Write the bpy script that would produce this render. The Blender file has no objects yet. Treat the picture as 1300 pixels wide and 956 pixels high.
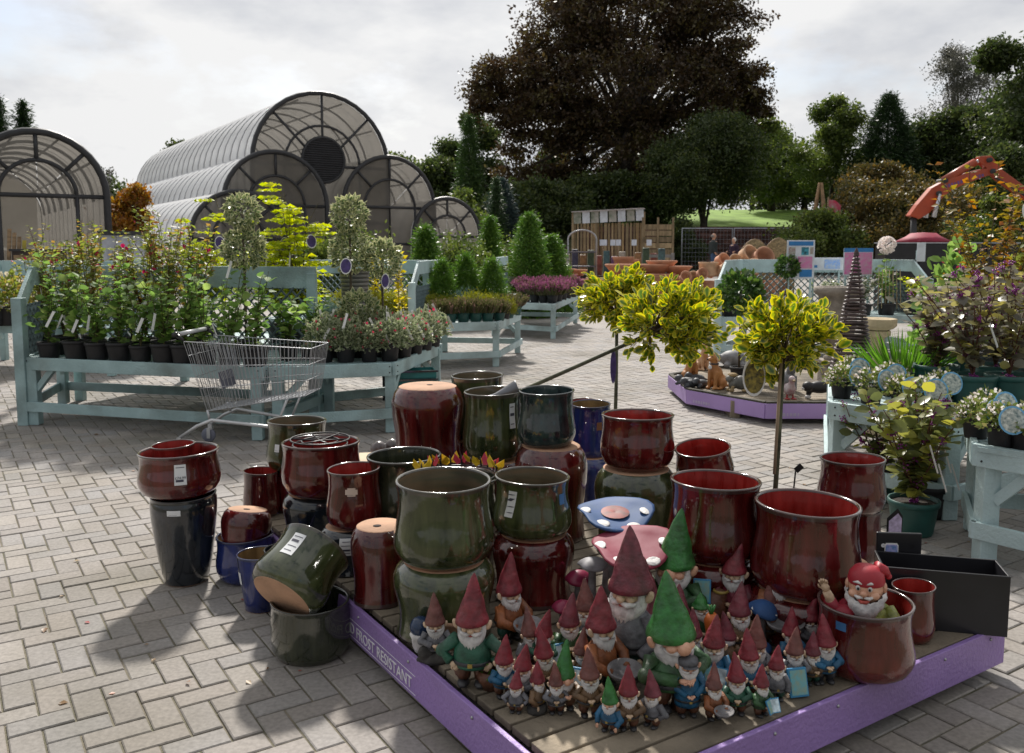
import bpy, bmesh, math, random
import numpy as np
from mathutils import Vector, Matrix

scene = bpy.context.scene
C = scene.collection
R = math.radians
# ------------------------------------------------------------------ camera, sky, sun, exposure
CAM_H = 1.55; FPX = 1120.0; CX, CY = 650.0, 433.0; HORIZON = 315.0
TILT = math.atan((CY - HORIZON) / FPX)
cam_d = bpy.data.cameras.new('camera'); cam = bpy.data.objects.new('camera', cam_d); C.objects.link(cam)
cam.location = (0, 0, CAM_H); cam.rotation_euler = (math.pi/2 - TILT, 0, 0)
cam_d.sensor_width = 36.0; cam_d.lens = FPX / 1300.0 * 36.0
cam_d.shift_y = -(478.0 - CY) / 1300.0
cam_d.clip_start = 0.05; cam_d.clip_end = 2000
cam_d.dof.use_dof = True; cam_d.dof.focus_distance = 3.9; cam_d.dof.aperture_fstop = 6.3
scene.camera = cam

SUN_EL, SUN_AZ = R(43), R(-6)          # azimuth from +Y, positive to the right
world = bpy.data.worlds.new('World'); scene.world = world; world.use_nodes = True
wn = world.node_tree.nodes; wl = world.node_tree.links; wn.clear()
w_out = wn.new('ShaderNodeOutputWorld')
sky = wn.new('ShaderNodeTexSky'); sky.sky_type = 'NISHITA'; sky.sun_disc = False
sky.sun_elevation = SUN_EL; sky.sun_rotation = SUN_AZ; sky.dust_density = 2.0
bg = wn.new('ShaderNodeBackground'); bg.inputs[1].default_value = 0.09; wl.new(sky.outputs[0], bg.inputs[0])
tc = wn.new('ShaderNodeTexCoord')
mp = wn.new('ShaderNodeMapping'); mp.inputs['Scale'].default_value = (1.0, 1.0, 2.2); wl.new(tc.outputs['Generated'], mp.inputs[0])
n1 = wn.new('ShaderNodeTexNoise'); n1.inputs['Scale'].default_value = 3.4; n1.inputs['Detail'].default_value = 9; n1.inputs['Roughness'].default_value = 0.56
wl.new(mp.outputs[0], n1.inputs['Vector'])
cr = wn.new('ShaderNodeValToRGB'); cr.color_ramp.elements[0].position = 0.33; cr.color_ramp.elements[1].position = 0.46
wl.new(n1.outputs[0], cr.inputs[0])
n2 = wn.new('ShaderNodeTexNoise'); n2.inputs['Scale'].default_value = 2.7; n2.inputs['Detail'].default_value = 7; n2.inputs['Roughness'].default_value = 0.55
mp2 = wn.new('ShaderNodeMapping'); mp2.inputs['Location'].default_value = (4.3, 1.7, 2.2); mp2.inputs['Scale'].default_value = (1, 1, 2.4)
wl.new(tc.outputs['Generated'], mp2.inputs[0]); wl.new(mp2.outputs[0], n2.inputs['Vector'])
cr2 = wn.new('ShaderNodeValToRGB')
cr2.color_ramp.elements[0].position = 0.33; cr2.color_ramp.elements[0].color = (0.52, 0.54, 0.585, 1)
cr2.color_ramp.elements[1].position = 0.50; cr2.color_ramp.elements[1].color = (0.80, 0.80, 0.80, 1)
wl.new(n2.outputs[0], cr2.inputs[0])
# clouds scatter forward: they are brighter towards the sun
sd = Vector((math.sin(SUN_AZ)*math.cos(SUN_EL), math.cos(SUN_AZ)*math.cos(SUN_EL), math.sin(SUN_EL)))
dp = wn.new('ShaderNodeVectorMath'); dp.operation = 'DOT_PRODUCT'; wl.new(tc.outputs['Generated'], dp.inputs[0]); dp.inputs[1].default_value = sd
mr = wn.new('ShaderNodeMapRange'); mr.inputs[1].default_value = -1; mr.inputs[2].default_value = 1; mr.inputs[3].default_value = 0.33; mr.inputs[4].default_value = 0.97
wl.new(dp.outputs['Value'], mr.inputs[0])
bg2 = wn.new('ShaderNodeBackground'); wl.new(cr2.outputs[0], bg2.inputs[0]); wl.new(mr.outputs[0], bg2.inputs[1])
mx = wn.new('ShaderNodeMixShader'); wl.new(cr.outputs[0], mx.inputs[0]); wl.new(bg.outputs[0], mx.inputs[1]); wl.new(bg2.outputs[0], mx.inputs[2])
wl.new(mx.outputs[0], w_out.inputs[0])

sun_d = bpy.data.lights.new('sun', 'SUN'); sun_d.energy = 4.5; sun_d.angle = R(4.0); sun_d.color = (1.0, 0.95, 0.88)
sun = bpy.data.objects.new('sun', sun_d); C.objects.link(sun)
sun.rotation_euler = (-sd).to_track_quat('-Z', 'Y').to_euler()
scene.view_settings.view_transform = 'Standard'; scene.view_settings.look = 'None'
scene.view_settings.exposure = 0.30; scene.view_settings.gamma = 1.0
scene.view_settings.use_curve_mapping = False

# ------------------------------------------------------------------ pixel helpers
ct, st = math.cos(TILT), math.sin(TILT)
def ray(px, py):
    a = (px - CX) / FPX; b = (py - CY) / FPX
    return Vector((a, ct - st*b, -st - ct*b))
def at(px, py, Y):
    d = ray(px, py); s = Y / d.y
    return Vector((d.x*s, Y, CAM_H + d.z*s))
def gp(px, py, z=0.0):
    d = ray(px, py); s = (z - CAM_H) / d.z
    return Vector((d.x*s, d.y*s, z))
def XY(Y, z):      # a depth read off the flat formula, corrected for the camera's tilt
    return gp(CX, HORIZON + FPX*(CAM_H - z)/Y, z).y
def pxm(Y, z): return (Y*ct + (CAM_H - z)*st)/FPX
def sm(a, b, x):
    t = min(1, max(0, (x-a)/(b-a))); return t*t*(3-2*t)
def terr(x, y):
    z = 0.45*sm(20, 36, y)
    k = sm(-3, 5, x - (y-45)*0.25)
    z += k*(1.95*sm(44.9, 45.5, y) + 2.0*sm(45.5, 66, y)) + 2.0*sm(80, 200, y)
    return z

# ------------------------------------------------------------------ materials
MATS = {}
def nodes_of(m):
    m.use_nodes = True; nt = m.node_tree
    return nt, nt.nodes, nt.links, nt.nodes['Principled BSDF']
def mat(name, col, rough=0.6, metal=0.0, var=0.12, scale=6.0, bump=0.0, bscale=40.0, spec=0.5, coat=0.0, stretch=None, objvar=0.0, dark=None, dirt=0.0):
    if name in MATS: return MATS[name]
    m = bpy.data.materials.new(name); MATS[name] = m
    nt, N, L, P = nodes_of(m)
    P.inputs['Roughness'].default_value = rough; P.inputs['Metallic'].default_value = metal
    P.inputs['Specular IOR Level'].default_value = spec
    if coat: P.inputs['Coat Weight'].default_value = coat; P.inputs['Coat Roughness'].default_value = 0.06
    tcn = N.new('ShaderNodeTexCoord'); vec = tcn.outputs['Object']
    if stretch:
        mpn = N.new('ShaderNodeMapping'); mpn.inputs['Scale'].default_value = stretch; L.new(vec, mpn.inputs[0]); vec = mpn.outputs[0]
    nz = N.new('ShaderNodeTexNoise'); nz.inputs['Scale'].default_value = scale; nz.inputs['Detail'].default_value = 6; L.new(vec, nz.inputs['Vector'])
    rp = N.new('ShaderNodeValToRGB'); rp.color_ramp.elements[0].position = 0.3; rp.color_ramp.elements[1].position = 0.7
    c2 = dark if dark else tuple(c*(1-var*2) for c in col)
    rp.color_ramp.elements[0].color = (*c2, 1); rp.color_ramp.elements[1].color = (*[min(1, c*(1+var)) for c in col], 1)
    L.new(nz.outputs[0], rp.inputs[0]); out = rp.outputs[0]
    if objvar:
        oi = N.new('ShaderNodeObjectInfo'); hv = N.new('ShaderNodeHueSaturation'); mrr = N.new('ShaderNodeMapRange')
        mrr.inputs[3].default_value = 1-objvar; mrr.inputs[4].default_value = 1+objvar
        L.new(oi.outputs['Random'], mrr.inputs[0]); L.new(mrr.outputs[0], hv.inputs['Value']); L.new(out, hv.inputs['Color']); out = hv.outputs[0]
    if dirt:
        n3 = N.new('ShaderNodeTexNoise'); n3.inputs['Scale'].default_value = scale*0.35; n3.inputs['Detail'].default_value = 8; L.new(tcn.outputs['Object'], n3.inputs['Vector'])
        r3 = N.new('ShaderNodeValToRGB'); r3.color_ramp.elements[0].position = 0.5; r3.color_ramp.elements[1].position = 0.72
        r3.color_ramp.elements[1].color = (dirt, dirt, dirt, 1); r3.color_ramp.elements[0].color = (0, 0, 0, 1)
        mm = N.new('ShaderNodeMix'); mm.data_type = 'RGBA'; mm.inputs['B'].default_value = (0.075, 0.07, 0.05, 1)
        L.new(n3.outputs[0], r3.inputs[0]); L.new(r3.outputs[0], mm.inputs['Factor']); L.new(out, mm.inputs['A']); out = mm.outputs['Result']
    L.new(out, P.inputs['Base Color'])
    if bump:
        nb = N.new('ShaderNodeTexNoise'); nb.inputs['Scale'].default_value = bscale; nb.inputs['Detail'].default_value = 5; L.new(vec, nb.inputs['Vector'])
        b = N.new('ShaderNodeBump'); b.inputs['Strength'].default_value = bump; b.inputs['Distance'].default_value = 0.02
        L.new(nb.outputs[0], b.inputs['Height']); L.new(b.outputs[0], P.inputs['Normal'])
    return m
def leafmat(name, c1, c2, c3=None, edge=None, trans=0.35, rough=0.45, spec=0.4, gloss=True):
    """colour by the 'v' attribute: r = random per leaf, g = margin of the leaf"""
    if name in MATS: return MATS[name]
    m = bpy.data.materials.new(name); MATS[name] = m
    nt, N, L, P = nodes_of(m); out = N['Material Output']
    a = N.new('ShaderNodeAttribute'); a.attribute_name = 'v'
    s = N.new('ShaderNodeSeparateColor'); L.new(a.outputs['Color'], s.inputs[0])
    rp = N.new('ShaderNodeValToRGB'); e = rp.color_ramp.elements
    e[0].color = (*c1, 1); e[1].color = (*c2, 1)
    if c3: e[1].position = 0.6; ne = e.new(1.0); ne.color = (*c3, 1)
    L.new(s.outputs[0], rp.inputs[0]); col = rp.outputs[0]
    if edge:
        mm = N.new('ShaderNodeMix'); mm.data_type = 'RGBA'; mm.inputs['B'].default_value = (*edge, 1)
        pw = N.new('ShaderNodeMath'); pw.operation = 'POWER'; pw.inputs[1].default_value = 2.4; L.new(s.outputs[1], pw.inputs[0])
        L.new(pw.outputs[0], mm.inputs['Factor']); L.new(col, mm.inputs['A']); col = mm.outputs['Result']
    L.new(col, P.inputs['Base Color']); P.inputs['Roughness'].default_value = rough; P.inputs['Specular IOR Level'].default_value = spec
    t = N.new('ShaderNodeBsdfTranslucent'); g = N.new('ShaderNodeHueSaturation'); g.inputs['Value'].default_value = 1.5; g.inputs['Saturation'].default_value = 1.1
    L.new(col, g.inputs['Color']); L.new(g.outputs[0], t.inputs[0])
    x = N.new('ShaderNodeMixShader'); x.inputs[0].default_value = trans; L.new(P.outputs[0], x.inputs[1]); L.new(t.outputs[0], x.inputs[2]); L.new(x.outputs[0], out.inputs[0])
    return m

# ------------------------------------------------------------------ mesh builder
class MB:
    def __init__(s): s.v = []; s.f = []; s.m = []; s.sm = []
    def add(s, vs, fs, mi=0, M=None, smooth=True):
        o = len(s.v)
        if M is not None: vs = [M @ Vector(p) for p in vs]
        s.v += [tuple(p) for p in vs]
        for k, f in enumerate(fs):
            s.f.append(tuple(i+o for i in f)); s.m.append(mi[k] if isinstance(mi, list) else mi); s.sm.append(smooth)
        return s
    def box(s, c, d, mi=0, M=None):
        x, y, z = c; a, b, e = d[0]/2, d[1]/2, d[2]/2
        vs = [(x+i*a, y+j*b, z+k*e) for k in (-1, 1) for j in (-1, 1) for i in (-1, 1)]
        return s.add(vs, [(0,2,3,1),(4,5,7,6),(0,1,5,4),(2,6,7,3),(0,4,6,2),(1,3,7,5)], mi, M, False)
    def beam(s, p0, p1, w, h, up=(0,0,1), mi=0):
        p0 = Vector(p0); p1 = Vector(p1); d = (p1-p0); L_ = d.length; d.normalize(); up = Vector(up)
        sd_ = d.cross(up)
        if sd_.length < 1e-4: sd_ = d.cross(Vector((1,0,0)))
        sd_.normalize(); up = sd_.cross(d)
        M = Matrix((( d.x, sd_.x, up.x, 0), (d.y, sd_.y, up.y, 0), (d.z, sd_.z, up.z, 0), (0,0,0,1)))
        M.translation = (p0+p1)/2
        return s.box((0,0,0), (L_, w, h), mi, M)
    def tube(s, pts, rad, n=6, mi=0, caps=True, M=None):
        pts = [Vector(p) for p in pts]; k = len(pts)
        if not hasattr(rad, '__len__'): rad = [rad]*k
        vs = []; prev = None
        for i, p in enumerate(pts):
            d = (pts[min(i+1, k-1)] - pts[max(i-1, 0)])
            if d.length < 1e-9: d = Vector((0,0,1))
            d.normalize()
            if prev is None:
                a = Vector((0,0,1)) if abs(d.z) < 0.9 else Vector((1,0,0))
                u = d.cross(a).normalized()
            else:
                u = (prev - d*prev.dot(d))
                u = u.normalized() if u.length > 1e-6 else d.cross(Vector((1,0,0))).normalized()
            prev = u; w = d.cross(u)
            for j in range(n):
                t = 2*math.pi*j/n
                vs.append(p + (u*math.cos(t) + w*math.sin(t))*rad[i])
        fs = [(i*n+j, i*n+(j+1) % n, (i+1)*n+(j+1) % n, (i+1)*n+j) for i in range(k-1) for j in range(n)]
        if caps: fs += [tuple(range(n-1, -1, -1)), tuple((k-1)*n+j for j in range(n))]
        return s.add(vs, fs, mi, M)
    def lathe(s, prof, n=24, mi=0, M=None, sx=1, sy=1):
        vs = []; k = len(prof)
        for r, z in prof:
            for j in range(n):
                t = 2*math.pi*j/n; vs.append((r*math.cos(t)*sx, r*math.sin(t)*sy, z))
        fs = []; ms = []
        for i in range(k-1):
            for j in range(n):
                fs.append((i*n+j, i*n+(j+1) % n, (i+1)*n+(j+1) % n, (i+1)*n+j)); ms.append(mi[i] if isinstance(mi, list) else mi)
        return s.add(vs, fs, ms, M)
    def ell(s, c, r, nu=12, nv=8, mi=0, M=None):
        if not hasattr(r, '__len__'): r = (r, r, r)
        T = Matrix.Translation(Vector(c)); T = (M @ T) if M is not None else T
        prof = [(math.sin(math.pi*i/nv), -math.cos(math.pi*i/nv)) for i in range(nv+1)]
        vs = []
        for a, z in prof:
            a = max(a, 1e-3)
            for j in range(nu):
                t = 2*math.pi*j/nu; vs.append((a*math.cos(t)*r[0], a*math.sin(t)*r[1], z*r[2]))
        fs = [(i*nu+j, i*nu+(j+1) % nu, (i+1)*nu+(j+1) % nu, (i+1)*nu+j) for i in range(nv) for j in range(nu)]
        return s.add(vs, fs, mi, T)
    def mesh(s, name, mats):
        me = bpy.data.meshes.new(name); me.from_pydata(s.v, [], s.f)
        for m in (mats if isinstance(mats, (list, tuple)) else [mats]): me.materials.append(m)
        me.polygons.foreach_set('material_index', s.m); me.polygons.foreach_set('use_smooth', s.sm); me.update()
        return me
    def obj(s, name, mats, parent=None, bevel=0, loc=None, rot=None):
        return link(name, s.mesh(name, mats), parent, bevel, loc, rot)
def link(name, me, parent=None, bevel=0, loc=None, rot=None):
    o = bpy.data.objects.new(name, me); C.objects.link(o)
    if parent is not None: o.parent = parent
    if loc is not None: o.location = loc
    if rot is not None: o.rotation_euler = rot
    if bevel:
        b = o.modifiers.new('bevel', 'BEVEL'); b.width = bevel; b.segments = 2; b.limit_method = 'ANGLE'; b.angle_limit = R(40)
    return o
def tag(o, label, cat, group=None, kind=None):
    if label: o['label'] = label
    if cat: o['category'] = cat
    if group: o['group'] = group
    if kind: o['kind'] = kind
    return o
def thing(name, label, cat, loc=(0,0,0), rotz=0, group=None, scale=None):
    o = bpy.data.objects.new(name, None); C.objects.link(o); o.empty_display_size = 0.05
    o.location = loc; o.rotation_euler = (0, 0, rotz)
    if scale: o.scale = (scale,)*3 if not hasattr(scale, '__len__') else scale
    return tag(o, label, cat, group)
KIDS = {}
def copy_tree(root, label, loc, rotz=0, scale=None, group=None):
    def rec(o, par):
        c = o.copy(); C.objects.link(c)
        if par is not None: c.parent = par
        for ch in o.children: rec(ch, c)
        return c
    c = rec(root, None); c['label'] = label; c.location = loc; c.rotation_euler = (0, 0, rotz)
    if scale: c.scale = (scale,)*3 if not hasattr(scale, '__len__') else scale
    if group: c['group'] = group
    return c
def structure(o): o['kind'] = 'structure'; return o
ORD = ['first','second','third','fourth','fifth','sixth','seventh','eighth','ninth','tenth','eleventh','twelfth','thirteenth','fourteenth','fifteenth','sixteenth','seventeenth','eighteenth','nineteenth','twentieth']
def rotM(x=0, y=0, z=0): return Matrix.Rotation(z, 4, 'Z') @ Matrix.Rotation(y, 4, 'Y') @ Matrix.Rotation(x, 4, 'X')
def T(x, y, z): return Matrix.Translation((x, y, z))

# ------------------------------------------------------------------ leaves (numpy)
def tmpl(vs, fs, e=None):
    tr = []
    for f in fs:
        for k in range(1, len(f)-1): tr.append((f[0], f[k], f[k+1]))
    return np.array(vs, float), np.array(tr, int), np.array(e if e else [0]*len(vs), float)
T_DIA = tmpl([(0,0,0),(.3,.45,.07),(0,1,-.04),(-.3,.45,.07)], [(0,1,2),(0,2,3)], [0,1,1,1])
T_VAR = tmpl([(0,0,0),(.3,.45,.07),(0,1,-.04),(-.3,.45,.07),(0,.45,0)], [(0,1,4),(1,2,4),(2,3,4),(3,0,4)], [.3,1,1,1,0])
T_THIN = tmpl([(0,0,0),(.09,.4,.03),(0,1,-.05),(-.09,.4,.03)], [(0,1,2),(0,2,3)])
T_OVAL = tmpl([(0,0,0),(0,.35,-.03),(0,.7,-.03),(0,1,-.1),(.2,.15,.04),(.33,.42,.05),(.25,.75,.0),(-.2,.15,.04),(-.33,.42,.05),(-.25,.75,0)],
    [(0,4,1),(4,5,2,1),(5,6,2),(6,3,2),(0,1,7),(7,1,2,8),(8,2,9),(9,2,3)], [.6,0,0,1,1,1,1,1,1,1])
T_FLOWER = tmpl([(0,0,0),(.5,.1,.3),(.2,.5,.3),(-.3,.45,.3),(-.5,0,.3),(-.2,-.45,.3),(.3,-.45,.3)], [(0,1,2),(0,2,3),(0,3,4),(0,4,5),(0,5,6),(0,6,1)], [1,0,0,0,0,0,0])
T_BERRY = tmpl([(0,0,.5),(.5,0,0),(0,.5,0),(-.5,0,0),(0,-.5,0),(0,0,-.5)], [(0,1,2),(0,2,3),(0,3,4),(0,4,1),(5,2,1),(5,3,2),(5,4,3),(5,1,4)])
def sprig(seed, n, ls, flat=0.6, thin=.3):
    rg = np.random.RandomState(seed); vs = []; fs = []
    for i in range(n):
        c = rg.normal(0, .33, 3); c[2] *= flat
        d = rg.normal(0, 1, 3); d[2] *= flat; d /= np.linalg.norm(d)
        q = np.cross(d, rg.normal(0, 1, 3) + np.array((0,0,1.2))); q /= np.linalg.norm(q)+1e-6
        b = len(vs); vs += [tuple(c), tuple(c + d*ls*.5 + q*ls*thin), tuple(c + d*ls), tuple(c + d*ls*.5 - q*ls*thin)]
        fs += [(b, b+1, b+2, b+3)]
    return tmpl(vs, fs)
T_SPR = [sprig(k, 7, .42) for k in range(3)]
T_NEED = [sprig(k+9, 9, .55, .35, .1) for k in range(3)]
T_FINE = [sprig(k+19, 8, .30, .8, .26) for k in range(3)]
def leaves(name, P, D, S, tm, material, rng, parent=None, up=None, updir=0.0, shade=None):
    """N leaves at P growing along D with size S"""
    P = np.asarray(P, float); D = np.asarray(D, float); n = len(P)
    D = D / (np.linalg.norm(D, axis=1, keepdims=True)+1e-9)
    H = rng.normal(0, 1, (n, 3)) * (1 - updir) + np.array((0, 0, 1.0)) * (updir*2 + 0.2)
    X = np.cross(D, H); X /= (np.linalg.norm(X, axis=1, keepdims=True)+1e-9)
    Z = np.cross(X, D)
    S = np.broadcast_to(np.asarray(S, float), (n,))
    tms = tm if isinstance(tm, list) else [tm]
    VV, FF, CC = [], [], []; off = 0
    sel = rng.randint(0, len(tms), n)
    rr = rng.rand(n) if shade is None else np.clip(shade, 0, 1)
    for k, (tv, tf, te) in enumerate(tms):
        ix = np.where(sel == k)[0]; m = len(ix)
        if not m: continue
        V = (tv[None,:,0,None]*X[ix,None,:] + tv[None,:,1,None]*D[ix,None,:] + tv[None,:,2,None]*Z[ix,None,:])*S[ix,None,None] + P[ix,None,:]
        nv = len(tv)
        F = tf[None] + (np.arange(m)*nv)[:,None,None] + off
        c = np.ones((m, nv, 4)); c[:,:,0] = rr[ix][:,None]; c[:,:,1] = te[None]
        VV.append(V.reshape(-1,3)); FF.append(F.reshape(-1,3)); CC.append(c.reshape(-1,4)); off += m*nv
    V = np.concatenate(VV); F = np.concatenate(FF); Cc = np.concatenate(CC)
    me = tri_mesh(name, V, F, Cc, material)
    return link(name, me, parent)
def tri_mesh(name, V, F, Cc, material):
    me = bpy.data.meshes.new(name)
    me.vertices.add(len(V)); me.vertices.foreach_set('co', V.astype(np.float32).ravel())
    me.loops.add(len(F)*3); me.loops.foreach_set('vertex_index', F.astype(np.int32).ravel())
    me.polygons.add(len(F)); me.polygons.foreach_set('loop_start', np.arange(len(F), dtype=np.int32)*3)
    me.polygons.foreach_set('loop_total', np.full(len(F), 3, np.int32))
    ca = me.color_attributes.new('v', 'FLOAT_COLOR', 'POINT'); ca.data.foreach_set('color', Cc.astype(np.float32).ravel())
    me.materials.append(material); me.update(calc_edges=True); me.validate()
    return me
def blob(name, parts, material, parent=None, voxel=0.02, smooth=3):
    """one continuous skin over overlapping ellipsoids / tubes"""
    b = MB()
    for p in parts:
        if p[0] == 'e': b.ell(p[1], p[2], 14, 10, 0, p[3] if len(p) > 3 else None)
        else: b.tube(p[1], p[2], 10)
    o = b.obj('tmp', material)
    r = o.modifiers.new('r', 'REMESH'); r.mode = 'VOXEL'; r.voxel_size = voxel
    s = o.modifiers.new('s', 'SMOOTH'); s.iterations = smooth; s.factor = 0.6
    dg = bpy.context.evaluated_depsgraph_get(); dg.update()
    me = bpy.data.meshes.new_from_object(o.evaluated_get(dg)); me.name = name
    bpy.data.objects.remove(o)
    if not len(me.materials): me.materials.append(material)
    me.polygons.foreach_set('use_smooth', [True]*len(me.polygons))
    return link(name, me, parent)
_font = None
def text(s, size, material, parent=None, M=None, name='lettering', ext=0.0008, align='CENTER'):
    cu = bpy.data.curves.new(name, 'FONT'); cu.body = s; cu.size = size; cu.align_x = align; cu.extrude = ext; cu.resolution_u = 3
    o = bpy.data.objects.new('tmp', cu); C.objects.link(o)
    dg = bpy.context.evaluated_depsgraph_get(); dg.update()
    me = bpy.data.meshes.new_from_object(o.evaluated_get(dg)); me.name = name
    bpy.data.objects.remove(o)
    me.materials.clear(); me.materials.append(material)
    if M is not None: me.transform(M)
    return link(name, me, parent)
def frameM(origin, xd, yd):
    xd = Vector(xd).normalized(); yd = Vector(yd).normalized(); zd = xd.cross(yd)
    M = Matrix(((xd.x, yd.x, zd.x, 0), (xd.y, yd.y, zd.y, 0), (xd.z, yd.z, zd.z, 0), (0,0,0,1))); M.translation = Vector(origin)
    return M
# ------------------------------------------------------------------ ground and paving
GA = R(33)
GU = Vector((-math.sin(GA), math.cos(GA), 0)); GV = Vector((math.cos(GA), math.sin(GA), 0))
rng = np.random.RandomState(7); rnd = random.Random(11)

def grid_sheet(name, xs, ys, zf, materials, mf=None):
    vs = [(x, y, zf(x, y)) for y in ys for x in xs]; nx = len(xs)
    fs = [(j*nx+i, j*nx+i+1, (j+1)*nx+i+1, (j+1)*nx+i) for j in range(len(ys)-1) for i in range(nx-1)]
    b = MB(); ms = [mf((ys[k//(nx-1)]+ys[k//(nx-1)+1])/2) if mf else 0 for k in range(len(fs))]
    b.add(vs, fs, ms); return structure(b.obj(name, materials))
def brick_material(name, attr):
    m = bpy.data.materials.new(name); nt, N, L, P = nodes_of(m)
    tcn = N.new('ShaderNodeTexCoord'); geo = N.new('ShaderNodeNewGeometry')
    rp = N.new('ShaderNodeValToRGB'); e = rp.color_ramp.elements
    e[0].color = (0.262, 0.236, 0.214, 1); e[1].color = (0.352, 0.32, 0.288, 1)
    for p, c in ((.25, (.30,.280,.265)), (.5, (.32,.288,.262)), (.75, (.285,.272,.265))): x = e.new(p); x.color = (*c, 1)
    if attr:
        a = N.new('ShaderNodeAttribute'); a.attribute_name = 'v'; s = N.new('ShaderNodeSeparateColor'); L.new(a.outputs['Color'], s.inputs[0]); L.new(s.outputs[0], rp.inputs[0])
    else:
        mpn = N.new('ShaderNodeMapping'); mpn.inputs['Rotation'].default_value = (0, 0, -GA); L.new(geo.outputs['Position'], mpn.inputs[0])
        bt = N.new('ShaderNodeTexBrick'); bt.inputs['Scale'].default_value = 5.0; bt.inputs['Mortar Size'].default_value = 0.012; bt.inputs['Bias'].default_value = 0
        bt.inputs['Color1'].default_value = (0,0,0,1); bt.inputs['Color2'].default_value = (1,1,1,1); bt.inputs['Mortar'].default_value = (.2,.2,.2,1)
        L.new(mpn.outputs[0], bt.inputs['Vector']); L.new(bt.outputs[0], rp.inputs[0])
    nz = N.new('ShaderNodeTexNoise'); nz.inputs['Scale'].default_value = 60; nz.inputs['Detail'].default_value = 6; L.new(geo.outputs['Position'], nz.inputs['Vector'])
    n2_ = N.new('ShaderNodeTexNoise'); n2_.inputs['Scale'].default_value = 0.9; n2_.inputs['Detail'].default_value = 6; L.new(geo.outputs['Position'], n2_.inputs['Vector'])
    hv = N.new('ShaderNodeHueSaturation'); mr_ = N.new('ShaderNodeMapRange'); mr_.inputs[1].default_value = .3; mr_.inputs[2].default_value = .7; mr_.inputs[3].default_value = .82; mr_.inputs[4].default_value = 1.14
    L.new(nz.outputs[0], mr_.inputs[0]); L.new(mr_.outputs[0], hv.inputs['Value']); L.new(rp.outputs[0], hv.inputs['Color'])
    mm = N.new('ShaderNodeMix'); mm.data_type = 'RGBA'; mm.blend_type = 'MULTIPLY'; mm.inputs['B'].default_value = (.58,.57,.50,1)
    r2 = N.new('ShaderNodeValToRGB'); r2.color_ramp.elements[0].position = .45; r2.color_ramp.elements[1].position = .72
    L.new(n2_.outputs[0], r2.inputs[0]); L.new(r2.outputs[0], mm.inputs['Factor']); L.new(hv.outputs[0], mm.inputs['A']); L.new(mm.outputs['Result'], P.inputs['Base Color'])
    P.inputs['Roughness'].default_value = .82; P.inputs['Specular IOR Level'].default_value = .3
    b = N.new('ShaderNodeBump'); b.inputs['Strength'].default_value = .35; b.inputs['Distance'].default_value = .004; L.new(nz.outputs[0], b.inputs['Height']); L.new(b.outputs[0], P.inputs['Normal'])
    return m
M_BRICK = brick_material('paver', True); M_BRICKFAR = brick_material('paver_far', False)
M_SAND = mat('joint_sand', (.15,.128,.095), .95, var=.3, scale=9, dark=(.085,.085,.05), bump=.4, bscale=90)
M_EARTH = mat('earth', (.09,.085,.045), .95, var=.3, scale=.6, dark=(.04,.05,.02))
ys = [-15,-5,0,5,10,15,20,24,28,32,36,40,42,44,44.9,45.2,45.5,46,48,52,56,60,66,75,85,100,130,170,220,320,500,900]
xs = [-900,-400,-200,-120,-80,-60,-45,-35,-28,-22,-17,-12,-8,-5,-3,-1,1,3,5,8,12,16,20,26,34,45,60,80,120,200,400,900]
grid_sheet('ground', xs, ys, lambda x, y: terr(x, y) - 0.05, [M_EARTH])
PAVE_END = 17.0
pys = [-2, 3, 6, 9, 12, 15, PAVE_END, 20, 22, 24, 26, 28, 30, 32, 34, 36, 39]
paving = grid_sheet('paving', [-32,-20,-12,-6,0,6,12,20,30], pys, lambda x, y: terr(x, y) - 0.006, [M_SAND, M_BRICKFAR], lambda y: 1 if y > PAVE_END else 0)
# herringbone blocks, 200 x 100 mm
W = 0.1; Gp = 0.0035
nI = 330; rows = []
for i in range(-160, 260):
    for j in range(-20, 260):
        c = (i + j) % 4
        if c in (1, 3): continue
        a, b_ = (2, 1) if c == 0 else (1, 2)
        cx = (i + a/2)*W; cy = (j + b_/2)*W
        x = GV.x*cx + GU.x*cy; y = GV.y*cx + GU.y*cy
        if y < 2.2 or y > PAVE_END + .1 or abs(x) > .60*y + 1.3: continue
        rows.append((x, y, a, b_))
_a, _b, _c, _d = gp(422, 740, .192), gp(570, 866, .192), gp(1271, 792, .192), gp(1168, 834, .192)
PU = (_a-_b).normalized(); PV = Vector((PU.y, -PU.x, 0)); PLU = 2.75
_m = (_c+_d)/2 - _b; _t = _m.dot(PU); PC0 = _b + PU*_t; PLV = (_c-PC0).dot(PV); PC0.z = 0
PU.z = 0; PV.z = 0; print('PLATFORM', PC0, PU, PV, PLV, (_c-_d).normalized())
def on_platform(x, y, m=-0.12):
    d = Vector((x, y, 0)) - PC0; return -m < d.dot(PU) < PLU+m and -m < d.dot(PV) < PLV+m
def brick_geo(x, y, a, b_):
    hx, hy = a*W/2 - Gp, b_*W/2 - Gp; ch = .004
    dz = rnd.gauss(0, .0012); tx, ty = rnd.gauss(0, .006), rnd.gauss(0, .006)
    V = []
    for (sx, sy, z) in ((hx-ch, hy-ch, 0), (hx, hy, -.0035), (hx, hy, -.04)):
        for px, py in ((-sx,-sy),(sx,-sy),(sx,sy),(-sx,sy)):
            V.append((x + GV.x*px + GU.x*py, y + GV.y*px + GU.y*py, z + dz + px*tx + py*ty))
    return V
BF = [(0,1,2,3)] + [(k+4, (k+1) % 4+4, (k+1) % 4, k) for k in range(4)] + [(k+8, (k+1) % 4+8, (k+1) % 4+4, k+4) for k in range(4)]
rows.sort(key=lambda r: r[0]**2 + r[1]**2)
near, rest = [], []
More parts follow.
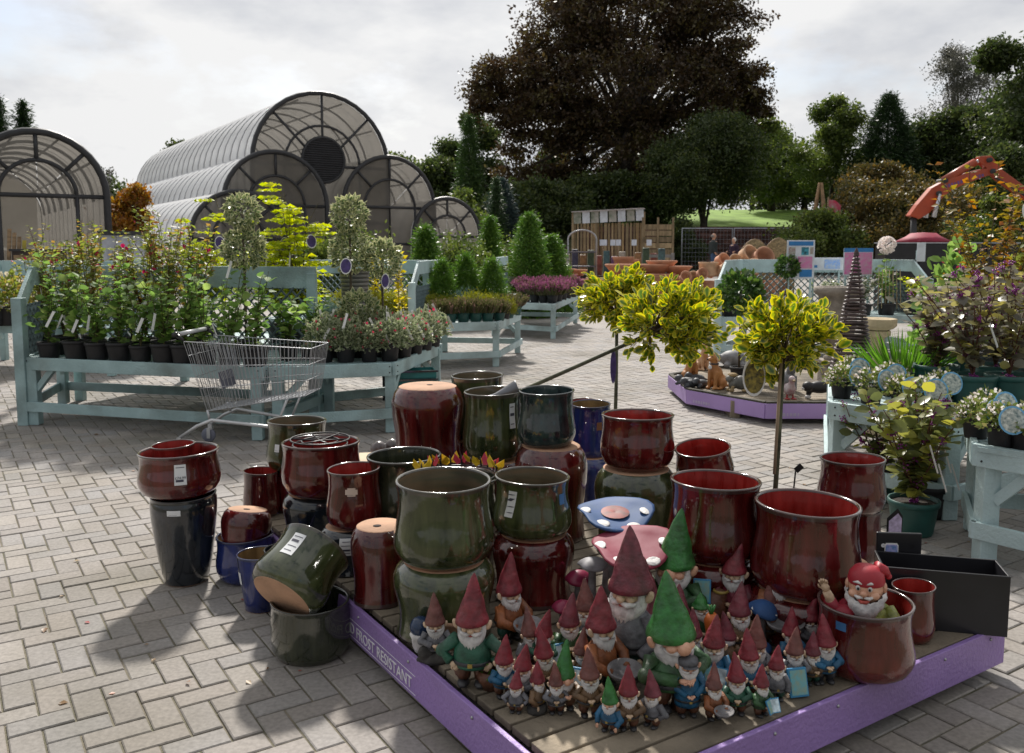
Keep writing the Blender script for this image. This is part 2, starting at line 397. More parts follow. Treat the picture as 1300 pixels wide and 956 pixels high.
for r in rows:
    vis = 2.7 < r[1] and abs(r[0]) < .575*r[1] and not on_platform(r[0], r[1])
    (near if vis and len(near) < 300 else rest).append(r)
def brick_mesh(name, rr):
    V = []; F = []; cols = []
    for r in rr:
        o = len(V); V += brick_geo(*r); F += [tuple(k+o for k in f) for f in BF]; q = rnd.random(); cols += [(q, 0, 0, 1)]*12
    me = bpy.data.meshes.new(name); me.from_pydata(V, [], F)
    ca = me.color_attributes.new('v', 'FLOAT_COLOR', 'POINT'); ca.data.foreach_set('color', np.array(cols, np.float32).ravel())
    me.materials.append(M_BRICK); me.update(); return me
for r in near: link('brick', brick_mesh('brick', [r]), paving)
o = link('brick_field', brick_mesh('brick_field', rest), paving); o['kind'] = 'stuff'
# lawn on the bank and the retaining wall in front of it
M_LAWN = mat('lawn_grass', (.20,.34,.04), .9, var=.18, scale=1.2, bump=.5, bscale=30)
grid_sheet('lawn', [3,5,7,9,12,16,20,26], [45.8,48,52,56,60,66], lambda x, y: terr(x, y) - .02, [M_LAWN])
M_WALL = mat('red_stone', (.10,.045,.035), .9, var=.3, scale=5, bump=.5, bscale=12, objvar=.35)
bw = thing('retaining_wall', 'low dark red stone retaining wall below the sunlit lawn', 'wall', (0,0,0))
mb = MB(); mb.box((12.2, 45.25, 1.3), (17.6, .45, 2.6)); mb.obj('wall_core', mat('wall_core', (.05,.03,.025), .95), bw)
for k in range(7):
    x = 3.5; z = .55 + k*.3
    while x < 20.8:
        w_ = rnd.uniform(.45, .8); q = MB(); q.box((x+w_/2, 44.99 + rnd.uniform(-.03,.03), z+.14), (w_-.03, .14, .27)); q.obj('stone', M_WALL, bw); x += w_

# ------------------------------------------------------------------ greenhouses
M_FRAME = mat('dark_frame', (.035,.036,.04), .5, spec=.4)
def glaze(name, col, clear, tf=.5):
    m = bpy.data.materials.new(name); nt, N, L, P = nodes_of(m); out = N['Material Output']
    tl = N.new('ShaderNodeBsdfTranslucent'); tr = N.new('ShaderNodeBsdfTransparent'); tr.inputs[0].default_value = (*[min(1, c*1.5) for c in col], 1)
    nz = N.new('ShaderNodeTexNoise'); nz.inputs['Scale'].default_value = 1.2; nz.inputs['Detail'].default_value = 6
    tcn = N.new('ShaderNodeTexCoord'); L.new(tcn.outputs['Object'], nz.inputs['Vector'])
    rp = N.new('ShaderNodeValToRGB'); rp.color_ramp.elements[0].position = .3; rp.color_ramp.elements[1].position = .7
    rp.color_ramp.elements[0].color = (*[c*.72 for c in col], 1); rp.color_ramp.elements[1].color = (*col, 1); L.new(nz.outputs[0], rp.inputs[0])
    L.new(rp.outputs[0], tl.inputs[0]); L.new(rp.outputs[0], P.inputs['Base Color']); P.inputs['Roughness'].default_value = .3
    a = N.new('ShaderNodeMixShader'); a.inputs[0].default_value = tf; L.new(P.outputs[0], a.inputs[1]); L.new(tl.outputs[0], a.inputs[2])
    b = N.new('ShaderNodeMixShader'); b.inputs[0].default_value = clear; L.new(a.outputs[0], b.inputs[1]); L.new(tr.outputs[0], b.inputs[2]); L.new(b.outputs[0], out.inputs[0])
    return m
M_ROOF = glaze('roof_sheet', (.95,.95,.95), .03, .25); M_PANE = glaze('smoked_pane', (.43,.405,.365), .48)
M_SEAM = mat('roof_seam', (.5,.51,.53), .5)
GA_ = Vector((-.553,.833,0)); GB_ = Vector((.833,.553,0))
def barrel(root, c, z0, rad, cz, length, npan, arch=True, fan=False, base=True):
    """c = front centre on the ground; vault of radius rad springing at height cz"""
    c = Vector(c)
    def P(s, h, d): return c + GB_*s + GA_*d + Vector((0,0,h))
    # outline of the cross section, left foot to right foot
    prof = [(-rad, z0)] + [(-rad*math.cos(math.pi*k/18), cz + rad*math.sin(math.pi*k/18)) for k in range(19)] + [(rad, z0)]
    dl = length/npan
    # one roof sheet, repeated: slightly bowed between its seams
    b = MB(); vs = []
    for d, bow in ((0.03,0), (dl*.5, .05), (dl-.03, 0)):
        for s, h in prof:
            k = 1 + bow/rad; vs.append(GB_*(s*k) + GA_*d + Vector((0,0, h if h < cz else cz+(h-cz)*k)))
    n = len(prof); fs = [(j*n+i, (j+1)*n+i, (j+1)*n+i+1, j*n+i+1) for j in range(2) for i in range(n-1)]
    b.add(vs, fs); me = b.mesh('roof_panel', M_ROOF)
    b = MB(); b.tube([GB_*(s*1.005) + Vector((0,0,h*1.002)) for s, h in prof], .022, 4); ms = b.mesh('roof_rib', M_SEAM)
    for k in range(npan):
        link('roof_panel', me, root, loc=c + GA_*(dl*k) - Vector(root.location)); link('roof_rib', ms, root, loc=c + GA_*(dl*(k+1)) - Vector(root.location))
    rl = Vector(root.location)
    f = MB(); f.tube([P(s*1.01, h*1.003, -.05)-rl for s, h in prof], .085, 6)
    ri = rad*.56
    f.tube([P(-ri*math.cos(math.pi*k/16), cz + ri*math.sin(math.pi*k/16), -.04)-rl for k in range(17)], .05, 5)
    for sg in (-1, 1): f.tube([P(sg*ri, z0, -.04)-rl, P(sg*ri, cz, -.04)-rl], .05, 5)
    for t in (45, 90, 135): f.tube([P(ri*math.cos(R(t))*(0 if fan else 1), cz + ri*math.sin(R(t))*(0 if fan else 1), -.04)-rl, P(rad*math.cos(R(t)), cz + rad*math.sin(R(t)), -.04)-rl], .05, 5)
    f.tube([P(-rad, cz, -.04)-rl, P(rad, cz, -.04)-rl], .055, 5)
    if cz > 3: f.tube([P(-rad, cz*.55, -.04)-rl, P(rad, cz*.55, -.04)-rl], .05, 5)
    f.tube([P(0, z0, -.04)-rl, P(0, cz, -.04)-rl], .045, 5) if fan else None
    f.obj('front_frame', M_FRAME, root)
    # inner hoops seen through the panes
    h = MB()
    for d in np.arange(1.6, length, 1.6): h.tube([P(s*.97, hh*.985, d)-rl for s, hh in prof[1:-1]], .05, 4)
    for t in (35, 70, 110, 145): h.tube([P(rad*.95*math.cos(R(t)), cz+rad*.95*math.sin(R(t)), .1)-rl, P(rad*.95*math.cos(R(t)), cz+rad*.95*math.sin(R(t)), length-.1)-rl], .035, 4)
    h.obj('inner_hoops', M_FRAME, root)['kind'] = 'stuff'
    q = MB(); q.add([P(s*.98, hh, length)-rl for s, hh in prof], [tuple(range(len(prof)))], 0, None, False); q.obj('rear_wall', M_PANE, root)
    # panes of the front, sector by sector
    def sector(a0, a1, r0, r1):
        q = MB(); m_ = 6; vs = []
        for r_ in (r0, r1):
            for i in range(m_+1):
                t = R(a0 + (a1-a0)*i/m_); vs.append(P(r_*math.cos(t), cz + r_*math.sin(t), .0)-rl)
        q.add(vs, [(i, i+1, m_+2+i, m_+1+i) for i in range(m_)], 0, None, False); q.obj('pane', M_PANE, root)
    for a in (0, 45, 90, 135):
        sector(a+1, a+44, ri+.03, rad-.06); sector(a+1, a+44, .02, ri-.03)
    for s0, s1 in ((-rad, -ri), (-ri, 0), (0, ri), (ri, rad)):
        for h0, h1 in ((z0, cz*.55), (cz*.55, cz)):
            q = MB(); q.add([P(s0+.04, h0+.03, 0)-rl, P(s1-.04, h0+.03, 0)-rl, P(s1-.04, h1-.03, 0)-rl, P(s0+.04, h1-.03, 0)-rl], [(0,1,2,3)], 0, None, False); q.obj('pane', M_PANE, root)
    if fan:
        q = MB(); Mx = frameM(P(0, cz+.22, -.12)-rl, GB_, (0,0,1)); rf = .8
        q.lathe([(rf, -.06), (rf+.07, 0), (rf, .07), (rf-.05, .0), (rf, -.06)], 32, 0, Mx)
        q.lathe([(.01, -.05), (rf, -.05)], 32, 0, Mx); vent = q.obj('vent', M_FRAME, root)
        for k in range(-9, 10):
            z = k*rf/10; hw = math.sqrt(rf*rf-z*z)-.03
            q = MB(); q.box((0,0,0), (2*hw, .02, .07), 0, Mx @ T(0, z, .02) @ rotM(R(40))); q.obj('louvre', mat('louvre', (.05,.05,.055), .5), vent)
GC = Vector((-6.98, 33, 0))
gh = thing('barrel_vault_greenhouse', 'large greenhouse of five stepped white barrel vaults with a dark round vent', 'greenhouse', GC)
barrel(gh, GC, .4, 2.6, 4.55, 20.5, 22, fan=True)
barrel(gh, GC - GB_*1.95 - GA_*.5, .4, 1.85, 3.05, 20.5, 22)
barrel(gh, GC - GB_*3.45 - GA_*1.0, .4, 1.6, 1.85, 20.5, 22)
barrel(gh, GC + GB_*2.6 - GA_*.2, .4, 1.9, 3.1, 19, 16)
barrel(gh, GC + GB_*5.0 - GA_*.4, .4, 1.5, 2.0, 19, 16)
g2c = Vector((-11.15, 21, 0))
gh2 = thing('tunnel_greenhouse', 'single barrel vault greenhouse with open storage inside at the left edge', 'greenhouse', g2c)
barrel(gh2, g2c, .05, 1.47, 2.78, 14, 14)
# things stored in front of the left greenhouse
M_PLY = mat('plywood', (.30,.20,.11), .7, var=.25, scale=3, stretch=(1,1,6))
M_DARKBOX = mat('dark_crate', (.05,.035,.03), .7, var=.3)
for k, (px, Y, w_, h_, d_, mm_, lab) in enumerate([(50, 18.6, .9, .95, .5, M_DARKBOX, 'dark wooden storage cabinet standing before the left greenhouse'), (98, 18.9, .7, .75, .5, M_PLY, 'brown plywood crate beside the dark cabinet at left greenhouse')]):
    p = at(px, 320, Y); t = thing('storage_cabinet' if k == 0 else 'plywood_crate', lab, 'cabinet' if k == 0 else 'crate', (p.x, p.y, 0), R(8))
    q = MB(); q.box((0,0,.55+h_/2), (w_, d_, h_)); q.obj('body', mm_, t, .01); q = MB(); q.box((0,0,.56+h_), (w_+.08, d_+.06, .05)); q.obj('top', M_FRAME, t)
    for s_ in (-1, 1): q = MB(); q.box((s_*w_*.4, 0, .275), (.07, .3, .55)); q.obj('leg', mm_, t)
    q = MB(); q.box((0, -d_/2-.012, .55+h_*.5), (w_*.9, .02, h_*.8)); q.obj('front_panel', M_DARKBOX if k else M_PLY, t)
p = at(10, 300, 18.4); t = thing('plank_bundle', 'upright brown planks leaning at the left greenhouse opening', 'planks', (p.x, p.y, 0))
for k in range(4):
    q = MB(); q.beam((k*.1-.12, 0, .0), (k*.1-.1, .25, 1.95-.08*k), .07, .03, (0,1,0)); q.obj('plank', mat('yellow_plank', (.45,.36,.05), .7) if k == 3 else M_PLY, t)
p = at(158, 300, 17.5); t = thing('grey_kiosk', 'small pale grey cabin with dark roof edge under the orange acer', 'cabin', (p.x, p.y, 0))
q = MB(); q.box((0,0,.9), (.62,.6,1.8)); q.obj('wall', mat('pale_grey', (.42,.44,.5), .6), t); q = MB(); q.box((0,0,1.84), (.74,.72,.07)); q.obj('roof', M_FRAME, t)
q = MB(); q.box((0,-.31,1.0), (.4,.025,1.1)); q.obj('door', mat('grey_door', (.32,.34,.4), .5), t)
# ------------------------------------------------------------------ trees
M_BARK = mat('bark', (.06,.05,.04), .95, var=.3, scale=6, bump=.6, bscale=20)
M_BARKP = mat('pale_bark', (.22,.2,.18), .9, var=.3, scale=8)
LM = {
 'copper': leafmat('leaf_copper', (.030,.018,.010), (.055,.032,.014), (.09,.076,.024), trans=.30, rough=.5),
 'dark': leafmat('leaf_dark', (.028,.044,.015), (.055,.08,.024), (.10,.12,.034), trans=.38),
 'green': leafmat('leaf_green', (.05,.08,.02), (.095,.13,.03), (.15,.18,.04), trans=.42),
 'con': leafmat('leaf_conifer', (.015,.034,.012), (.030,.06,.02), (.05,.09,.026), trans=.2),
 'conl': leafmat('leaf_conifer_light', (.020,.05,.012), (.045,.09,.02), (.08,.13,.03), trans=.2),
 'blue': leafmat('leaf_blue', (.03,.05,.05), (.06,.09,.085), trans=.2),
 'grey': leafmat('leaf_grey', (.06,.06,.05), (.10,.10,.08), trans=.3),
 'orange': leafmat('leaf_orange', (.16,.06,.012), (.30,.13,.02), (.26,.2,.04), trans=.4),
 'tan': leafmat('leaf_tan', (.05,.055,.018), (.10,.08,.026), (.20,.13,.036), trans=.35),
 'ygreen': leafmat('leaf_ygreen', (.10,.13,.02), (.2,.22,.03), (.3,.28,.04), trans=.4),
}
def crown_pts(rg, lobes, clump, flat=.55, hollow=.45, scat=.25):
    """sprig positions grouped in clumps inside ellipsoid lobes"""
    P = []; D = []; CL = []
    for (cx, cy, cz, rx, ry, rz, n) in lobes:
        m = max(4, n//clump)
        d = rg.normal(0, 1, (m, 3)); d /= np.linalg.norm(d, axis=1, keepdims=True)
        r = (hollow + (1-hollow)*rg.rand(m))**(.6)
        c = d*r[:,None]*np.array((rx, ry, rz)) + np.array((cx, cy, cz))
        sz = scat*(rx*ry*rz)**(1/3.)*(.6 + .9*rg.rand(m))
        k = rg.randint(0, m, n)
        q = rg.normal(0, 1, (n, 3)); q[:,2] *= flat
        p = c[k] + q*sz[k][:,None]
        P.append(p); D.append(q + .5*d[k] + rg.normal(0,.4,(n,3))); CL.append(c)
    return np.concatenate(P), np.concatenate(D), np.concatenate(CL)
def broadleaf(name, label, base, h, lobes, kind, sprig_size, rg, clump=26, trunk=.25, fork=.35, limbs=16, tm=T_FINE, bark=None, flat=.55, stems=1, cat='tree', group=None, hollow=.30, scat=.27):
    """lobes in metres relative to the base"""
    t = thing(name, label, cat, base, 0, group)
    P, D, CL = crown_pts(rg, lobes, clump, flat, hollow, scat)
    P[:,2] = np.maximum(P[:,2], .15)
    leaves('crown', P, D, sprig_size*(.7 + .6*rg.rand(len(P))), tm, LM[kind] if isinstance(kind, str) else kind, rg, t)
    b = MB(); zf = h*fork
    for s_ in range(stems):
        ang = rg.rand()*6.28; off = (0 if stems == 1 else .5*trunk*4)
        bx, by = off*math.cos(ang), off*math.sin(ang)
        lean = (0, 0) if stems == 1 else (bx*2.5, by*2.5)
        fk = Vector((lean[0] + rg.normal(0,.02)*h, lean[1], zf))
        b.tube([(bx, by, -.3), (bx*.9, by*.9, .25*zf), (fk + Vector((bx,by,0)))*.5 + Vector((0,0,zf*.05)), fk], [trunk*1.25, trunk, trunk*.85, trunk*.7], 8)
        sel = rg.permutation(len(CL))[:max(3, limbs//stems)]
        for k in sel:
            e = Vector(CL[k]); md = fk.lerp(e, .5); md.z += .06*(e-fk).length
            b.tube([fk - Vector((0,0,.1*zf*rg.rand())), fk.lerp(md, .5), md, e], [trunk*.42, trunk*.3, trunk*.2, trunk*.06], 5, 0, False)
    b.obj('trunk', bark or M_BARK, t)
    return t
def conifer(name, label, base, h, w, kind, rg, n=3500, size=.5, cat='tree', point=1.0, tm=T_NEED, lo=.03, group=None):
    t = thing(name, label, cat, base, 0, group)
    u = rg.rand(n)**1.35*(1-lo) + lo; th = rg.rand(n)*6.283
    tier = 1 - .16*np.abs(np.sin(u*26 + th*.5)); lump = 1 + .16*np.sin(th*5 + u*9) + .1*np.sin(th*11 + u*23)
    rr = w*(1-u)**point*tier*lump*(.45 + .55*rg.rand(n)**.45) + .02*w
    P = np.stack([rr*np.cos(th), rr*np.sin(th), u*h], 1)
    D = np.stack([np.cos(th), np.sin(th), -.15 + rg.normal(0,.35,n)], 1)
    leaves('crown', P, D, size*(.5 + .7*rg.rand(n))*(1-.5*u), tm, LM[kind] if isinstance(kind, str) else kind, rg, t)
    b = MB(); b.tube([(0,0,-.2), (0,0,h*.5), (0,0,h*.97)], [.05*w+.03, .035*w+.02, .01], 7); b.obj('trunk', M_BARK, t)
    return t
def tb(px, Y): p = at(px, 300, Y); return Vector((p.x, Y, terr(p.x, Y)-.05))
def zz(py, Y): return at(650, py, Y).z
RG = lambda s: np.random.RandomState(s)
# copper beech: lobes set by their place in the crown
Y = 56; b0 = tb(795, Y); s = Y/FPX
def lobe(px, py, rx, rz, n, Yl=Y, ry=None, b=b0): return ((px-CX)*Yl/FPX - b.x, Yl - b.y, zz(py, Yl) - b.z, rx*s, (ry or rx)*s, rz*s, n)
broadleaf('copper_beech', 'huge dark copper beech with spreading crown rising above the lawn', b0, 16,
  [lobe(800, 30, 95, 55, 3006), lobe(718, 52, 60, 40, 1586), lobe(672, 96, 62, 26, 1336), lobe(640, 122, 46, 18, 751), lobe(885, 45, 62, 42, 1586), lobe(922, 100, 48, 26, 1085), lobe(945, 132, 34, 16, 584),
   lobe(790, 115, 120, 50, 3507), lobe(700, 150, 70, 34, 1586), lobe(780, 195, 95, 45, 1753), lobe(875, 165, 75, 40, 1586), lobe(690, 215, 52, 50, 1252), lobe(735, 245, 60, 34, 1001), lobe(815, -25, 90, 35, 1252), lobe(740, -5, 50, 30, 668), lobe(900, -2, 50, 30, 668)],
  'copper', .60, RG(1), clump=30, trunk=.62, fork=.34, limbs=60, flat=.26, tm=T_SPR + T_FINE, hollow=.5, scat=.19)
def px_tree(name, label, cx, top, hw, Y, kind, seed, n=2600, size=.5, lobes=11, bot=None, **kw):
    b = tb(cx, Y); s = Y/FPX; rg = RG(seed); H = zz(top, Y) - b.z
    botz = (zz(bot, Y)-b.z) if bot else .15*H
    L_ = []
    for k in range(lobes):
        u = (k+.5)/lobes; z = botz + (H-botz)*(.12 + .76*u); wd = hw*s*math.sin(math.pi*min(.93, .28 + .62*u))
        a = rg.rand()*6.28; r_ = wd*(.2 + .7*rg.rand())
        rad = wd*(.30 + .32*rg.rand())
        L_.append((r_*math.cos(a)*1.1, r_*math.sin(a), min(z, H-rad*.75), rad, rad, rad*.8, int(1.3*n/lobes)))
    return broadleaf(name, label, b, H, L_, kind, size*1.15, rg, **kw)
def px_con(name, label, cx, top, hw, Y, kind, seed, **kw):
    b = tb(cx, Y); return conifer(name, label, b, zz(top, Y)-b.z, hw*Y/FPX, kind, RG(seed), **kw)
bt = 'background trees'
px_con('spruce_tree', 'dark spruce top cut by the left edge above the left greenhouse', 6, 124, 26, 62, 'con', 21, size=1.1, n=2600)
px_con('spruce_tree', 'dark spruce top just right of the one at left edge', 38, 131, 26, 63, 'con', 22, size=1.1, n=2600)
px_tree('broadleaf_tree', 'green tree top showing above the far end of greenhouse', 228, 170, 36, 64, 'dark', 23, n=2600, size=.7, trunk=.2)
px_tree('acer_tree', 'small orange leaved acer between the two greenhouses', 166, 226, 30, 25, 'orange', 24, n=2200, size=.32, trunk=.07, tm=T_FINE, lobes=9)
px_tree('broadleaf_tree', 'slim feathery young tree behind the orange acer', 142, 196, 9, 30, 'grey', 25, n=160, size=.22, trunk=.04, tm=T_FINE)
px_tree('broadleaf_tree', 'loose green tree behind the right shoulder of greenhouse', 512, 186, 42, 66, 'green', 26, n=2600, size=.7)
px_tree('broadleaf_tree', 'dark rounded tree left of the narrow green conifer', 555, 196, 50, 64, 'dark', 27, n=3200, size=.75)
px_tree('broadleaf_tree', 'tall dark tree behind the narrow green conifer', 602, 128, 42, 68, 'dark', 28, n=3200, size=.8, trunk=.3)
px_con('cypress_tree', 'narrow bright green conifer left of the copper beech', 596, 148, 27, 50, 'conl', 29, size=.6, n=3600, point=.7)
px_con('cypress_tree', 'low blue grey conifer below the beech left side', 637, 228, 36, 44, 'blue', 30, size=.6, n=2600, point=.8)
px_con('cypress_tree', 'very dark spiky conifer behind the heather bench', 630, 226, 16, 42, 'con', 31, size=.5, n=1500)
px_tree('laurel_bush', 'dark laurel mass left of the timber display rack', 690, 232, 58, 47, 'dark', 32, n=3000, size=.6, cat='bush')
px_tree('laurel_bush', 'dark laurel mass behind the timber display rack', 765, 222, 60, 50, 'dark', 33, n=3000, size=.6, cat='bush')
px_tree('laurel_bush', 'grey green bush right behind the greenhouse end', 585, 238, 34, 43, 'green', 34, n=1600, size=.5, cat='bush')
px_tree('holly_tree', 'multi stemmed dark tree standing on the lawn before beech', 893, 140, 84, 49, 'dark', 35, n=6800, size=.5, trunk=.08, stems=8, fork=.3, limbs=40, bot=268, lobes=14)
px_tree('broadleaf_tree', 'green tree mass between the beech and the airy tree', 978, 150, 52, 62, 'green', 36, n=3400, size=.75)
px_tree('broadleaf_tree', 'airy tree with sparse leafy top left of the cone conifer', 1052, 112, 54, 54, 'green', 37, n=2600, size=.5, trunk=.18, fork=.3, limbs=30)
px_tree('laurel_bush', 'mid green bush below the airy tree', 1020, 192, 55, 68, 'dark', 38, n=3000, size=.6, cat='bush')
px_con('cypress_tree', 'broad cone shaped dark conifer among the right hand trees', 1121, 121, 62, 52, 'con', 39, size=.75, n=5200, point=.75)
px_tree('broadleaf_tree', 'small grey tree just right of the cone conifer', 1160, 152, 26, 62, 'grey', 40, n=1200, size=.6)
px_tree('birch_tree', 'feathery birch with thin pale twigs at upper right', 1213, 44, 58, 60, 'grey', 41, n=1700, size=.42, trunk=.13, fork=.3, limbs=90, bark=M_BARKP, tm=T_FINE, bot=185, lobes=16, clump=14)
px_tree('broadleaf_tree', 'dark thicket behind the orange excavator arm', 1225, 128, 76, 52, 'dark', 42, n=5400, size=.6)
px_tree('broadleaf_tree', 'tall near black tree filling the upper right corner', 1302, -6, 84, 46, 'dark', 43, n=7600, size=.6, trunk=.35)
px_tree('rowan_tree', 'low spreading tree with tiered rusty brown foliage', 1112, 198, 84, 40, 'tan', 44, n=4200, size=.42, trunk=.12, fork=.25, flat=.16, lobes=10, clump=40)
px_tree('laurel_bush', 'low dark shrub behind the poster boards', 1040, 268, 52, 37, 'green', 45, n=1800, size=.4, cat='bush')
px_tree('laurel_bush', 'low brownish shrub under the excavator arm', 1175, 258, 50, 36, 'tan', 46, n=1800, size=.38, cat='bush')
px_tree('laurel_bush', 'bright green shrub below the excavator elbow', 1262, 244, 40, 33, 'green', 47, n=1800, size=.34, cat='bush')
px_tree('broadleaf_tree', 'dark thicket at the bottom of the upper right corner', 1290, 170, 60, 40, 'dark', 48, n=3000, size=.5)
px_tree('laurel_bush', 'dark green bush at foot of the lawn bank', 868, 276, 26, 43.8, 'dark', 49, n=900, size=.4, cat='bush')
for k, (px, tp) in enumerate([(430, 214), (470, 205), (955, 170), (1090, 190), (700, 180), (830, 170), (20, 210), (120, 215)]):
    px_tree('broadleaf_tree', ['distant dark tree behind the greenhouse roof', 'distant dark tree right of the round vent', 'distant tree left of the airy tree', 'distant tree behind the cone conifer', 'distant tree behind beech, left of its trunk', 'distant tree behind beech, right of its trunk', 'distant tree behind the left greenhouse', 'distant tree between the greenhouses'][k], px, tp, 62, 82, 'dark', 60+k, n=1800, size=1.2, trunk=.3)
# ------------------------------------------------------------------ painted timber benches
M_TEAL = mat('teal_paint', (.36,.50,.51), .55, var=.10, scale=5, stretch=(1,1,1), dark=(.29,.42,.43), bump=.3, bscale=60, dirt=.75)
M_TEALP = mat('pale_teal_paint', (.46,.59,.60), .55, var=.08, scale=5, dark=(.40,.52,.53), bump=.3, bscale=60, dirt=.65)
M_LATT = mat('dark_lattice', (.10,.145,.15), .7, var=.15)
BZ = .60
def bench(label, FL, FR, BR, BL, back=None, wing=(), m=None, lowrail=True, z=BZ, legs=None, name='plant_bench', brace=True):
    """back: None or a pair of corner indices (0 FL 1 FR 2 BR 3 BL) that carries the trellis back; wing: pairs (front, back corner)"""
    m = m or M_TEAL
    c = [Vector((*p, 0)) for p in (FL, FR, BR, BL)]
    o = (c[0]+c[1]+c[2]+c[3])/4; t = thing(name, label, 'bench', o); c = [p - o for p in c]
    def ins(k, d): return c[k] + (-c[k]).normalized()*d
    for k in range(4):                                            # rim boards
        a, b = c[k], c[(k+1) % 4]; dn = (b-a).normalized(); nin = Vector((-dn.y, dn.x, 0))
        q = MB(); q.beam(a + nin*.016 + dn*.002 + Vector((0,0,z-.055)), b + nin*.016 - dn*.034 + Vector((0,0,z-.055)), .032, .11); q.obj('rim_board', m, t, .004)
        if k in (0, 1):
            for e_, sg in ((a, 1), (b, -1)):
                for hz in (.03, .08):
                    s_ = MB(); s_.ell((0,0,0), (.006,.006,.006), 6, 4); s_.obj('screw', M_FRAME, t, loc=e_ + dn*(.05*sg) - nin*.002 + Vector((0,0,z-hz)))
    # slats, front to back
    n = max(4, int(((c[3]-c[0]).length + (c[2]-c[1]).length)/2/.115))
    for k in range(n):
        u = (k+.5)/n; a = c[0].lerp(c[3], u); b = c[1].lerp(c[2], u); d = (b-a).normalized()
        q = MB(); q.beam(a + d*.045 + Vector((0,0,z-.022)), b - d*.045 + Vector((0,0,z-.022)), .092, .022); q.obj('slat', m, t)
    lg = [ins(k, .09) for k in range(4)]
    for k in range(4):
        if back and k in back: continue
        q = MB(); q.box((lg[k].x, lg[k].y, (z-.04)/2), (.085, .085, z-.045), 0); q.obj('leg', m, t, .004)
    for k in ((0, 1), (1, 2), (3, 0), (2, 3)):
        if lowrail:
            a, b = lg[k[0]], lg[k[1]]; d = (b-a).normalized(); nn = Vector((d.y, -d.x, 0))
            q = MB(); q.beam(a - d*.05 + nn*.056 + Vector((0,0,.17)), b + d*.05 + nn*.056 + Vector((0,0,.17)), .026, .085); q.obj('rail', m, t, .003)
        if brace:
            a, b = lg[k[0]], lg[k[1]]; d = (b-a).normalized()
            q = MB(); q.beam(a + d*.04 + Vector((0,0,z-.28)), a + d*.21 + Vector((0,0,z-.1)), .04, .05); q.obj('brace', m, t)
    if back:
        a, b = c[back[0]], c[back[1]]; d = (b-a).normalized()
        for p, sg in ((a, 1), (b, -1)):
            q = MB(); q.box((p.x + d.x*.04*sg, p.y + d.y*.04*sg, .66), (.085, .085, 1.32)); q.obj('post', m, t, .004)
        q = MB(); q.beam(a + Vector((0,0,1.28)), b + Vector((0,0,1.28)), .035, .20); q.obj('back_board', m, t, .004)
        lattice(t, a + d*.1, b - d*.1, z + .0, 1.19)
    for f_, k_ in wing:
        a, b = c[f_], c[k_]; d = (b-a).normalized()
        q = MB(); q.box((a.x, a.y, .56), (.09, .09, 1.12)); q.obj('post', m, t, .004)
        L_ = (b-a).length
        q = MB(); q.beam(a + d*.02 + Vector((0,0,1.03)), a + d*min(.42, L_*.4) + Vector((0,0,1.30)), .034, .15); q.obj('wing_board', m, t, .003)
        q = MB(); q.beam(a + d*(min(.42, L_*.4)-.03) + Vector((0,0,1.295)), b + Vector((0,0,1.295)), .036, .17); q.obj('wing_board', m, t, .003)
        lattice(t, a + d*.08, b - d*.08, z, 1.05, cut=True)
    return t
def lattice(t, a, b, z0, z1, cut=False):
    q = MB(); L_ = (b-a).length; d = (b-a).normalized(); h = z1-z0; st_ = .105; n = Vector((d.y, -d.x, 0))
    for sgn in (1, -1):
        x = -h
        while x < L_ + h:
            p0 = [x, z0]; p1 = [x + h*sgn, z1]
            if sgn < 0: p0, p1 = [x + h, z0], [x, z1]
            def clip(p, q_):
                if p[0] < 0: k = (0-p[0])/(q_[0]-p[0]) if q_[0] != p[0] else 0; return [0, p[1]+(q_[1]-p[1])*k]
                if p[0] > L_: k = (L_-p[0])/(q_[0]-p[0]); return [L_, p[1]+(q_[1]-p[1])*k]
                return p
            if max(p0[0], p1[0]) > 0.02 and min(p0[0], p1[0]) < L_-.02:
                c0 = clip(p0, p1); c1 = clip(p1, p0)
                if abs(c0[1]-c1[1]) > .03: q.beam(a + d*c0[0] + n*(.006*sgn) + Vector((0,0,c0[1])), a + d*c1[0] + n*(.006*sgn) + Vector((0,0,c1[1])), .011, .026, n)
            x += st_
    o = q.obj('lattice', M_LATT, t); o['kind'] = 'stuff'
bench('teal timber bench with trellis back at left, loaded with leafy shrubs', (-4.29,7.66), (-1.99,7.0), (-1.80,8.1), (-4.55,8.78), back=(3, 2), wing=((0, 3),))
bench('teal timber bench end behind the trolley, loaded with pink flowered pots', (-1.95,7.0), (-.97,7.29), (-.71,8.79), (-1.76,8.1))
bench('teal bench behind the trellis back, loaded with golden feathery shrubs', (-4.5,8.9), (-1.75,8.24), (-1.0,9.5), (-3.9,10.3), lowrail=False)
bench('pale teal bench of heathers in the middle distance', (-1.26,11.1), (-.17,11.44), (.14,13.1), (-1.05,13.3), back=None, wing=((0, 3),), m=M_TEALP)
bench('pale teal bench of purple heathers farther back', (-.32,15.7), (.72,15.0), (1.36,18.3), (-.1,18.6), wing=((0, 3),), m=M_TEALP)
bench('teal bench with long back board beyond the golden shrubs', (-3.4,12.0), (-1.35,11.4), (-1.2,12.7), (-3.2,13.2), back=(3, 2), lowrail=False)
bench('teal bench with back board far left behind the fuchsias', (-7.2,11.2), (-4.8,10.6), (-4.9,11.6), (-7.1,12.2), back=(3, 2), lowrail=False)
bench('pale teal bench with trellis back at right carrying poster boards', (2.85,12.2), (5.9,12.5), (5.75,13.5), (3.5,13.45), back=(3, 2), wing=((1, 2), (0, 3)), m=M_TEALP)
bench('pale teal bench at right with white flowered pots, its far half', (1.965,5.42), (2.47,4.86), (4.3,6.0), (2.55,7.05), m=M_TEALP)
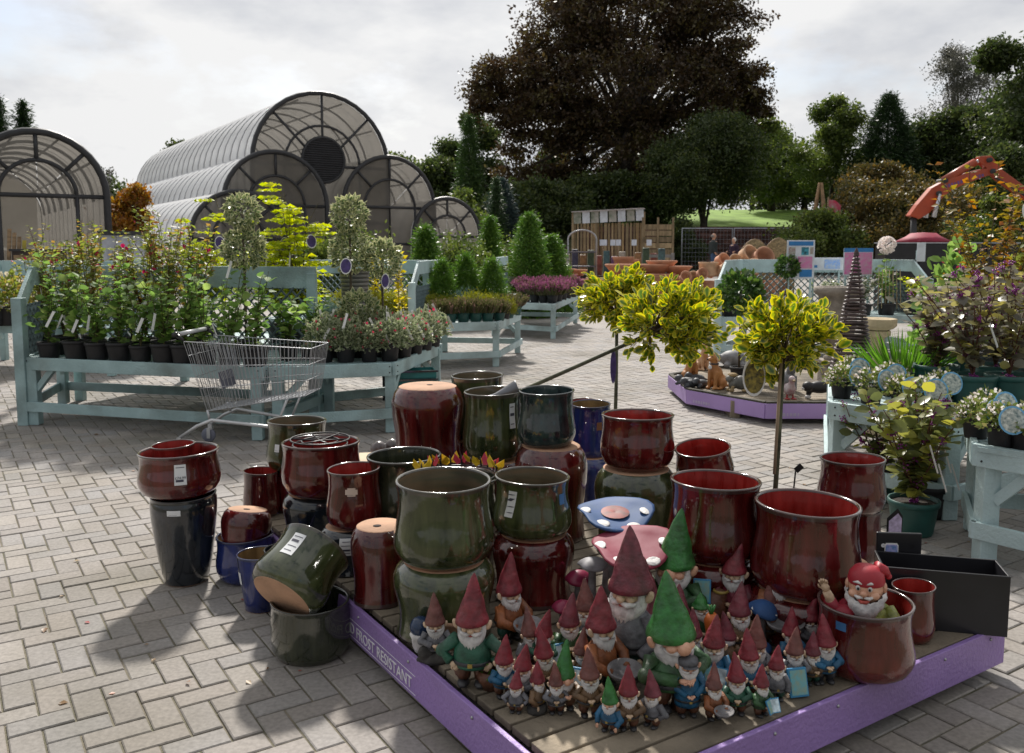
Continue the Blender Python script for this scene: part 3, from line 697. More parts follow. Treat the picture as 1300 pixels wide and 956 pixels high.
bench('pale teal bench at right edge with white flowered pots, its near half', (2.25,4.24), (2.85,3.5), (3.75,4.4), (2.5,4.80), m=M_TEALP)

# ------------------------------------------------------------------ potted plants
M_POT = mat('black_plastic', (.018,.017,.019), .55, var=.2, scale=12, spec=.4)
M_GPOT = mat('green_plastic', (.012,.075,.065), .5, var=.15, scale=8)
M_SOIL = mat('compost', (.035,.025,.018), .95, var=.4, scale=40, bump=.6, bscale=60)
M_STEM = mat('green_stem', (.10,.085,.03), .7, var=.3); M_RSTEM = mat('red_stem', (.10,.035,.02), .7); M_BR = mat('brown_stem', (.11,.085,.055), .85, var=.3, scale=20)
M_TAG = mat('white_tag', (.78,.78,.76), .5, var=.04); M_TAGB = mat('blue_tag', (.16,.42,.66), .45, var=.1, scale=30); M_TAGV = mat('violet_tag', (.06,.035,.16), .45, var=.25, scale=30)
LF = {
 'hyd': leafmat('leaf_hydrangea', (.10,.17,.05), (.18,.29,.075), (.34,.42,.14), trans=.58, rough=.55, spec=.3),
 'fuch': leafmat('leaf_fuchsia', (.11,.14,.035), (.21,.25,.05), (.30,.18,.06), trans=.56),
 'holly': leafmat('leaf_variegated', (.03,.075,.025), (.07,.13,.04), (.3,.32,.16), edge=(.62,.60,.36), trans=.3, rough=.3),
 'yholly': leafmat('leaf_yellow_holly', (.03,.085,.015), (.08,.19,.025), (.50,.48,.04), edge=(.82,.70,.07), trans=.36, rough=.22, spec=.7),
 'gold': leafmat('leaf_golden', (.30,.36,.02), (.45,.50,.03), (.60,.58,.05), trans=.5),
 'esc': leafmat('leaf_escallonia', (.05,.09,.03), (.11,.16,.05), edge=(.42,.44,.3), trans=.32, rough=.35),
 'pinkfl': leafmat('petal_pink', (.55,.05,.10), (.65,.12,.2), trans=.3), 'fuchfl': leafmat('petal_fuchsia', (.38,.01,.06), (.5,.03,.12), trans=.3),
 'whitefl': leafmat('petal_white', (.75,.72,.68), (.8,.72,.7), trans=.3), 'berry': leafmat('berry_purple', (.22,.02,.20), (.36,.05,.32), trans=.1, rough=.3),
 'heath': leafmat('heather_green', (.07,.09,.03), (.13,.13,.05), (.25,.15,.13), trans=.3), 'heathp': leafmat('heather_purple', (.16,.05,.11), (.30,.09,.19), (.38,.16,.26), trans=.3),
 'heathy': leafmat('heather_yellow', (.16,.18,.02), (.30,.30,.03), trans=.35), 'conl': leafmat('conifer_fresh', (.05,.12,.02), (.10,.20,.03), (.17,.27,.05), trans=.3),
 'conb': leafmat('conifer_blue', (.08,.14,.12), (.14,.21,.18), trans=.25), 'cony': leafmat('conifer_gold', (.18,.20,.02), (.32,.31,.04), trans=.3),
 'calli': leafmat('leaf_callicarpa', (.10,.12,.045), (.18,.20,.07), (.40,.38,.07), trans=.45, rough=.35), 'callid': leafmat('leaf_callicarpa_dark', (.11,.095,.08), (.19,.18,.12), (.40,.36,.10), trans=.4, rough=.3, spec=.6),
 'acer': leafmat('leaf_acer', (.14,.13,.02), (.26,.19,.03), (.34,.12,.03), trans=.45), 'grass': leafmat('leaf_iris', (.07,.17,.02), (.13,.27,.04), trans=.4),
 'daphne': leafmat('leaf_small', (.10,.15,.03), (.18,.22,.06), (.26,.2,.1), trans=.35), 'bay': leafmat('leaf_bay', (.03,.07,.02), (.06,.12,.03), (.12,.19,.04), trans=.3, rough=.3),
 'ywhite': leafmat('petal_cream', (.6,.55,.4), (.7,.62,.5), trans=.3), 'yleaf': leafmat('leaf_birch_yellow', (.4,.34,.02), (.55,.45,.03), trans=.5),
}
def plant_pot(b, r, h, n=16):
    b.lathe([(.001,0),(r*.74,0),(r*.78,.01),(r*.93,h*.82),(r*.93,h*.83),(r,h*.84),(r*1.0,h),(r*.93,h),(r*.90,h*.86)], n, 0)
    b.lathe([(r*.91,h*.88),(r*.5,h*.91),(.001,h*.92)], n, 1)
def stems_gen(rg, n, h, spread, z0, curve=.35, hv=.28):
    out = []
    for k in range(n):
        a = rg.rand()*6.283; s_ = spread*(.25 + .75*rg.rand()); hh = h*(1 - hv*rg.rand()); pts = []
        for i in range(6):
            u = i/5; r_ = s_*(u**(1+curve)); pts.append(Vector((r_*math.cos(a) + .02*rg.normal()*u*h, r_*math.sin(a) + .02*rg.normal()*u*h, z0 + hh*u*(1-.12*u*s_/max(h,.01)))))
        out.append(pts)
    return out
def on_stems(rg, stems, per, lo=.3, jit=.03, up=.3, whorl=2):
    P = []; D = []
    for pts in stems:
        for k in range(per):
            u = lo + (1-lo)*(k+rg.rand()*.6)/per; f_ = min(4.999, u*5); i = int(f_); p = pts[i].lerp(pts[i+1], f_-i)
            a0 = k*1.7 + rg.rand()
            for w_ in range(whorl):
                a = a0 + w_*6.283/whorl
                P.append((p.x + jit*rg.normal()*.5, p.y + jit*rg.normal()*.5, p.z + jit*rg.normal()*.5)); D.append((math.cos(a), math.sin(a), up + .3*rg.normal()))
    return np.array(P), np.array(D)
def strap_tag(t, p, L_=.13, ang=0, m=None, tilt=.5, w=.022):
    q = MB(); d = Vector((math.cos(ang)*tilt, math.sin(ang)*tilt, -1)).normalized()
    q.beam(Vector(p), Vector(p) + d*L_, w, .002, (math.cos(ang+1.2), math.sin(ang+1.2), .2)); q.obj('plant_tag', m or M_TAG, t)
def card_tag(t, p, w, h, m, rim=None, oval=True, face=-1.5708, tilt=-.25):
    """printed card on the plant, facing the given direction"""
    rim = rim or M_TAG
    M = T(*p) @ rotM(0,0,face+1.5708) @ rotM(tilt)
    n = 20
    def disc(k, y0, y1):
        b = MB(); e = []
        for i in range(n):
            a = 6.2832*i/n
            e.append((w/2*k*math.cos(a), h/2*k*math.sin(a)) if oval else (w/2*k*max(-1, min(1, 1.35*math.cos(a))), h/2*k*max(-1, min(1, 1.35*math.sin(a)))))
        vs = [(x, y0, z) for x, z in e] + [(x, y1, z) for x, z in e]
        b.add(vs, [tuple(range(n)), tuple(range(2*n-1, n-1, -1))] + [(i, n+i, n+(i+1) % n, (i+1) % n) for i in range(n)], 0, M, False); return b
    c = disc(1, -.0012, .0012).obj('plant_card', rim, t); disc(.86, -.0028, -.0014).obj('card_print', m, c)
def make_plant(name, label, cat, kind, h, w, seed, pot=(.085, .15), potm=None, group=None, **k):
    """a potted plant at the origin: pot, stems, foliage, flowers, tags"""
    rg = RG(seed); t = thing(name, label, cat, (0,0,0), 0, group); r_, ph = pot
    b = MB(); plant_pot(b, r_, ph); b.obj('pot', [potm or M_POT, M_SOIL], t)
    z0 = ph*.9
    if kind in ('shrub',):
        st_ = stems_gen(rg, k.get('stems', 7), h-z0, w, z0, k.get('curve', .3), k.get('hv', .28))
        q = MB()
        for s_ in st_: q.tube(s_, [.005,.0045,.004,.0035,.003,.002], 5, 0, False)
        q.obj('stems', k.get('stemm', M_STEM), t)
        P, D = on_stems(rg, st_, k.get('per', 9), k.get('lo', .2), .03, k.get('up', .25))
        ls = k.get('leaf', .08); tips = P[:,2] > z0 + (h-z0)*.8
        leaves('foliage', P, D, ls*(.6 + .6*rg.rand(len(P))), k.get('tm', T_OVAL), LF[k['lm']], rg, t, updir=.45)
        if 'fl' in k:
            nf = k.get('nfl', 20); ix = rg.choice(len(P), nf); top = k.get('fltop', True)
            Pf = P[ix] + rg.normal(0, .02, (nf, 3)) + np.array((0, 0, k.get('flz', .02)))
            _f = leaves('flowers', Pf, rg.normal(0, 1, (nf, 3)), k.get('flsz', .03)*(.7 + .6*rg.rand(nf)), k.get('fltm', T_FLOWER), LF[k['fl']], rg, t, updir=.3); _f['kind'] = 'stuff'
    elif kind == 'tuft':
        n = k.get('n', 260); th = rg.rand(n)*6.283; rr = w*np.sqrt(rg.rand(n)); hh = (h-z0)*(.55 + .45*rg.rand(n))*(1 - .35*(rr/w)**2)
        P = np.stack([rr*.6*np.cos(th), rr*.6*np.sin(th), np.full(n, z0)], 1); D = np.stack([rr*.7*np.cos(th), rr*.7*np.sin(th), hh], 1)
        leaves('foliage', P, D, np.linalg.norm(D, axis=1), k.get('tm', T_THIN), LF[k['lm']], rg, t)
        if 'fl' in k:
            m_ = n*3; ix = rg.randint(0, n, m_); u = .55 + .45*rg.rand(m_)
            leaves('flowers', P[ix] + D[ix]*u[:,None], D[ix] + rg.normal(0, .05, (m_, 3)), k.get('flsz', .022), T_DIA, LF[k['fl']], rg, t)['kind'] = 'stuff'
    elif kind == 'dome':
        n = k.get('n', 500); d = rg.normal(0, 1, (n, 3)); d /= np.linalg.norm(d, axis=1, keepdims=True); d[:,2] = np.abs(d[:,2])
        rr = (.45 + .55*rg.rand(n)**.5)*(1 + .12*np.sin(d[:,0]*9 + d[:,1]*7))
        P = d*rr[:,None]*np.array((w, w, h-z0)) + np.array((0,0,z0-.01))
        leaves('foliage', P, d + rg.normal(0,.5,(n,3)), k.get('leaf', .05)*(.6+.8*rg.rand(n)), k.get('tm', T_DIA), LF[k['lm']], rg, t)
        if 'fl' in k:
            nf = k.get('nfl', 40); ix = rg.choice(n, nf); leaves('flowers', d[ix]*np.array((w, w, h-z0))*1.02 + np.array((0,0,z0)), d[ix], k.get('flsz', .02), T_FLOWER, LF[k['fl']], rg, t, updir=.2)['kind'] = 'stuff'
    elif kind == 'cone':
        n = k.get('n', 1200); u = rg.rand(n)**1.3; th = rg.rand(n)*6.283
        rr = w*(1-u)**.7*(.5+.5*rg.rand(n)**.5)*(1+.12*np.sin(th*4+u*9)); P = np.stack([rr*np.cos(th), rr*np.sin(th), z0 + u*(h-z0)*.95], 1)
        leaves('foliage', P, np.stack([np.cos(th), np.sin(th), .9+.4*rg.normal(0,1,n)], 1), k.get('leaf', .07)*(.6+.7*rg.rand(n)), k.get('tm', T_NEED), LF[k['lm']], rg, t)
        q = MB(); q.tube([(0,0,z0-.02),(0,0,h*.8)], [.014,.004], 6); q.obj('stem', M_BR, t)
    elif kind == 'balls':
        q = MB(); q.tube([(0,0,z0-.03),(0,0,h*.5),(0,0,k['balls'][-1][0])], [.014,.012,.008], 6); q.obj('stem', M_BR, t)
        for bz, br in k['balls']:
            n = int(k.get('dens', 6500)*br*br*4); d = rg.normal(0,1,(n,3)); d /= np.linalg.norm(d, axis=1, keepdims=True)
            P = d*(br*(.55+.5*rg.rand(n)**.6))[:,None] + np.array((0,0,bz))
            leaves('ball_crown', P, d + rg.normal(0,.6,(n,3)), k.get('leaf', .05)*(.6+.7*rg.rand(n)), T_OVAL if k.get('leaf', .05) > .06 else T_VAR, LF[k['lm']], rg, t, updir=.2)
    elif kind == 'pinnate':
        q = MB(); P = []; D = []
        st_ = stems_gen(rg, k.get('stems', 8), h-z0, w*.7, z0, .5, .62)
        for s_ in st_:
            q.tube(s_, [.008,.007,.006,.005,.003,.002], 5, 0, False)
            for j in range(k.get('fronds', 7)):
                u = .28 + .72*rg.rand(); f_ = min(4.99, u*5); i = int(f_); p = s_[i].lerp(s_[i+1], f_-i); a = rg.rand()*6.283; L_ = .24*(.7+.5*rg.rand())
                d = Vector((math.cos(a), math.sin(a), .25)); e = p + d*L_ - Vector((0,0,.06)); sdv = Vector((-d.y, d.x, 0))
                q.tube([p, p+d*L_*.5, e], [.002,.002,.001], 3, 0, False)
                for l in range(9):
                    c_ = p.lerp(e, .12 + .88*l/8)
                    for sg in (-1, 1): P.append(c_); D.append(sdv*sg + d*.5 + Vector((0,0,-.2)))
        q.obj('stems', M_STEM, t)
        leaves('foliage', P, D, k.get('leaf', .06)*(.7+.5*rg.rand(len(P))), T_DIA, LF[k['lm']], rg, t, updir=.15)
    for (x, y, z, a, L_) in k.get('straps', []): strap_tag(t, (x, y, z), L_, a)
    for (x, y, z, w_, h_, m_, ov) in k.get('cards', []): card_tag(t, (x, y, z), w_, h_, m_, None, ov)
    return t
def place_rows(proto, labels, spots, seed, smin=.88, smax=1.1, z=None):
    rr = random.Random(seed)
    for i, (lab, sp) in enumerate(zip(labels, spots)):
        s_ = rr.uniform(smin, smax); rz = rr.uniform(-.5, .5) if any(c.name.startswith('plant_card') for c in (proto[0] if isinstance(proto, list) else proto).children) else rr.uniform(-3, 3)
        pr = proto[i % len(proto)] if isinstance(proto, list) else proto
        loc = (sp[0], sp[1], sp[2] if len(sp) > 2 else (z if z is not None else BZ - .008))
        if not pr.get('used'): pr['used'] = 1; pr['label'] = lab; pr.location = loc; pr.scale = (s_,)*3; pr.rotation_euler = (0,0,rz)
        else: copy_tree(pr, lab, loc, rz, s_)
    for pr in (proto if isinstance(proto, list) else [proto]):
        pass
def px_spots(pts, z=BZ-.008): return [(*gp(px, py, z).xy, z) for px, py in pts]
# front row of the left bench: broad leaved shrubs in black pots
def on_bench(px, Y, z=BZ-.010): p = at(px, 400, Y); return (p.x, Y, z)
hyd = [make_plant('leafy_shrub', 'x', 'shrub', 'shrub', .78, .20, 100+k, (.11,.155), stems=6, per=9, leaf=.085, hv=.55, lm='hyd', lo=.1, straps=[(.06,-.14,.40,-1.2,.14), (-.08,-.13,.36,-1.8,.12)]) for k in range(3)]
xs_ = [60, 95, 122, 150, 177, 207, 232, 258, 290, 322]
labs = [f'{ORD[i]} broad leaved shrub from the left in the front row of the left bench' for i in range(10)]
place_rows(hyd, labs, [on_bench(px, 7.78 - .00225*(px-30)) for px in xs_], 1)
hyd2 = [make_plant('leafy_shrub', 'x', 'shrub', 'shrub', .92, .22, 110+k, (.105,.155), stems=6, per=10, leaf=.075, hv=.5, lm='hyd', lo=.15, straps=[(.05,-.12,.5,-1.2,.14)]) for k in range(2)]
place_rows(hyd2, [f'{ORD[i]} leafy shrub from the left in the second row of the left bench' for i in range(6)], [on_bench(px, 8.1 - .0022*(px-30)) for px in (80, 120, 166, 206, 246, 290)], 2)
fu = [make_plant('fuchsia_plant', 'x', 'fuchsia', 'shrub', 1.16, .30, 120+k, (.10,.155), stems=11, per=28, leaf=.056, lm='fuch', lo=.3, stemm=M_RSTEM, fl='fuchfl', nfl=12, flsz=.038, tm=T_DIA, straps=[(.05,-.1,.62,-1.2,.13)]) for k in range(3)]
place_rows(fu, [f'{ORD[i]} tall fuchsia with crimson flowers from the left on the left bench' for i in range(7)], [on_bench(px, 8.38 - .0021*(px-30)) for px in (50, 84, 118, 150, 184, 215, 247)], 3)
fu2 = [make_plant('fuchsia_plant', 'x', 'fuchsia', 'shrub', 1.34, .28, 130+k, (.10,.155), stems=9, per=30, leaf=.056, lm='fuch', lo=.3, stemm=M_RSTEM, fl='fuchfl', nfl=14, flsz=.036, tm=T_DIA) for k in range(2)]
place_rows(fu2, [f'{ORD[i]} reddish fuchsia from the left on the bench behind the trellis' for i in range(4)], [on_bench(px, 9.25 - .0018*(px-30)) for px in (58, 112, 160, 206)], 4)
# variegated holly balls
hb = make_plant('holly_standard', 'variegated two ball holly standard on the left bench', 'topiary', 'balls', 1.45, .2, 140, (.11,.16), lm='holly', balls=[(.96,.165),(1.28,.135)], leaf=.055, straps=[(-.06,-.16,.85,-1.9,.16)])
hb.location = on_bench(312, 7.72); hb.scale = (1,1,1)
hb2 = make_plant('holly_standard', 'variegated holly tree of stacked balls with violet card', 'topiary', 'balls', 1.6, .2, 141, (.12,.17), lm='holly', balls=[(.93,.17),(1.27,.15)], leaf=.055, cards=[(.0,-.22,.80,.105,.15,M_TAGV,True)])
hb2.location = on_bench(446, 8.15)
hb3 = make_plant('holly_standard', 'shorter variegated ball holly beside the stacked one', 'topiary', 'balls', 1.3, .2, 142, (.12,.17), lm='holly', balls=[(.86,.17)], leaf=.055, cards=[(.06,-.22,.66,.075,.14,M_TAGV,True)])
hb3.location = on_bench(486, 8.35)
hb4 = make_plant('holly_bush', 'low variegated holly bush among the bench end plants', 'bush', 'balls', .6, .2, 143, (.11,.16), lm='holly', balls=[(.40,.17)], leaf=.055); hb4.location = on_bench(455, 7.85)
# golden feathery shrubs behind the trellis
gd = [make_plant('golden_robinia', 'x', 'shrub', 'pinnate', 1.72, .44, 150+k, (.14,.2), stems=11, fronds=10, lm='gold', leaf=.075, cards=[(.08,-.34,1.05,.1,.14,M_TAGV,True)], straps=[(-.1,-.2,.95,-1.9,.2), (.25,-.2,.6,-1.2,.16)]) for k in range(2)]
place_rows(gd, ['golden yellow feathery robinia, the tallest behind the trellis', 'golden yellow feathery robinia right of the tallest one', 'golden yellow feathery robinia left of the holly balls'], [on_bench(355, 9.0), on_bench(378, 8.7), on_bench(268, 9.3)], 5, .88, 1.0)
# escallonia in black pots along the bench end
es = [make_plant('pink_shrub', 'x', 'shrub', 'dome', .37, .165, 160+k, (.088,.145), lm='esc', n=720, leaf=.038, tm=T_DIA, fl='pinkfl', nfl=16, flsz=.026, straps=[(.07,-.13,.30,-1.3,.14), (.03,.02,.42,-.6,.14)]) for k in range(3)]
esp = [(420,463),(440,457),(466,458),(493,458),(512,447),(528,442),(540,435),(552,430)]
place_rows(es, [f'{ORD[i]} pink flowered shrub in black pot from the left on the bench end' for i in range(8)], [on_bench(px, Y) for px, Y in ((410,7.42),(438,7.42),(468,7.44),(494,7.50),(511,7.72),(526,8.0),(538,8.3),(549,8.6))], 6)
es2 = [make_plant('pink_shrub', 'x', 'shrub', 'dome', .42, .17, 170, (.088,.145), lm='esc', n=720, leaf=.04, fl='pinkfl', nfl=10, flsz=.026, straps=[(.03,.02,.45,-.6,.15)])]
place_rows(es2, [f'{ORD[i]} pink flowered shrub from the left in the rear row of the bench end' for i in range(4)], [on_bench(px, Y) for px, Y in ((425,7.75),(456,7.75),(486,7.82),(508,8.1))], 7)
lb = make_plant('leafy_shrub', 'x', 'shrub', 'shrub', .62, .2, 175, (.1,.15), stems=8, per=8, leaf=.09, lm='hyd', straps=[(.06,-.14,.4,-1.2,.14)])
place_rows(lb, ['broad leaved shrub at the left of the bench end behind the trolley', 'broad leaved shrub right behind the trolley basket front'], [on_bench(365, 7.5), on_bench(392, 7.65)], 8)
# cream flowers at the far left and young birch with yellow leaves
cf = make_plant('cream_flowers', 'cream flowering plant at the left edge behind the bench post', 'shrub', 'dome', .5, .25, 176, (.12,.18), lm='fuch', n=420, leaf=.06, fl='ywhite', nfl=90, flsz=.04); cf.location = on_bench(12, 11.0); cf.scale = (1.3,1.3,1.3)
cf2 = copy_tree(cf, 'cream flowering plant low at the left picture edge', on_bench(-8, 10.9), 1.0, 1.25)
yb = make_plant('yellow_birch', 'slender sapling with yellow leaves right of the holly balls', 'sapling', 'shrub', 1.45, .16, 177, (.12,.18), stems=3, per=34, leaf=.06, lm='yleaf', lo=.3, tm=T_DIA); yb.location = on_bench(512, 9.1, 0.3); yb.location.z = .25
q = make_plant('yellow_birch', 'slender sapling with yellow leaves beside the dark vertical planter', 'sapling', 'shrub', 1.15, .16, 178, (.12,.18), stems=3, per=30, leaf=.055, lm='yleaf', lo=.3, tm=T_DIA); q.location = on_bench(478, 11.9)
st1 = thing('nursery_crate', 'upturned black nursery crate carrying the yellow sapling', 'crate', (yb.location.x, yb.location.y, 0)); b = MB(); b.box((0,0,.245), (.4,.4,.01)); b.obj('top', M_POT, st1)
for sx in (-1, 1):
    b = MB(); b.box((sx*.19,0,.12), (.015,.4,.24)); b.obj('side', M_POT, st1); b = MB(); b.box((0,sx*.19,.12), (.36,.015,.24)); b.obj('side', M_POT, st1)
# second bench: golden dwarf conifers, heathers
gy = make_plant('golden_conifer', 'x', 'dwarf conifer', 'dome', .34, .2, 180, (.1,.13), lm='cony', n=520, leaf=.06, tm=T_NEED)
place_rows(gy, [f'{ORD[i]} golden dwarf conifer from the left on the heather bench' for i in range(6)], [on_bench(px, 12.0) for px in (548, 566, 584, 602, 620, 640)] , 9)
hg = [make_plant('heather_plant', 'x', 'heather', 'tuft', .33, .14, 183+k, (.085,.12), M_GPOT, lm='heath', n=330, fl='heath') for k in range(2)]
place_rows(hg, [f'{ORD[i]} pale heather from the left along the front of the heather bench' for i in range(8)], [on_bench(px, Y) for px, Y in ((556,11.36),(572,11.40),(588,11.46),(604,11.5),(619,11.55),(634,11.7),(645,12.15),(655,12.7))], 10)
fc = make_plant('fresh_conifer', 'x', 'dwarf conifer', 'cone', .85, .26, 186, (.12,.17), lm='conl', n=1000, leaf=.10)
place_rows(fc, ['feathery fresh green conifer at the left of the heather bench', 'loose green conifer in the middle of the heather bench', 'green conifer at the rear of the heather bench'], [on_bench(562, 12.3), on_bench(592, 12.7), on_bench(625, 12.6)], 11, .85, 1.05)
cb_ = make_plant('blue_juniper', 'x', 'dwarf conifer', 'dome', .36, .26, 187, (.12,.15), lm='conb', n=600, leaf=.08, tm=T_NEED)
place_rows(cb_, ['low blue juniper on the heather bench', 'low blue juniper at the bench end behind the trellis'], [on_bench(592, 12.2), on_bench(418, 9.3)], 12)
# dwarf golden conifers on the bench behind the pink shrubs (left of the wing)
place_rows([make_plant('golden_conifer', 'x', 'dwarf conifer', 'dome', .4, .24, 188, (.12,.15), lm='cony', n=600, leaf=.07, tm=T_NEED)], [f'{ORD[i]} golden mound conifer from the left beyond the pink shrubs' for i in range(4)], [(*at(px, 400, Y).xy, .592) for px, Y in ((440,12.1),(464,12.0),(486,11.9),(505,11.8))], 13)
# third bench: purple heathers
hp = [make_plant('purple_heather', 'x', 'heather', 'tuft', .42, .17, 190+k, (.1,.14), lm='heath', n=330, fl='heathp', flsz=.032) for k in range(2)]
place_rows(hp, [f'{ORD[i]} purple heather from the left on the farther bench' for i in range(9)], [on_bench(px, Y) for px, Y in ((668,15.9),(679,15.7),(690,15.6),(701,15.5),(708,15.9),(714,16.4),(720,16.9),(726,17.4),(731,18.0))], 14)
place_rows([hp[0]], [f'{ORD[i]} purple heather from the left in the rear row of farther bench' for i in range(5)], [on_bench(px, 16.9) for px in (664, 676, 688, 699, 709)], 15)
# big conifers standing between the benches
for i, (px, top, hw, Y, lm_, lab) in enumerate([(672, 272, 32, 20.0, 'conl', 'tall bushy green conifer behind the purple heathers'), (700, 300, 30, 20.6, 'conl', 'shorter bushy conifer at the right of the tall one'), (622, 276, 18, 22, 'conl', 'narrow green conifer between the heather benches'), (540, 288, 22, 17, 'conl', 'light green weeping conifer beyond the golden sapling')]):
    p = at(px, 300, Y); conifer('garden_conifer', lab, (p.x, Y, 0), zz(top, Y), hw*Y/FPX, LF[lm_], RG(200+i), n=2600, size=.30, point=.55)
for i, (px, top, hw, Y, lab) in enumerate([(416, 290, 30, 14.8, 'grassy dark green shrub below the round vent'), (450, 292, 30, 15.2, 'grassy dark green shrub behind the holly balls'), (575, 300, 34, 18, 'pale green shrub beyond the heather bench wing'), (655, 300, 26, 24, 'grey green shrub behind the tall bushy conifer')]):
    p = at(px, 300, Y); s_ = Y/FPX; H = zz(top, Y)
    broadleaf('garden_shrub', lab, (p.x, Y, 0), H, [(0,0,H*.55,hw*s_,hw*s_,H*.45,900)], 'green', .26, RG(210+i), trunk=.03, fork=.2, limbs=8, tm=T_FINE, cat='shrub')

# ------------------------------------------------------------------ right hand side plants
bay = make_plant('bay_standard', 'x', 'topiary', 'balls', 1.2, .2, 220, (.10,.16), lm='bay', balls=[(1.0,.21)], leaf=.07, dens=4200)
place_rows(bay, ['clipped bay ball on stem left of the poster board', 'clipped bay ball just in front of the poster board'], [(*at(940,400,9.0).xy, .19), (*at(998,400,12.6).xy, .59)], 16, .98, 1.02)
bay.location.z = .19; bay.scale = (.95,.95,.92); bpy.data.objects['bay_standard.001'].scale = (.72,.72,.70)
for i, (px, Y, lab) in enumerate([(938,12.75,'bright green leafy plant left of the bay balls'), (926,12.42,'yellow green leafy plant by the bay ball stem')]):
    c = make_plant('green_shrub', lab, 'shrub', 'cone', .52, .22, 222+i, (.12,.16), lm='conl', n=700, leaf=.09); c.location = (*at(px,400,Y).xy, .59)
for i, (px, Y, h_, w_, lm_, lab) in enumerate([(1125,12.7,.75,.3,'hyd','climbing plants on canes in front of the right bench'), (1095,12.6,.6,.25,'esc','grey leaved shrub behind the rusty spiral'), (1045,12.7,.55,.3,'esc','pale variegated shrub above the stone urn'), (1160,12.78,.6,.25,'gold','yellow green vine by the right bench post')]):
    c = make_plant('climber_plant' if i == 0 else 'bench_shrub', lab, 'shrub', 'shrub', h_, w_, 226+i, (.13,.17), stems=10, per=12, leaf=.07, lm=lm_, tm=T_DIA, fl='whitefl', nfl=10, flsz=.05); c.location = (*at(px,400,Y).xy, .59)
    if i == 0:
        for k in range(7): b = MB(); b.tube([(-.16+.055*k,-.08,.1),(-.15+.05*k,-.05,.66)], .006, 5); b.obj('cane', mat('cane', (.42,.33,.18), .7), c)
mop = make_plant('white_hydrangea', 'white mophead flower above the climbing plants', 'flower', 'shrub', 1.0, .1, 230, (.1,.15), stems=3, per=6, leaf=.1, lm='hyd', fl='whitefl', nfl=1, flsz=.02); mop.location = (*at(1122,400,12.9).xy, .59)
b = MB(); rg_ = RG(3); n_ = 160; d_ = rg_.normal(0,1,(n_,3)); d_ /= np.linalg.norm(d_,axis=1,keepdims=True)
leaves('flower_head', d_*.11 + np.array((0,0,1.0)), d_, .05, T_FLOWER, LF['whitefl'], rg_, mop)
# green rounded shrubs and callicarpas
for i, (px, Y, top, hw, lm_, lf, lab, kind_) in enumerate([
    (1212, 10.2, 322, 42, 'hyd', .12, 'bright green broad leaved bush behind the right stone urn', 'dome'),
    (1285, 9.4, 330, 40, 'fuch', .09, 'mixed green shrub at right edge behind the acer', 'dome')]):
    s_ = Y/FPX; H = zz(top, Y)
    c = make_plant('green_bush', lab, 'bush', kind_, H, hw*s_, 235+i, (.2,.3), lm=lm_, n=900, leaf=lf, tm=T_OVAL, fl='pinkfl', nfl=14, flsz=.05); c.location = (*at(px,400,Y).xy, 0)
def callicarpa(label, loc, h, w, seed, dark=False, pot=(.13,.2), potm=None, stems=9, per=11, nb=60, straps=2, lf=.075):
    t = make_plant('beautyberry_plant', label, 'shrub', 'shrub', h, w, seed, pot, potm or M_GPOT, stems=stems, per=per, leaf=lf, lm='callid' if dark else 'calli', lo=.12, stemm=M_RSTEM, straps=[(.05*k,-.15,h*.62-.1*k,-1.3,.15) for k in range(straps)])
    rg = RG(seed+500); st_ = [c for c in t.children if c.name.startswith('stems')][0]  # berries in tight clusters along the stems
    me = st_.data; n = len(me.vertices); co = np.empty(n*3, np.float32); me.vertices.foreach_get('co', co); co = co.reshape(-1,3)
    base = co[rg.randint(0, n, nb)]; P = np.repeat(base, 9, 0) + rg.normal(0, .011, (nb*9, 3))
    leaves('berries', P, rg.normal(0,1,P.shape), .0125, T_BERRY, LF['berry'], rg, t)['kind'] = 'stuff'
    t.location = loc; return t
g = gp(1172, 686); callicarpa('beautyberry in green pot on the paving beside the right bench', (g.x, g.y+.13, 0), .84, .34, 240, pot=(.135,.19), stems=15, per=12, lf=.095)
g = gp(1205, 676); callicarpa('beautyberry in dark pot just behind the green potted one', (g.x+.02, g.y+.3, 0), .72, .30, 241, dark=True, pot=(.12,.19), potm=M_POT, stems=8)
g = gp(1110, 640); callicarpa('low beautyberry with purple berries behind the maroon pot', (g.x+.08, g.y+.1, 0), .66, .30, 242, pot=(.12,.18), stems=8)
z_ = .59
for i, (px, Y, h_, w_) in enumerate([(1192,5.75,.72,.36),(1240,5.3,.84,.40),(1286,5.3,.9,.40),(1215,6.1,.8,.38),(1268,5.75,.9,.40),(1312,5.5,.95,.42)]):
    callicarpa(['purple leaved beautyberry at left of the right bench clump', 'purple leaved beautyberry in the middle of the right bench clump', 'purple leaved beautyberry at right edge of the bench clump', 'purple leaved beautyberry at the back left of the clump', 'purple leaved beautyberry at the back of the clump under the acer', 'purple leaved beautyberry cut by the right picture edge'][i], (*at(px,400,Y).xy, z_), h_, w_, 250+i, dark=True, pot=(.14,.2), stems=10, per=11, nb=46, lf=.085, straps=1)
ac = make_plant('acer_sapling', 'slender acer with orange and yellow leaves and a white oval tag', 'sapling', 'shrub', 1.62, .44, 260, (.15,.22), stems=17, per=30, leaf=.06, hv=.5, lm='acer', lo=.35, tm=T_DIA, cards=[(-.02,-.40,1.20,.10,.15,M_TAG,True)]); ac.location = (*at(1262,400,6.35).xy, .59)
ac2 = make_plant('acer_sapling', 'slender red tinted acer at far right behind the beautyberries', 'sapling', 'shrub', 1.2, .3, 261, (.15,.22), stems=9, per=22, leaf=.06, lm='acer', lo=.35, tm=T_DIA); ac2.location = (*at(1225,400,7.3).xy, .35)
b = thing('low_stand', 'low timber stand under the red tinted acer', 'stand', (ac2.location.x, ac2.location.y, 0))
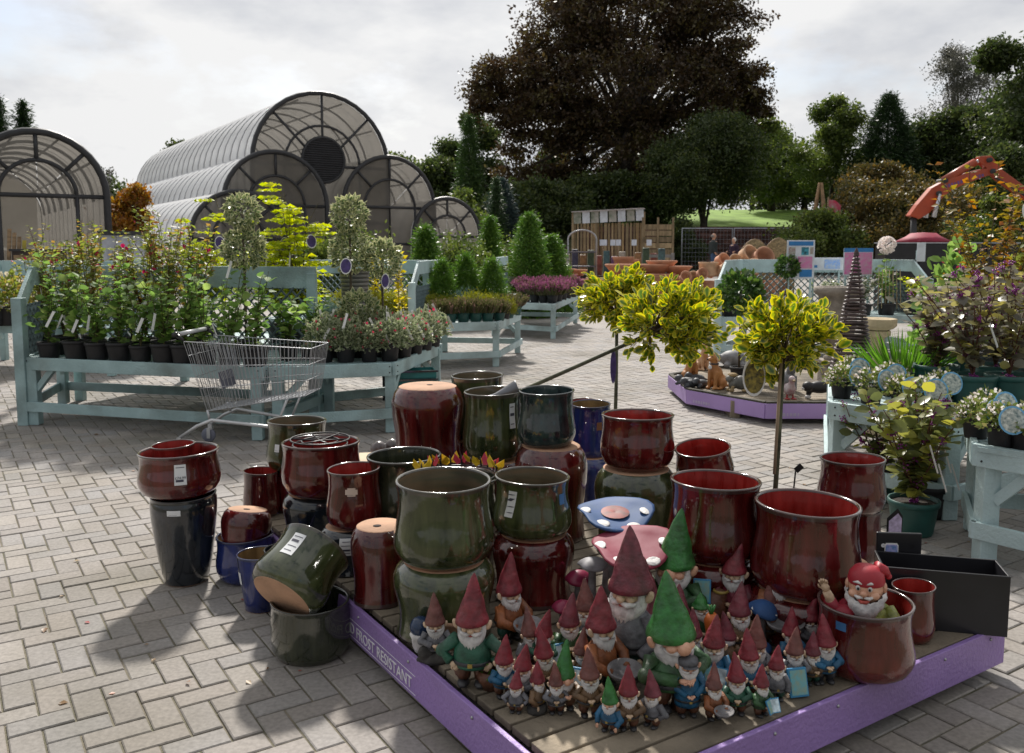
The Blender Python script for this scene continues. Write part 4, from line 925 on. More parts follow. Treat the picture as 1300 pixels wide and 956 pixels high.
for k in range(4): q = MB(); q.box((0, -.2+.13*k, .335), (.55,.11,.03)); q.obj('slat', M_TEALP, b)
for sx in (-1, 1): q = MB(); q.box((sx*.22,0,.16), (.06,.5,.32)); q.obj('leg', M_TEALP, b)
ir = make_plant('iris_clump', 'upright clump of green iris blades on the right bench', 'grass', 'tuft', .44, .3, 262, (.17,.14), M_GPOT, lm='grass', n=230, tm=tmpl([(-.012,0,0),(.012,0,0),(.022,.5,0),(0,1,.03),(-.022,.5,0)], [(0,1,2,4),(4,2,3)])); ir.location = (*at(1150,400,5.95).xy, .59)
# white flowered pots with round blue picture tags
wf = [make_plant('white_flowers', 'x', 'flower pot', 'dome', .22, .105, 270+k, (.072,.115), lm='daphne', n=330, leaf=.028, fl='whitefl', nfl=70, flsz=.017, cards=[(.02,-.125,.155,.125,.14,mat('flower_print', (.55,.56,.5), .5, var=.3, scale=70, dark=(.10,.16,.16)),True)], straps=[(.09,-.08,.13,-.8,.12)]) for k in range(3)]
for w_ in wf:
    for ch in w_.children:
        if ch.name.startswith('plant_card'): ch.data.materials[0] = M_TAGB
ws = [(1072,5.62),(1086,5.95),(1110,5.42),(1136,5.70),(1150,5.22),(1182,5.05),(1200,5.35)]
place_rows(wf, [f'{ORD[i]} white flowered pot with blue round tag from left, far right bench' for i in range(7)], [(*at(px,400,Y).xy, z_) for px, Y in ws], 17, .95, 1.05)
place_rows(wf, [f'{ORD[i]} white flowered pot with blue round tag from left, near right bench' for i in range(4)], [(*at(px,400,Y).xy, z_) for px, Y in ((1247,4.42),(1280,4.22),(1262,4.62),(1312,4.15))], 18, .95, 1.05)
# ------------------------------------------------------------------ front display platform
M_PURP = mat('purple_paint', (.30,.19,.46), .45, var=.06, scale=3, dark=(.26,.165,.41), dirt=.6, bump=.3, bscale=70)
M_LILAC = mat('lilac_paint', (.40,.27,.58), .5, var=.08, scale=3, dark=(.35,.23,.5), dirt=.4)
M_DECK = mat('weathered_deck', (.22,.18,.13), .85, var=.3, scale=4, stretch=(1,1,1), bump=.4, bscale=40, objvar=.25, dirt=.6)
M_WHITE = mat('white_print', (.78,.76,.8), .5, var=.03); M_BLK = mat('black_gloss', (.012,.012,.014), .3); M_MATTE = mat('black_sheet', (.014,.014,.018), .38, var=.2)
DZ = .19
pl = thing('display_platform', 'low timber display platform with purple edge boards under the glazed pots', 'platform', PC0)
n = 28; w_ = PLU/n
for k in range(n):
    c = PU*((k+.5)*w_); q = MB(); q.beam(c + PV*.03 + Vector((0,0,DZ-.012+rnd.uniform(-.001,.001))), c + PV*(PLV-.03) + Vector((0,0,DZ-.012)), w_-.012, .024); q.obj('deck_board', M_DECK, pl, .003)
for k in range(4):
    c = PV*(.2 + k*.48); q = MB(); q.beam(c + PU*.06 + Vector((0,0,.10)), c + PU*(PLU-.06) + Vector((0,0,.10)), .06, .12); q.obj('bearer', M_DECK, pl)
    for u in (.3, 1.4, 2.6): q = MB(); q.box((*(c + PU*u).xy, .02), (.1,.1,.04)); q.obj('foot', M_DECK, pl)
ed = [(PU*0, PU*PLU, -PV), (PV*PLV, PV*PLV + PU*PLU, PV), (PU*0, PV*PLV, -PU), (PU*PLU, PU*PLU + PV*PLV, PU)]
for a, b, nn in ed:
    q = MB(); q.beam(a + nn*.011 + Vector((0,0,.122)), b + nn*.011 + Vector((0,0,.122)), .018, .14); f = q.obj('edge_board', M_PURP, pl, .003)
    L_ = (b-a).length; d = (b-a)/L_
    for k in range(7): s_ = MB(); s_.ell((0,0,0), (.006,.006,.006), 6, 4); s_.obj('screw', mat('zinc', (.4,.4,.42), .35, .9), f, loc=a + d*(.1 + k*(L_-.2)/6) + nn*.021 + Vector((0,0,.165)))
    if nn == -PV:
        x = -d; base = a + d*.30
        text('GUARANTEED FROST RESISTANT', .058, M_WHITE, f, frameM(a + d*1.36 + nn*.0215 + Vector((0,0,.078)), x, (0,0,1)), 'lettering')['kind'] = 'stuff'
        for zz_ in (.066, .132): q = MB(); q.beam(a + d*.90 + nn*.0212 + Vector((0,0,zz_)), a + d*1.86 + nn*.0212 + Vector((0,0,zz_)), .0012, .0016); q.obj('printed_line', M_WHITE, f)
# ------------------------------------------------------------------ glazed pots
def glaze_mat(name, c1, c2, rough=.13, stretch=(9,9,1.1), rimc=None):
    m = bpy.data.materials.new(name); MATS[name] = m; nt, N, L, P = nodes_of(m)
    tcn = N.new('ShaderNodeTexCoord'); oi = N.new('ShaderNodeObjectInfo')
    ad = N.new('ShaderNodeVectorMath'); ad.operation = 'ADD'; ml = N.new('ShaderNodeVectorMath'); ml.operation = 'SCALE'; ml.inputs[3].default_value = 7
    cb = N.new('ShaderNodeCombineXYZ')
    for k in range(3): L.new(oi.outputs['Random'], cb.inputs[k])
    L.new(cb.outputs[0], ml.inputs[0]); L.new(tcn.outputs['Object'], ad.inputs[0]); L.new(ml.outputs[0], ad.inputs[1])
    mpn = N.new('ShaderNodeMapping'); mpn.inputs['Scale'].default_value = stretch; L.new(ad.outputs[0], mpn.inputs[0])
    nz = N.new('ShaderNodeTexNoise'); nz.inputs['Scale'].default_value = 3.2; nz.inputs['Detail'].default_value = 7; L.new(mpn.outputs[0], nz.inputs['Vector'])
    rp = N.new('ShaderNodeValToRGB'); rp.color_ramp.elements[0].position = .32; rp.color_ramp.elements[1].position = .7
    rp.color_ramp.elements[0].color = (*c1, 1); rp.color_ramp.elements[1].color = (*c2, 1); L.new(nz.outputs[0], rp.inputs[0])
    n2_ = N.new('ShaderNodeTexNoise'); n2_.inputs['Scale'].default_value = 5; n2_.inputs['Detail'].default_value = 3; L.new(ad.outputs[0], n2_.inputs['Vector'])
    hv = N.new('ShaderNodeHueSaturation'); mr_ = N.new('ShaderNodeMapRange'); mr_.inputs[1].default_value = .3; mr_.inputs[2].default_value = .7; mr_.inputs[3].default_value = .6; mr_.inputs[4].default_value = 1.35
    L.new(n2_.outputs[0], mr_.inputs[0]); L.new(mr_.outputs[0], hv.inputs['Value']); L.new(rp.outputs[0], hv.inputs['Color']); L.new(hv.outputs[0], P.inputs['Base Color'])
    mrr = N.new('ShaderNodeMapRange'); mrr.inputs[1].default_value = .35; mrr.inputs[2].default_value = .72; mrr.inputs[3].default_value = rough*.7; mrr.inputs[4].default_value = rough*2.4; L.new(nz.outputs[0], mrr.inputs[0]); L.new(mrr.outputs[0], P.inputs['Roughness']); P.inputs['Specular IOR Level'].default_value = .35; P.inputs['Coat Weight'].default_value = 1.0; P.inputs['Coat Roughness'].default_value = .05
    b = N.new('ShaderNodeBump'); b.inputs['Strength'].default_value = .03 if name.endswith('_rim') else .20; b.inputs['Distance'].default_value = .012
    nb = N.new('ShaderNodeTexNoise'); nb.inputs['Scale'].default_value = 12; nb.inputs['Detail'].default_value = 3; mp3 = N.new('ShaderNodeMapping'); mp3.inputs['Scale'].default_value = (1,1,.6)
    L.new(ad.outputs[0], mp3.inputs[0]); L.new(mp3.outputs[0], nb.inputs['Vector']); L.new(nb.outputs[0], b.inputs['Height']); L.new(b.outputs[0], P.inputs['Normal']); L.new(b.outputs[0], P.inputs['Coat Normal'])
    return m
GL = {'red': glaze_mat('oxblood_glaze', (.045,.0035,.004), (.12,.011,.010)), 'green': glaze_mat('olive_glaze', (.022,.030,.012), (.070,.082,.030)),
      'black': glaze_mat('black_glaze', (.006,.008,.012), (.016,.022,.03)), 'blue': glaze_mat('blue_glaze', (.008,.014,.085), (.02,.035,.17)), 'dkgreen': glaze_mat('dark_green_glaze', (.018,.022,.014), (.042,.046,.026)),
      'teal': glaze_mat('petrol_glaze', (.008,.014,.016), (.03,.055,.055), stretch=(5,5,3))}
GI = {'red': glaze_mat('red_inside', (.17,.010,.008), (.30,.020,.014), .3), 'green': glaze_mat('green_inside', (.05,.055,.03), (.16,.10,.055), .5, (1,1,8)), 'black': GL['black'], 'blue': glaze_mat('blue_inside', (.16,.10,.04), (.26,.17,.07), .5), 'dkgreen': GL['dkgreen'], 'teal': GL['teal']}
M_TERRA = mat('raw_terracotta', (.46,.27,.17), .85, var=.18, scale=6, dark=(.32,.19,.12), bump=.2, bscale=60)
GRIM = {k: glaze_mat(k+'_rim', tuple(x*.7+.01 for x in c), tuple(x*.8+.02 for x in c), .1) for k, c in (('red',(.07,.03,.025)),('green',(.06,.05,.03)),('black',(.01,.012,.015)),('blue',(.02,.03,.1)),('dkgreen',(.03,.03,.02)),('teal',(.02,.03,.03)))}
PROF = {
 'belly': [(.001,0),(.74,0),(.79,.012),(.92,.085),(.99,.19),(1,.25),(.985,.36),(.94,.50),(.905,.64),(.895,.76),(.905,.87),(.93,.94)],
 'bowl':  [(.001,0),(.70,0),(.76,.015),(.90,.10),(.985,.26),(1,.38),(.985,.50),(.95,.64),(.93,.78),(.94,.90),(.955,.95)],
 'cup':   [(.001,0),(.72,0),(.80,.015),(.93,.10),(.99,.25),(.97,.42),(.91,.60),(.885,.75),(.90,.90),(.92,.95)],
 'vase':  [(.001,0),(.60,0),(.64,.012),(.70,.10),(.79,.26),(.89,.5),(.965,.74),(.985,.88),(.97,.95),(.95,.965)],
 'cone':  [(.001,0),(.66,0),(.69,.012),(.76,.25),(.84,.5),(.91,.75),(.96,.95)],
 'barrel':[(.001,0),(.80,0),(.86,.015),(.97,.15),(1,.4),(.99,.7),(.96,.9),(.965,.95)],
}
def pot_profile(kind, r, h, th=.055):
    o = [(a*r, z*h) for a, z in PROF[kind]]; rr, zt = o[-1][0], h
    rim = [(rr + .016*r, zt - .040*r), (rr + .020*r, zt - .022*r), (rr + .010*r, zt - .006*r), (rr - .012*r, zt), (rr - .036*r, zt - .004*r), (rr - th*r*.95, zt - .020*r), (rr - th*r*1.02, zt - .045*r)]
    inn = [((a - th*1.05)*r, max(z, .07)*h) for a, z in reversed(PROF[kind][2:])]
    no = len(o)
    prof = o + rim + inn + [(.001, .065*h)]
    mi = [2]*2 + [0]*(no-2-1) + [3]*7 + [1]*(len(prof)-no-7)
    return prof, mi[:len(prof)-1]
POTM = {}
def pot_mesh(kind, r, h, col):
    key = (kind, round(r, 3), round(h, 3), col)
    if key not in POTM:
        p, mi = pot_profile(kind, r, h); b = MB(); b.lathe(p, 48, mi); w0 = rnd.uniform(0,6); b.v = [(x*(1+.007*math.sin(2*math.atan2(y,x)+w0)+.003*math.sin(3*math.atan2(y,x)-w0)), y*(1+.007*math.sin(2*math.atan2(y,x)+w0)), z_ + .004*math.sin(math.atan2(y,x)+w0)*(z_/h)) for x, y, z_ in b.v]; POTM[key] = b.mesh('glazed_pot', [GL[col], GI[col], M_TERRA, GRIM[col]])
    return POTM[key]
def prof_r(kind, u):
    P = PROF[kind]
    for (a, z), (a2, z2) in zip(P[1:], P[2:]):
        if z <= u <= z2: return a + (a2-a)*(u-z)/max(z2-z, 1e-6)
    return P[-1][0]
M_PAPER = mat('label_paper', (.72,.73,.74), .5, var=.05); M_INK = mat('label_ink', (.06,.06,.09), .6)
def sticker(o, kind, r, h, ang, u0, u1, w, bars=3, price=None, m=None, inv=False, oval=False, skew=0.0):
    """paper label wrapped round the pot between heights u0 and u1"""
    def patch(a0, a1, v0, v1, off, name, mm, par):
        b = MB(); n_, k_ = 6, 5; vs = []
        for i in range(k_+1):
            v = v0 + (v1-v0)*i/k_; rr = prof_r(kind, v)*r + off
            for j in range(n_+1):
                a = a0 + (a1-a0)*j/n_ + skew*(i/k_-.5)
                if oval: pass
                vs.append((rr*math.cos(a), rr*math.sin(a), v*h))
        fs = [(i*(n_+1)+j, i*(n_+1)+j+1, (i+1)*(n_+1)+j+1, (i+1)*(n_+1)+j) for i in range(k_) for j in range(n_)]
        if oval: fs = [f for q_, f in enumerate(fs) if not ((q_//n_ in (0, k_-1)) and (q_ % n_ in (0, n_-1)))]
        b.add(vs, fs); return b.obj(name, mm, par)
    da = w/(r*prof_r(kind, (u0+u1)/2))/2
    lab = patch(ang-da, ang+da, u0, u1, .0012, 'price_label', m or M_PAPER, o)
    for k in range(bars):
        v = u0 + (u1-u0)*(.16 + .68*k/max(1, bars-1)); hh = (u1-u0)*(.11 if k == bars-2 else .035)
        patch(ang-da*.75, ang+da*(.75 if k % 2 else .5), v, v+hh, .002, 'printed_line', M_INK, lab)
    if price:
        v = u0 + (u1-u0)*.30; rr = prof_r(kind, v)*r + .0035
        text(price, .017, M_INK, lab, frameM((rr*math.cos(ang), rr*math.sin(ang), v*h), (-math.sin(ang), math.cos(ang), 0), (0,0,1)), 'price_lettering', .0002)['kind'] = 'stuff'
    return lab
def pot(label, p, kind, r, h, col, inv=False, tilt=None, rz=None, name='glazed_pot', lab=None, hole=True):
    """p = point under the pot axis where it rests"""
    root = thing(name, label, 'pot', p, rz if rz is not None else rnd.uniform(-3, 3))
    b = link('body', pot_mesh(kind, r, h, col), root)
    if inv:
        b.rotation_euler = (math.pi, 0, 0); b.location = (0, 0, h)
        q = MB(); q.lathe([(.001,.0),(.016,.0),(.016,.0015),(.001,.0015)], 10); q.obj('drain_hole', mat('hole', (.02,.012,.01), .9), b, loc=(.0, .02, -.0012))
    if tilt is not None: root.rotation_euler = tilt
    if lab:
        rzv = root.rotation_euler.z
        for L_ in lab: sticker(b, kind, r, h, (-math.pi/2 + L_.get('a', 0) - rzv) * (1 if not inv else -1), L_['u'][0], L_['u'][1], L_.get('w', .03), L_.get('bars', 3), m=L_.get('m'), oval=L_.get('oval', False), skew=L_.get('skew', 0), price=L_.get('price'))
    return root
def stack(cx, Y, z0, items):
    """items bottom to top: (label, kind, belly width px, height px, col, inv, dx px, labels)"""
    Y = XY(Y, z0); z = z0; s_ = pxm(Y, z0 + .25)
    for it in items:
        lab, kind, wpx, hpx, col, inv = it[:6]; dx = it[6] if len(it) > 6 else 0
        p = at(cx+dx, 500, Y); r = wpx*s_/2; h = hpx*s_
        pot(lab, (p.x, Y, z), kind, r, h, col, inv, lab=it[7] if len(it) > 7 else None)
        z += h + .0005
    return z
LBL = lambda a, u0, u1, w=.035, **k: dict(a=a, u=(u0, u1), w=w, **k)
blue_st = mat('blue_sticker', (.05,.16,.35), .4)
# the tall vase at left, on the paving
zt = stack(228, 4.12, 0, [('tall glossy black vase standing alone on the paving at left', 'vase', 82, 114, 'black', False, 0, [LBL(.05, .84, .90, .06, bars=1)])])
Yv = XY(4.12, 0); s_ = pxm(Yv, .3); p_ = at(224, 500, Yv)
pot('wide red bowl pot stacked on the tall black vase', (p_.x, Yv, zt), 'bowl', 50*s_, 56*s_, 'red', lab=[LBL(.38, .40, .84, .05, bars=2, price='£74.99')])
pot('small red pot nested inside the bowl on the black vase', (at(217,500,Yv).x, Yv, zt + .015), 'cup', 28*s_, 59*s_, 'red')
# back and middle rows on the platform
stack(328, 4.5, DZ, [('small red pot at the left edge of the platform', 'cup', 47, 58, 'red', False)])
stack(372, 4.62, DZ, [('red inverted pot under the olive pot at the left', 'belly', 60, 52, 'red', True), ('olive pot stacked behind the wire ring pot', 'belly', 78, 62, 'green', False, 4, [LBL(-.5,.45,.6,.03,bars=1)])])
zt = stack(402, 4.12, DZ, [('shiny black inverted pot under the wide red pot', 'belly', 76, 62, 'black', True, -8), ('wide red pot holding a wire ring stand', 'bowl', 100, 66, 'red', False, 4)])
zt6 = zt
stack(442, 3.74, DZ, [('black inverted pot with white price label low in front', 'belly', 70, 58, 'black', True, -4, [LBL(.1,.12,.5,.05,bars=4)]), ('red pot with oval badge', 'cup', 72, 74, 'red', False, 5, [LBL(.08,.62,.76,.05,bars=1,oval=True,m=mat('cream_badge',(.62,.5,.42),.5))])])
stack(480, 3.42, DZ, [('red pot turned upside down beside the big olive stack', 'belly', 76, 98, 'red', True)])
stack(562, 3.16, DZ, [('large olive pot upside down at the base of the front stack', 'belly', 130, 92, 'green', True), ('large olive pot on top of the front stack', 'belly', 127, 103, 'green', False)])
stack(512, 3.90, DZ, [('dark inverted pot under the open olive pot', 'belly', 96, 50, 'dkgreen', True), ('dark olive pot behind the large front stack', 'cup', 100, 82, 'dkgreen', False)])
stack(582, 3.62, DZ, [('dark inverted pot under the butterfly pot', 'belly', 100, 62, 'dkgreen', True), ('dark olive pot with a butterfly ring on its rim', 'cup', 106, 74, 'dkgreen', False)])
stack(676, 3.45, DZ, [('red inverted pot under the olive pot with white tag', 'belly', 104, 84, 'red', True, 2), ('olive pot with white price tag and blue sticker', 'belly', 101, 74, 'green', False, 0, [LBL(-.62,.42,.86,.036,bars=4,skew=.12), LBL(.9,.6,.78,.03,bars=0,m=blue_st)])])
stack(543, 4.62, DZ, [('dark pot base beneath the tall red inverted pot', 'belly', 92, 62, 'dkgreen', True), ('tall red pot upside down with pale terracotta base on top', 'belly', 92, 96, 'red', True)])
stack(626, 4.38, DZ, [('red inverted pot under the olive pot with scoop', 'belly', 92, 84, 'red', True), ('olive pot with a grey scoop in it at the back', 'belly', 78, 86, 'green', False, 0, [LBL(.75,.5,.86,.035,bars=3)])])
stack(606, 4.78, DZ, [('dark red inverted pot at the back row', 'belly', 76, 80, 'red', True), ('dark olive pot partly hidden at the back row', 'belly', 70, 80, 'green', False)])
stack(700, 4.18, DZ, [('tall red inverted pot under the petrol black pot', 'belly', 92, 118, 'red', True), ('petrol black pot with mottled glaze', 'belly', 74, 70, 'teal', False, -6)])
stack(748, 4.72, DZ, [('blue inverted pot at the back', 'belly', 66, 62, 'blue', True), ('blue pot near the leaning tree', 'barrel', 52, 66, 'blue', False, 2, [LBL(.35,.55,.7,.03,bars=0,m=mat('brown_badge',(.2,.08,.03),.5))])])
stack(740, 5.05, DZ, [('red inverted pot at the far back', 'belly', 46, 70, 'red', True), ('small red pot at the far back', 'cup', 37, 40, 'red', False, 0, [LBL(.2,.3,.5,.03,bars=1)])])
stack(809, 3.98, DZ, [('olive inverted pot under the wide red pot, right of middle', 'belly', 106, 108, 'green', True, 0), ('wide red pot on the olive inverted pot', 'bowl', 93, 68, 'red', False, 1)])
stack(911, 3.34, DZ, [('red inverted pot under the open red pot beside the holly stem', 'belly', 114, 70, 'red', True), ('open red pot left of the largest red pot', 'belly', 119, 98, 'red', False)])
stack(1028, 3.13, DZ, [('large red inverted pot at the right stack base', 'belly', 136, 58, 'red', True), ('largest open red pot in the right stack', 'belly', 136, 112, 'red', False, 2, [LBL(1.25,.5,.9,.035,bars=2)])])
stack(1094, 3.86, DZ, [('small red pot under the red pot by the beautyberry', 'cup', 60, 66, 'red', False, 2), ('red pot behind the largest one by the beautyberry', 'cup', 84, 66, 'red', False, -8, [LBL(1.3,.4,.75,.03,bars=2)])])
stack(1075, 3.45, DZ, [('red inverted pot in shade behind the waving gnome', 'belly', 86, 46, 'red', True, 0)])
stack(1110, 2.86, DZ, [('red pot at the front corner holding the waving gnome', 'belly', 122, 90, 'red', False, 0, [LBL(-.9,.72,.84,.035,bars=0,m=blue_st)])])
stack(1172, 3.08, DZ, [('red pot behind the waving gnome pot', 'cup', 56, 70, 'red', False)])
stack(893, 3.95, DZ, [('red inverted pot in the second row right of middle', 'belly', 86, 90, 'red', True)])
Yt_ = XY(3.95, DZ); p = at(897, 590, Yt_); pot('tilted red pot leaning behind the open red pots', (p.x, Yt_, DZ + 90*pxm(Yt_, DZ+.25) + .012), 'bowl', .128, .16, 'red', tilt=(R(7), R(-9), 0))
# at the left foot of the platform
p = gp(306, 742); pot('dark blue bowl pot on the paving holding a red pot', (p.x, p.y+.08, 0), 'bowl', .135, .215, 'blue'); zb = .12
pot('red pot turned over inside the dark blue bowl', (p.x+.0, p.y+.07, .165), 'bowl', .117, .17, 'red', inv=True, tilt=(R(-8), R(5), 0))
p = gp(322, 778); pot('bright blue tapered pot on the paving by the platform', (p.x+.02, p.y+.06, 0), 'cone', .105, .245, 'blue', lab=[LBL(-.95,.5,.72,.025,bars=0)])
p = gp(352, 800); t_ = pot('dark ribbed pot between the blue pot and tilted olive pot', (p.x+.02, p.y+.12, 0), 'cone', .10, .30, 'black')
b = MB()
for k in range(22):
    u = .08 + .86*k/22; b.lathe([(prof_r('cone',u)*.10-.002, u*.30-.004),(prof_r('cone',u)*.10+.004, u*.30),(prof_r('cone',u)*.10-.002, u*.30+.004)], 32, 0)
b.obj('ribs', mat('ribbed_dark', (.05,.045,.045), .4), t_)['kind'] = 'stuff'
p = gp(386, 846); pot('dark olive pot on the paving under the tilted one', (p.x, p.y+.12, 0), 'barrel', .152, .215, 'dkgreen')
c_ = at(379, 727, p.y+.10)
tm_ = Matrix.Rotation(R(0), 4, 'Z') @ Matrix.Rotation(R(36), 4, 'Y') @ Matrix.Rotation(R(-46), 4, 'X')
o_ = c_ - (tm_ @ Vector((0,0,.115)))
pt_ = pot('olive pot tipped over and resting in the dark one', o_, 'belly', .152, .235, 'green', tilt=tm_.to_euler(), lab=[])
_l = tm_.inverted().to_3x3() @ Vector((.05, -.75, .65)); sticker(pt_.children[0], 'belly', .152, .235, math.atan2(_l.y, _l.x) - .25, .42, .84, .05, 4)
# wire ring stand in the wide red pot
M_WIRE = mat('black_wire', (.02,.02,.022), .35)
rr_ = thing('wire_ring_stand', 'black wire ring stand lying in the wide red pot', 'plant stand', (at(405,500,XY(4.12,DZ)).x, XY(4.12,DZ), zt6-.012))
def ring(r, z, th=.004, n=28): return [(r*math.cos(6.2832*k/n), r*math.sin(6.2832*k/n), z) for k in range(n+1)]
for r_, z_ in ((.135,.022), (.085,.012), (.125,-.004)): b = MB(); b.tube(ring(r_, z_), .004, 6, 0, False); b.obj('ring', M_WIRE, rr_)
for k in range(3):
    a = k*2.0944; b = MB(); b.tube([(-.135*math.cos(a), -.135*math.sin(a), .022),(0,0,.012),(.135*math.cos(a), .135*math.sin(a), .022)], .0035, 5); b.obj('spoke', M_WIRE, rr_)
    b = MB(); b.tube([(.125*math.cos(a), .125*math.sin(a), -.004),(.12*math.cos(a), .12*math.sin(a), -.06)], .0035, 5); b.obj('leg', M_WIRE, rr_)
# butterfly ring
Yb = XY(3.62, DZ); p = at(582, 500, Yb); zb = DZ + (62+74)*pxm(Yb, DZ+.25)
bf = thing('butterfly_wreath', 'ring of yellow and pink butterfly ornaments round the dark olive pot rim', 'ornament', (p.x, Yb, zb))
b = MB(); b.tube(ring(.15, .006), .003, 5, 0, False); b.obj('wire_ring', M_WIRE, bf)
for k in range(11):
    a = R(10 + 160*k/10); rr = .158; col_ = ('yellow_wing', (.72,.48,.02)) if k % 3 != 2 else ('pink_wing', (.5,.03,.08))
    m_ = mat(*col_, .5); fl = MB(); hh = .035
    for sg in (-1, 1): fl.add([(0,0,0),(sg*.034,-.012,.042),(sg*.040,.0,.016),(sg*.022,.004,-.008),(0,.002,.012),(0,-.002,.0)], [(0,1,2,3),(0,4,1)], 0, None, False)
    o_ = fl.obj('butterfly', m_, bf, loc=(rr*math.cos(a), rr*math.sin(a), .018), rot=(rnd.uniform(-.5,.3), rnd.uniform(-.4,.4), rnd.uniform(-1,1)))
    b = MB(); b.tube([(0,-.002,-.012),(0,-.004,.012),(0,-.012,.026)], [.003,.004,.0015], 5); b.obj('butterfly_body', M_WIRE, o_)
    b = MB(); b.tube([(.15*math.cos(a), .15*math.sin(a), .006),(rr*math.cos(a), rr*math.sin(a), .02)], .0015, 4); b.obj('pin', M_WIRE, bf)
# scoop in the olive pot, ball on an upturned pot, plywood sheet, teal crates
Ys = XY(4.38, DZ); p = at(645, 492, Ys); sc = thing('grey_scoop', 'grey metal funnel resting in the olive pot at the back', 'funnel', (p.x, Ys-.02, p.z-.02)); sc.rotation_euler = (R(8), R(72), R(12))
b = MB(); b.lathe([(.012,-.13),(.016,-.06),(.045,.05),(.048,.052),(.042,.045),(.012,-.055)], 24); b.obj('cone', mat('grey_zinc', (.16,.165,.18), .4, .6), sc)
stack(478, 5.35, 0, [('olive inverted pot with terracotta top behind the platform', 'belly', 68, 60, 'green', True)])
Yc = XY(5.35, 0); zb = 60*pxm(Yc, .25)
for k, (px, lab) in enumerate([(480, 'brown ceramic ball on the olive inverted pot, the left one'), (497, 'brown ceramic ball half hidden by the tall red pot')]):
    p = at(px, 500, Yc + .06*k); bl = thing('ceramic_ball', lab, 'ball', (p.x, p.y, zb)); b = MB(); b.ell((0,0,.052), .052, 24, 16); b.obj('sphere', glaze_mat('brown_ball%d' % k, (.03,.02,.02), (.10,.075,.07), .25), bl)
    b = MB(); b.lathe([(.001,0),(.024,0),(.022,.012),(.001,.012)], 14); b.obj('foot', M_TERRA, bl)
p = at(470, 590, 4.75); bx = thing('plywood_box', 'pale plywood box among the pots', 'box', (p.x, p.y, DZ), R(10)); b = MB(); b.box((0,0,.10), (.26,.2,.2)); b.obj('body', mat('pale_ply', (.5,.38,.23), .7, var=.15, scale=5), bx, .004); b = MB(); b.box((0,0,.21), (.28,.22,.02)); b.obj('lid', mat('pale_ply', (.5,.38,.23)), bx)
p = gp(499, 548); M_TC = mat('teal_plastic', (.02,.19,.19), .45)
for k in range(6):
    cr_ = thing('plastic_crate', f'teal plastic basket, {ORD[k]} from the bottom of the stack behind pots', 'basket', (p.x+.12, p.y+.6, k*.075), R(12))
    b = MB(); b.box((0,0,.012), (.36,.26,.012)); b.obj('base', M_TC, cr_)
    for sx, sy, dx, dy in ((0,-.13,.36,.012),(0,.13,.36,.012),(-.18,0,.012,.25),(.18,0,.012,.25)): b = MB(); b.box((sx,sy,.045), (dx,dy,.06)); b.obj('side', M_TC, cr_)
    b = MB(); b.box((0,-.145,.076), (.4,.03,.016)); b.obj('rim', mat('teal_rim', (.22,.42,.42), .4), cr_)
# black trough on the corner, card stand and little sign
A_, B_ = at(1168, 733, 3.16), at(1264, 748, 3.0)
tr = thing('black_trough', 'long black rectangular trough planter at the right platform corner', 'planter', (0,0,0))
ctr = PC0 + PV*(PLV-.17) + PU*.14; tr.location = (ctr.x, ctr.y, DZ); tr.rotation_euler = (0,0,R(-14))
for (c_, d_, nm) in (((0,-.085,.11),(.42,.008,.22),'side'),((0,.085,.11),(.42,.008,.22),'side'),((-.206,0,.11),(.008,.16,.22),'end'),((.206,0,.11),(.008,.16,.22),'end'),((0,0,.006),(.40,.16,.012),'base')):
    b = MB(); b.box(c_, d_); b.obj(nm, M_MATTE, tr, .002)
p = at(1144, 752, 3.2); cs = thing('black_card_stand', 'upright black panel with a small blue and lilac sticker', 'panel', (p.x, 3.24, DZ), R(-6)); hh = at(0,676,3.24).z - DZ
b = MB(); b.box((0,0,hh/2), (.165,.012,hh)); b.obj('panel', M_MATTE, cs, .004); card_tag(cs, (-.028,-.008,hh-.075), .05, .07, mat('lilac_print', (.42,.36,.6), .5, var=.3, scale=60, dark=(.05,.2,.45)), None, False, tilt=0)
for k, x in enumerate((-.058, .05)): b = MB(); b.lathe([(.001,0),(.008,0)], 12, 0, rotM(R(90))); b.obj('punched_hole', M_PAPER if k == 0 else M_BLK, cs, loc=(x,-.0075,hh-.05))
b = MB(); b.box((0,.06,.006), (.15,.11,.012)); b.obj('foot', M_MATTE, cs)
p = at(1134, 700, 3.5); sg_ = thing('small_price_sign', 'small lilac pointed price sign on a black backing', 'sign', (p.x, 3.5, DZ)); hh = at(0,646,3.5).z - DZ
b = MB(); b.add([(-.03,0,.0),(.032,0,.0),(.032,0,hh-.03),(.012,0,hh),(-.03,0,hh-.04)], [(0,1,2,3,4)]); b.add([(-.03,.004,.0),(.032,.004,.0),(.032,.004,hh-.03),(.012,.004,hh),(-.03,.004,hh-.04)], [(4,3,2,1,0)]); b.obj('backing', M_BLK, sg_)
b = MB(); b.add([(-.024,-.002,.01),(.028,-.002,.01),(.028,-.002,hh-.04),(.012,-.002,hh-.018),(-.024,-.002,hh-.05)], [(0,1,2,3,4)]); b.obj('face', mat('lilac_card', (.5,.42,.6), .5, var=.2, scale=50), sg_)
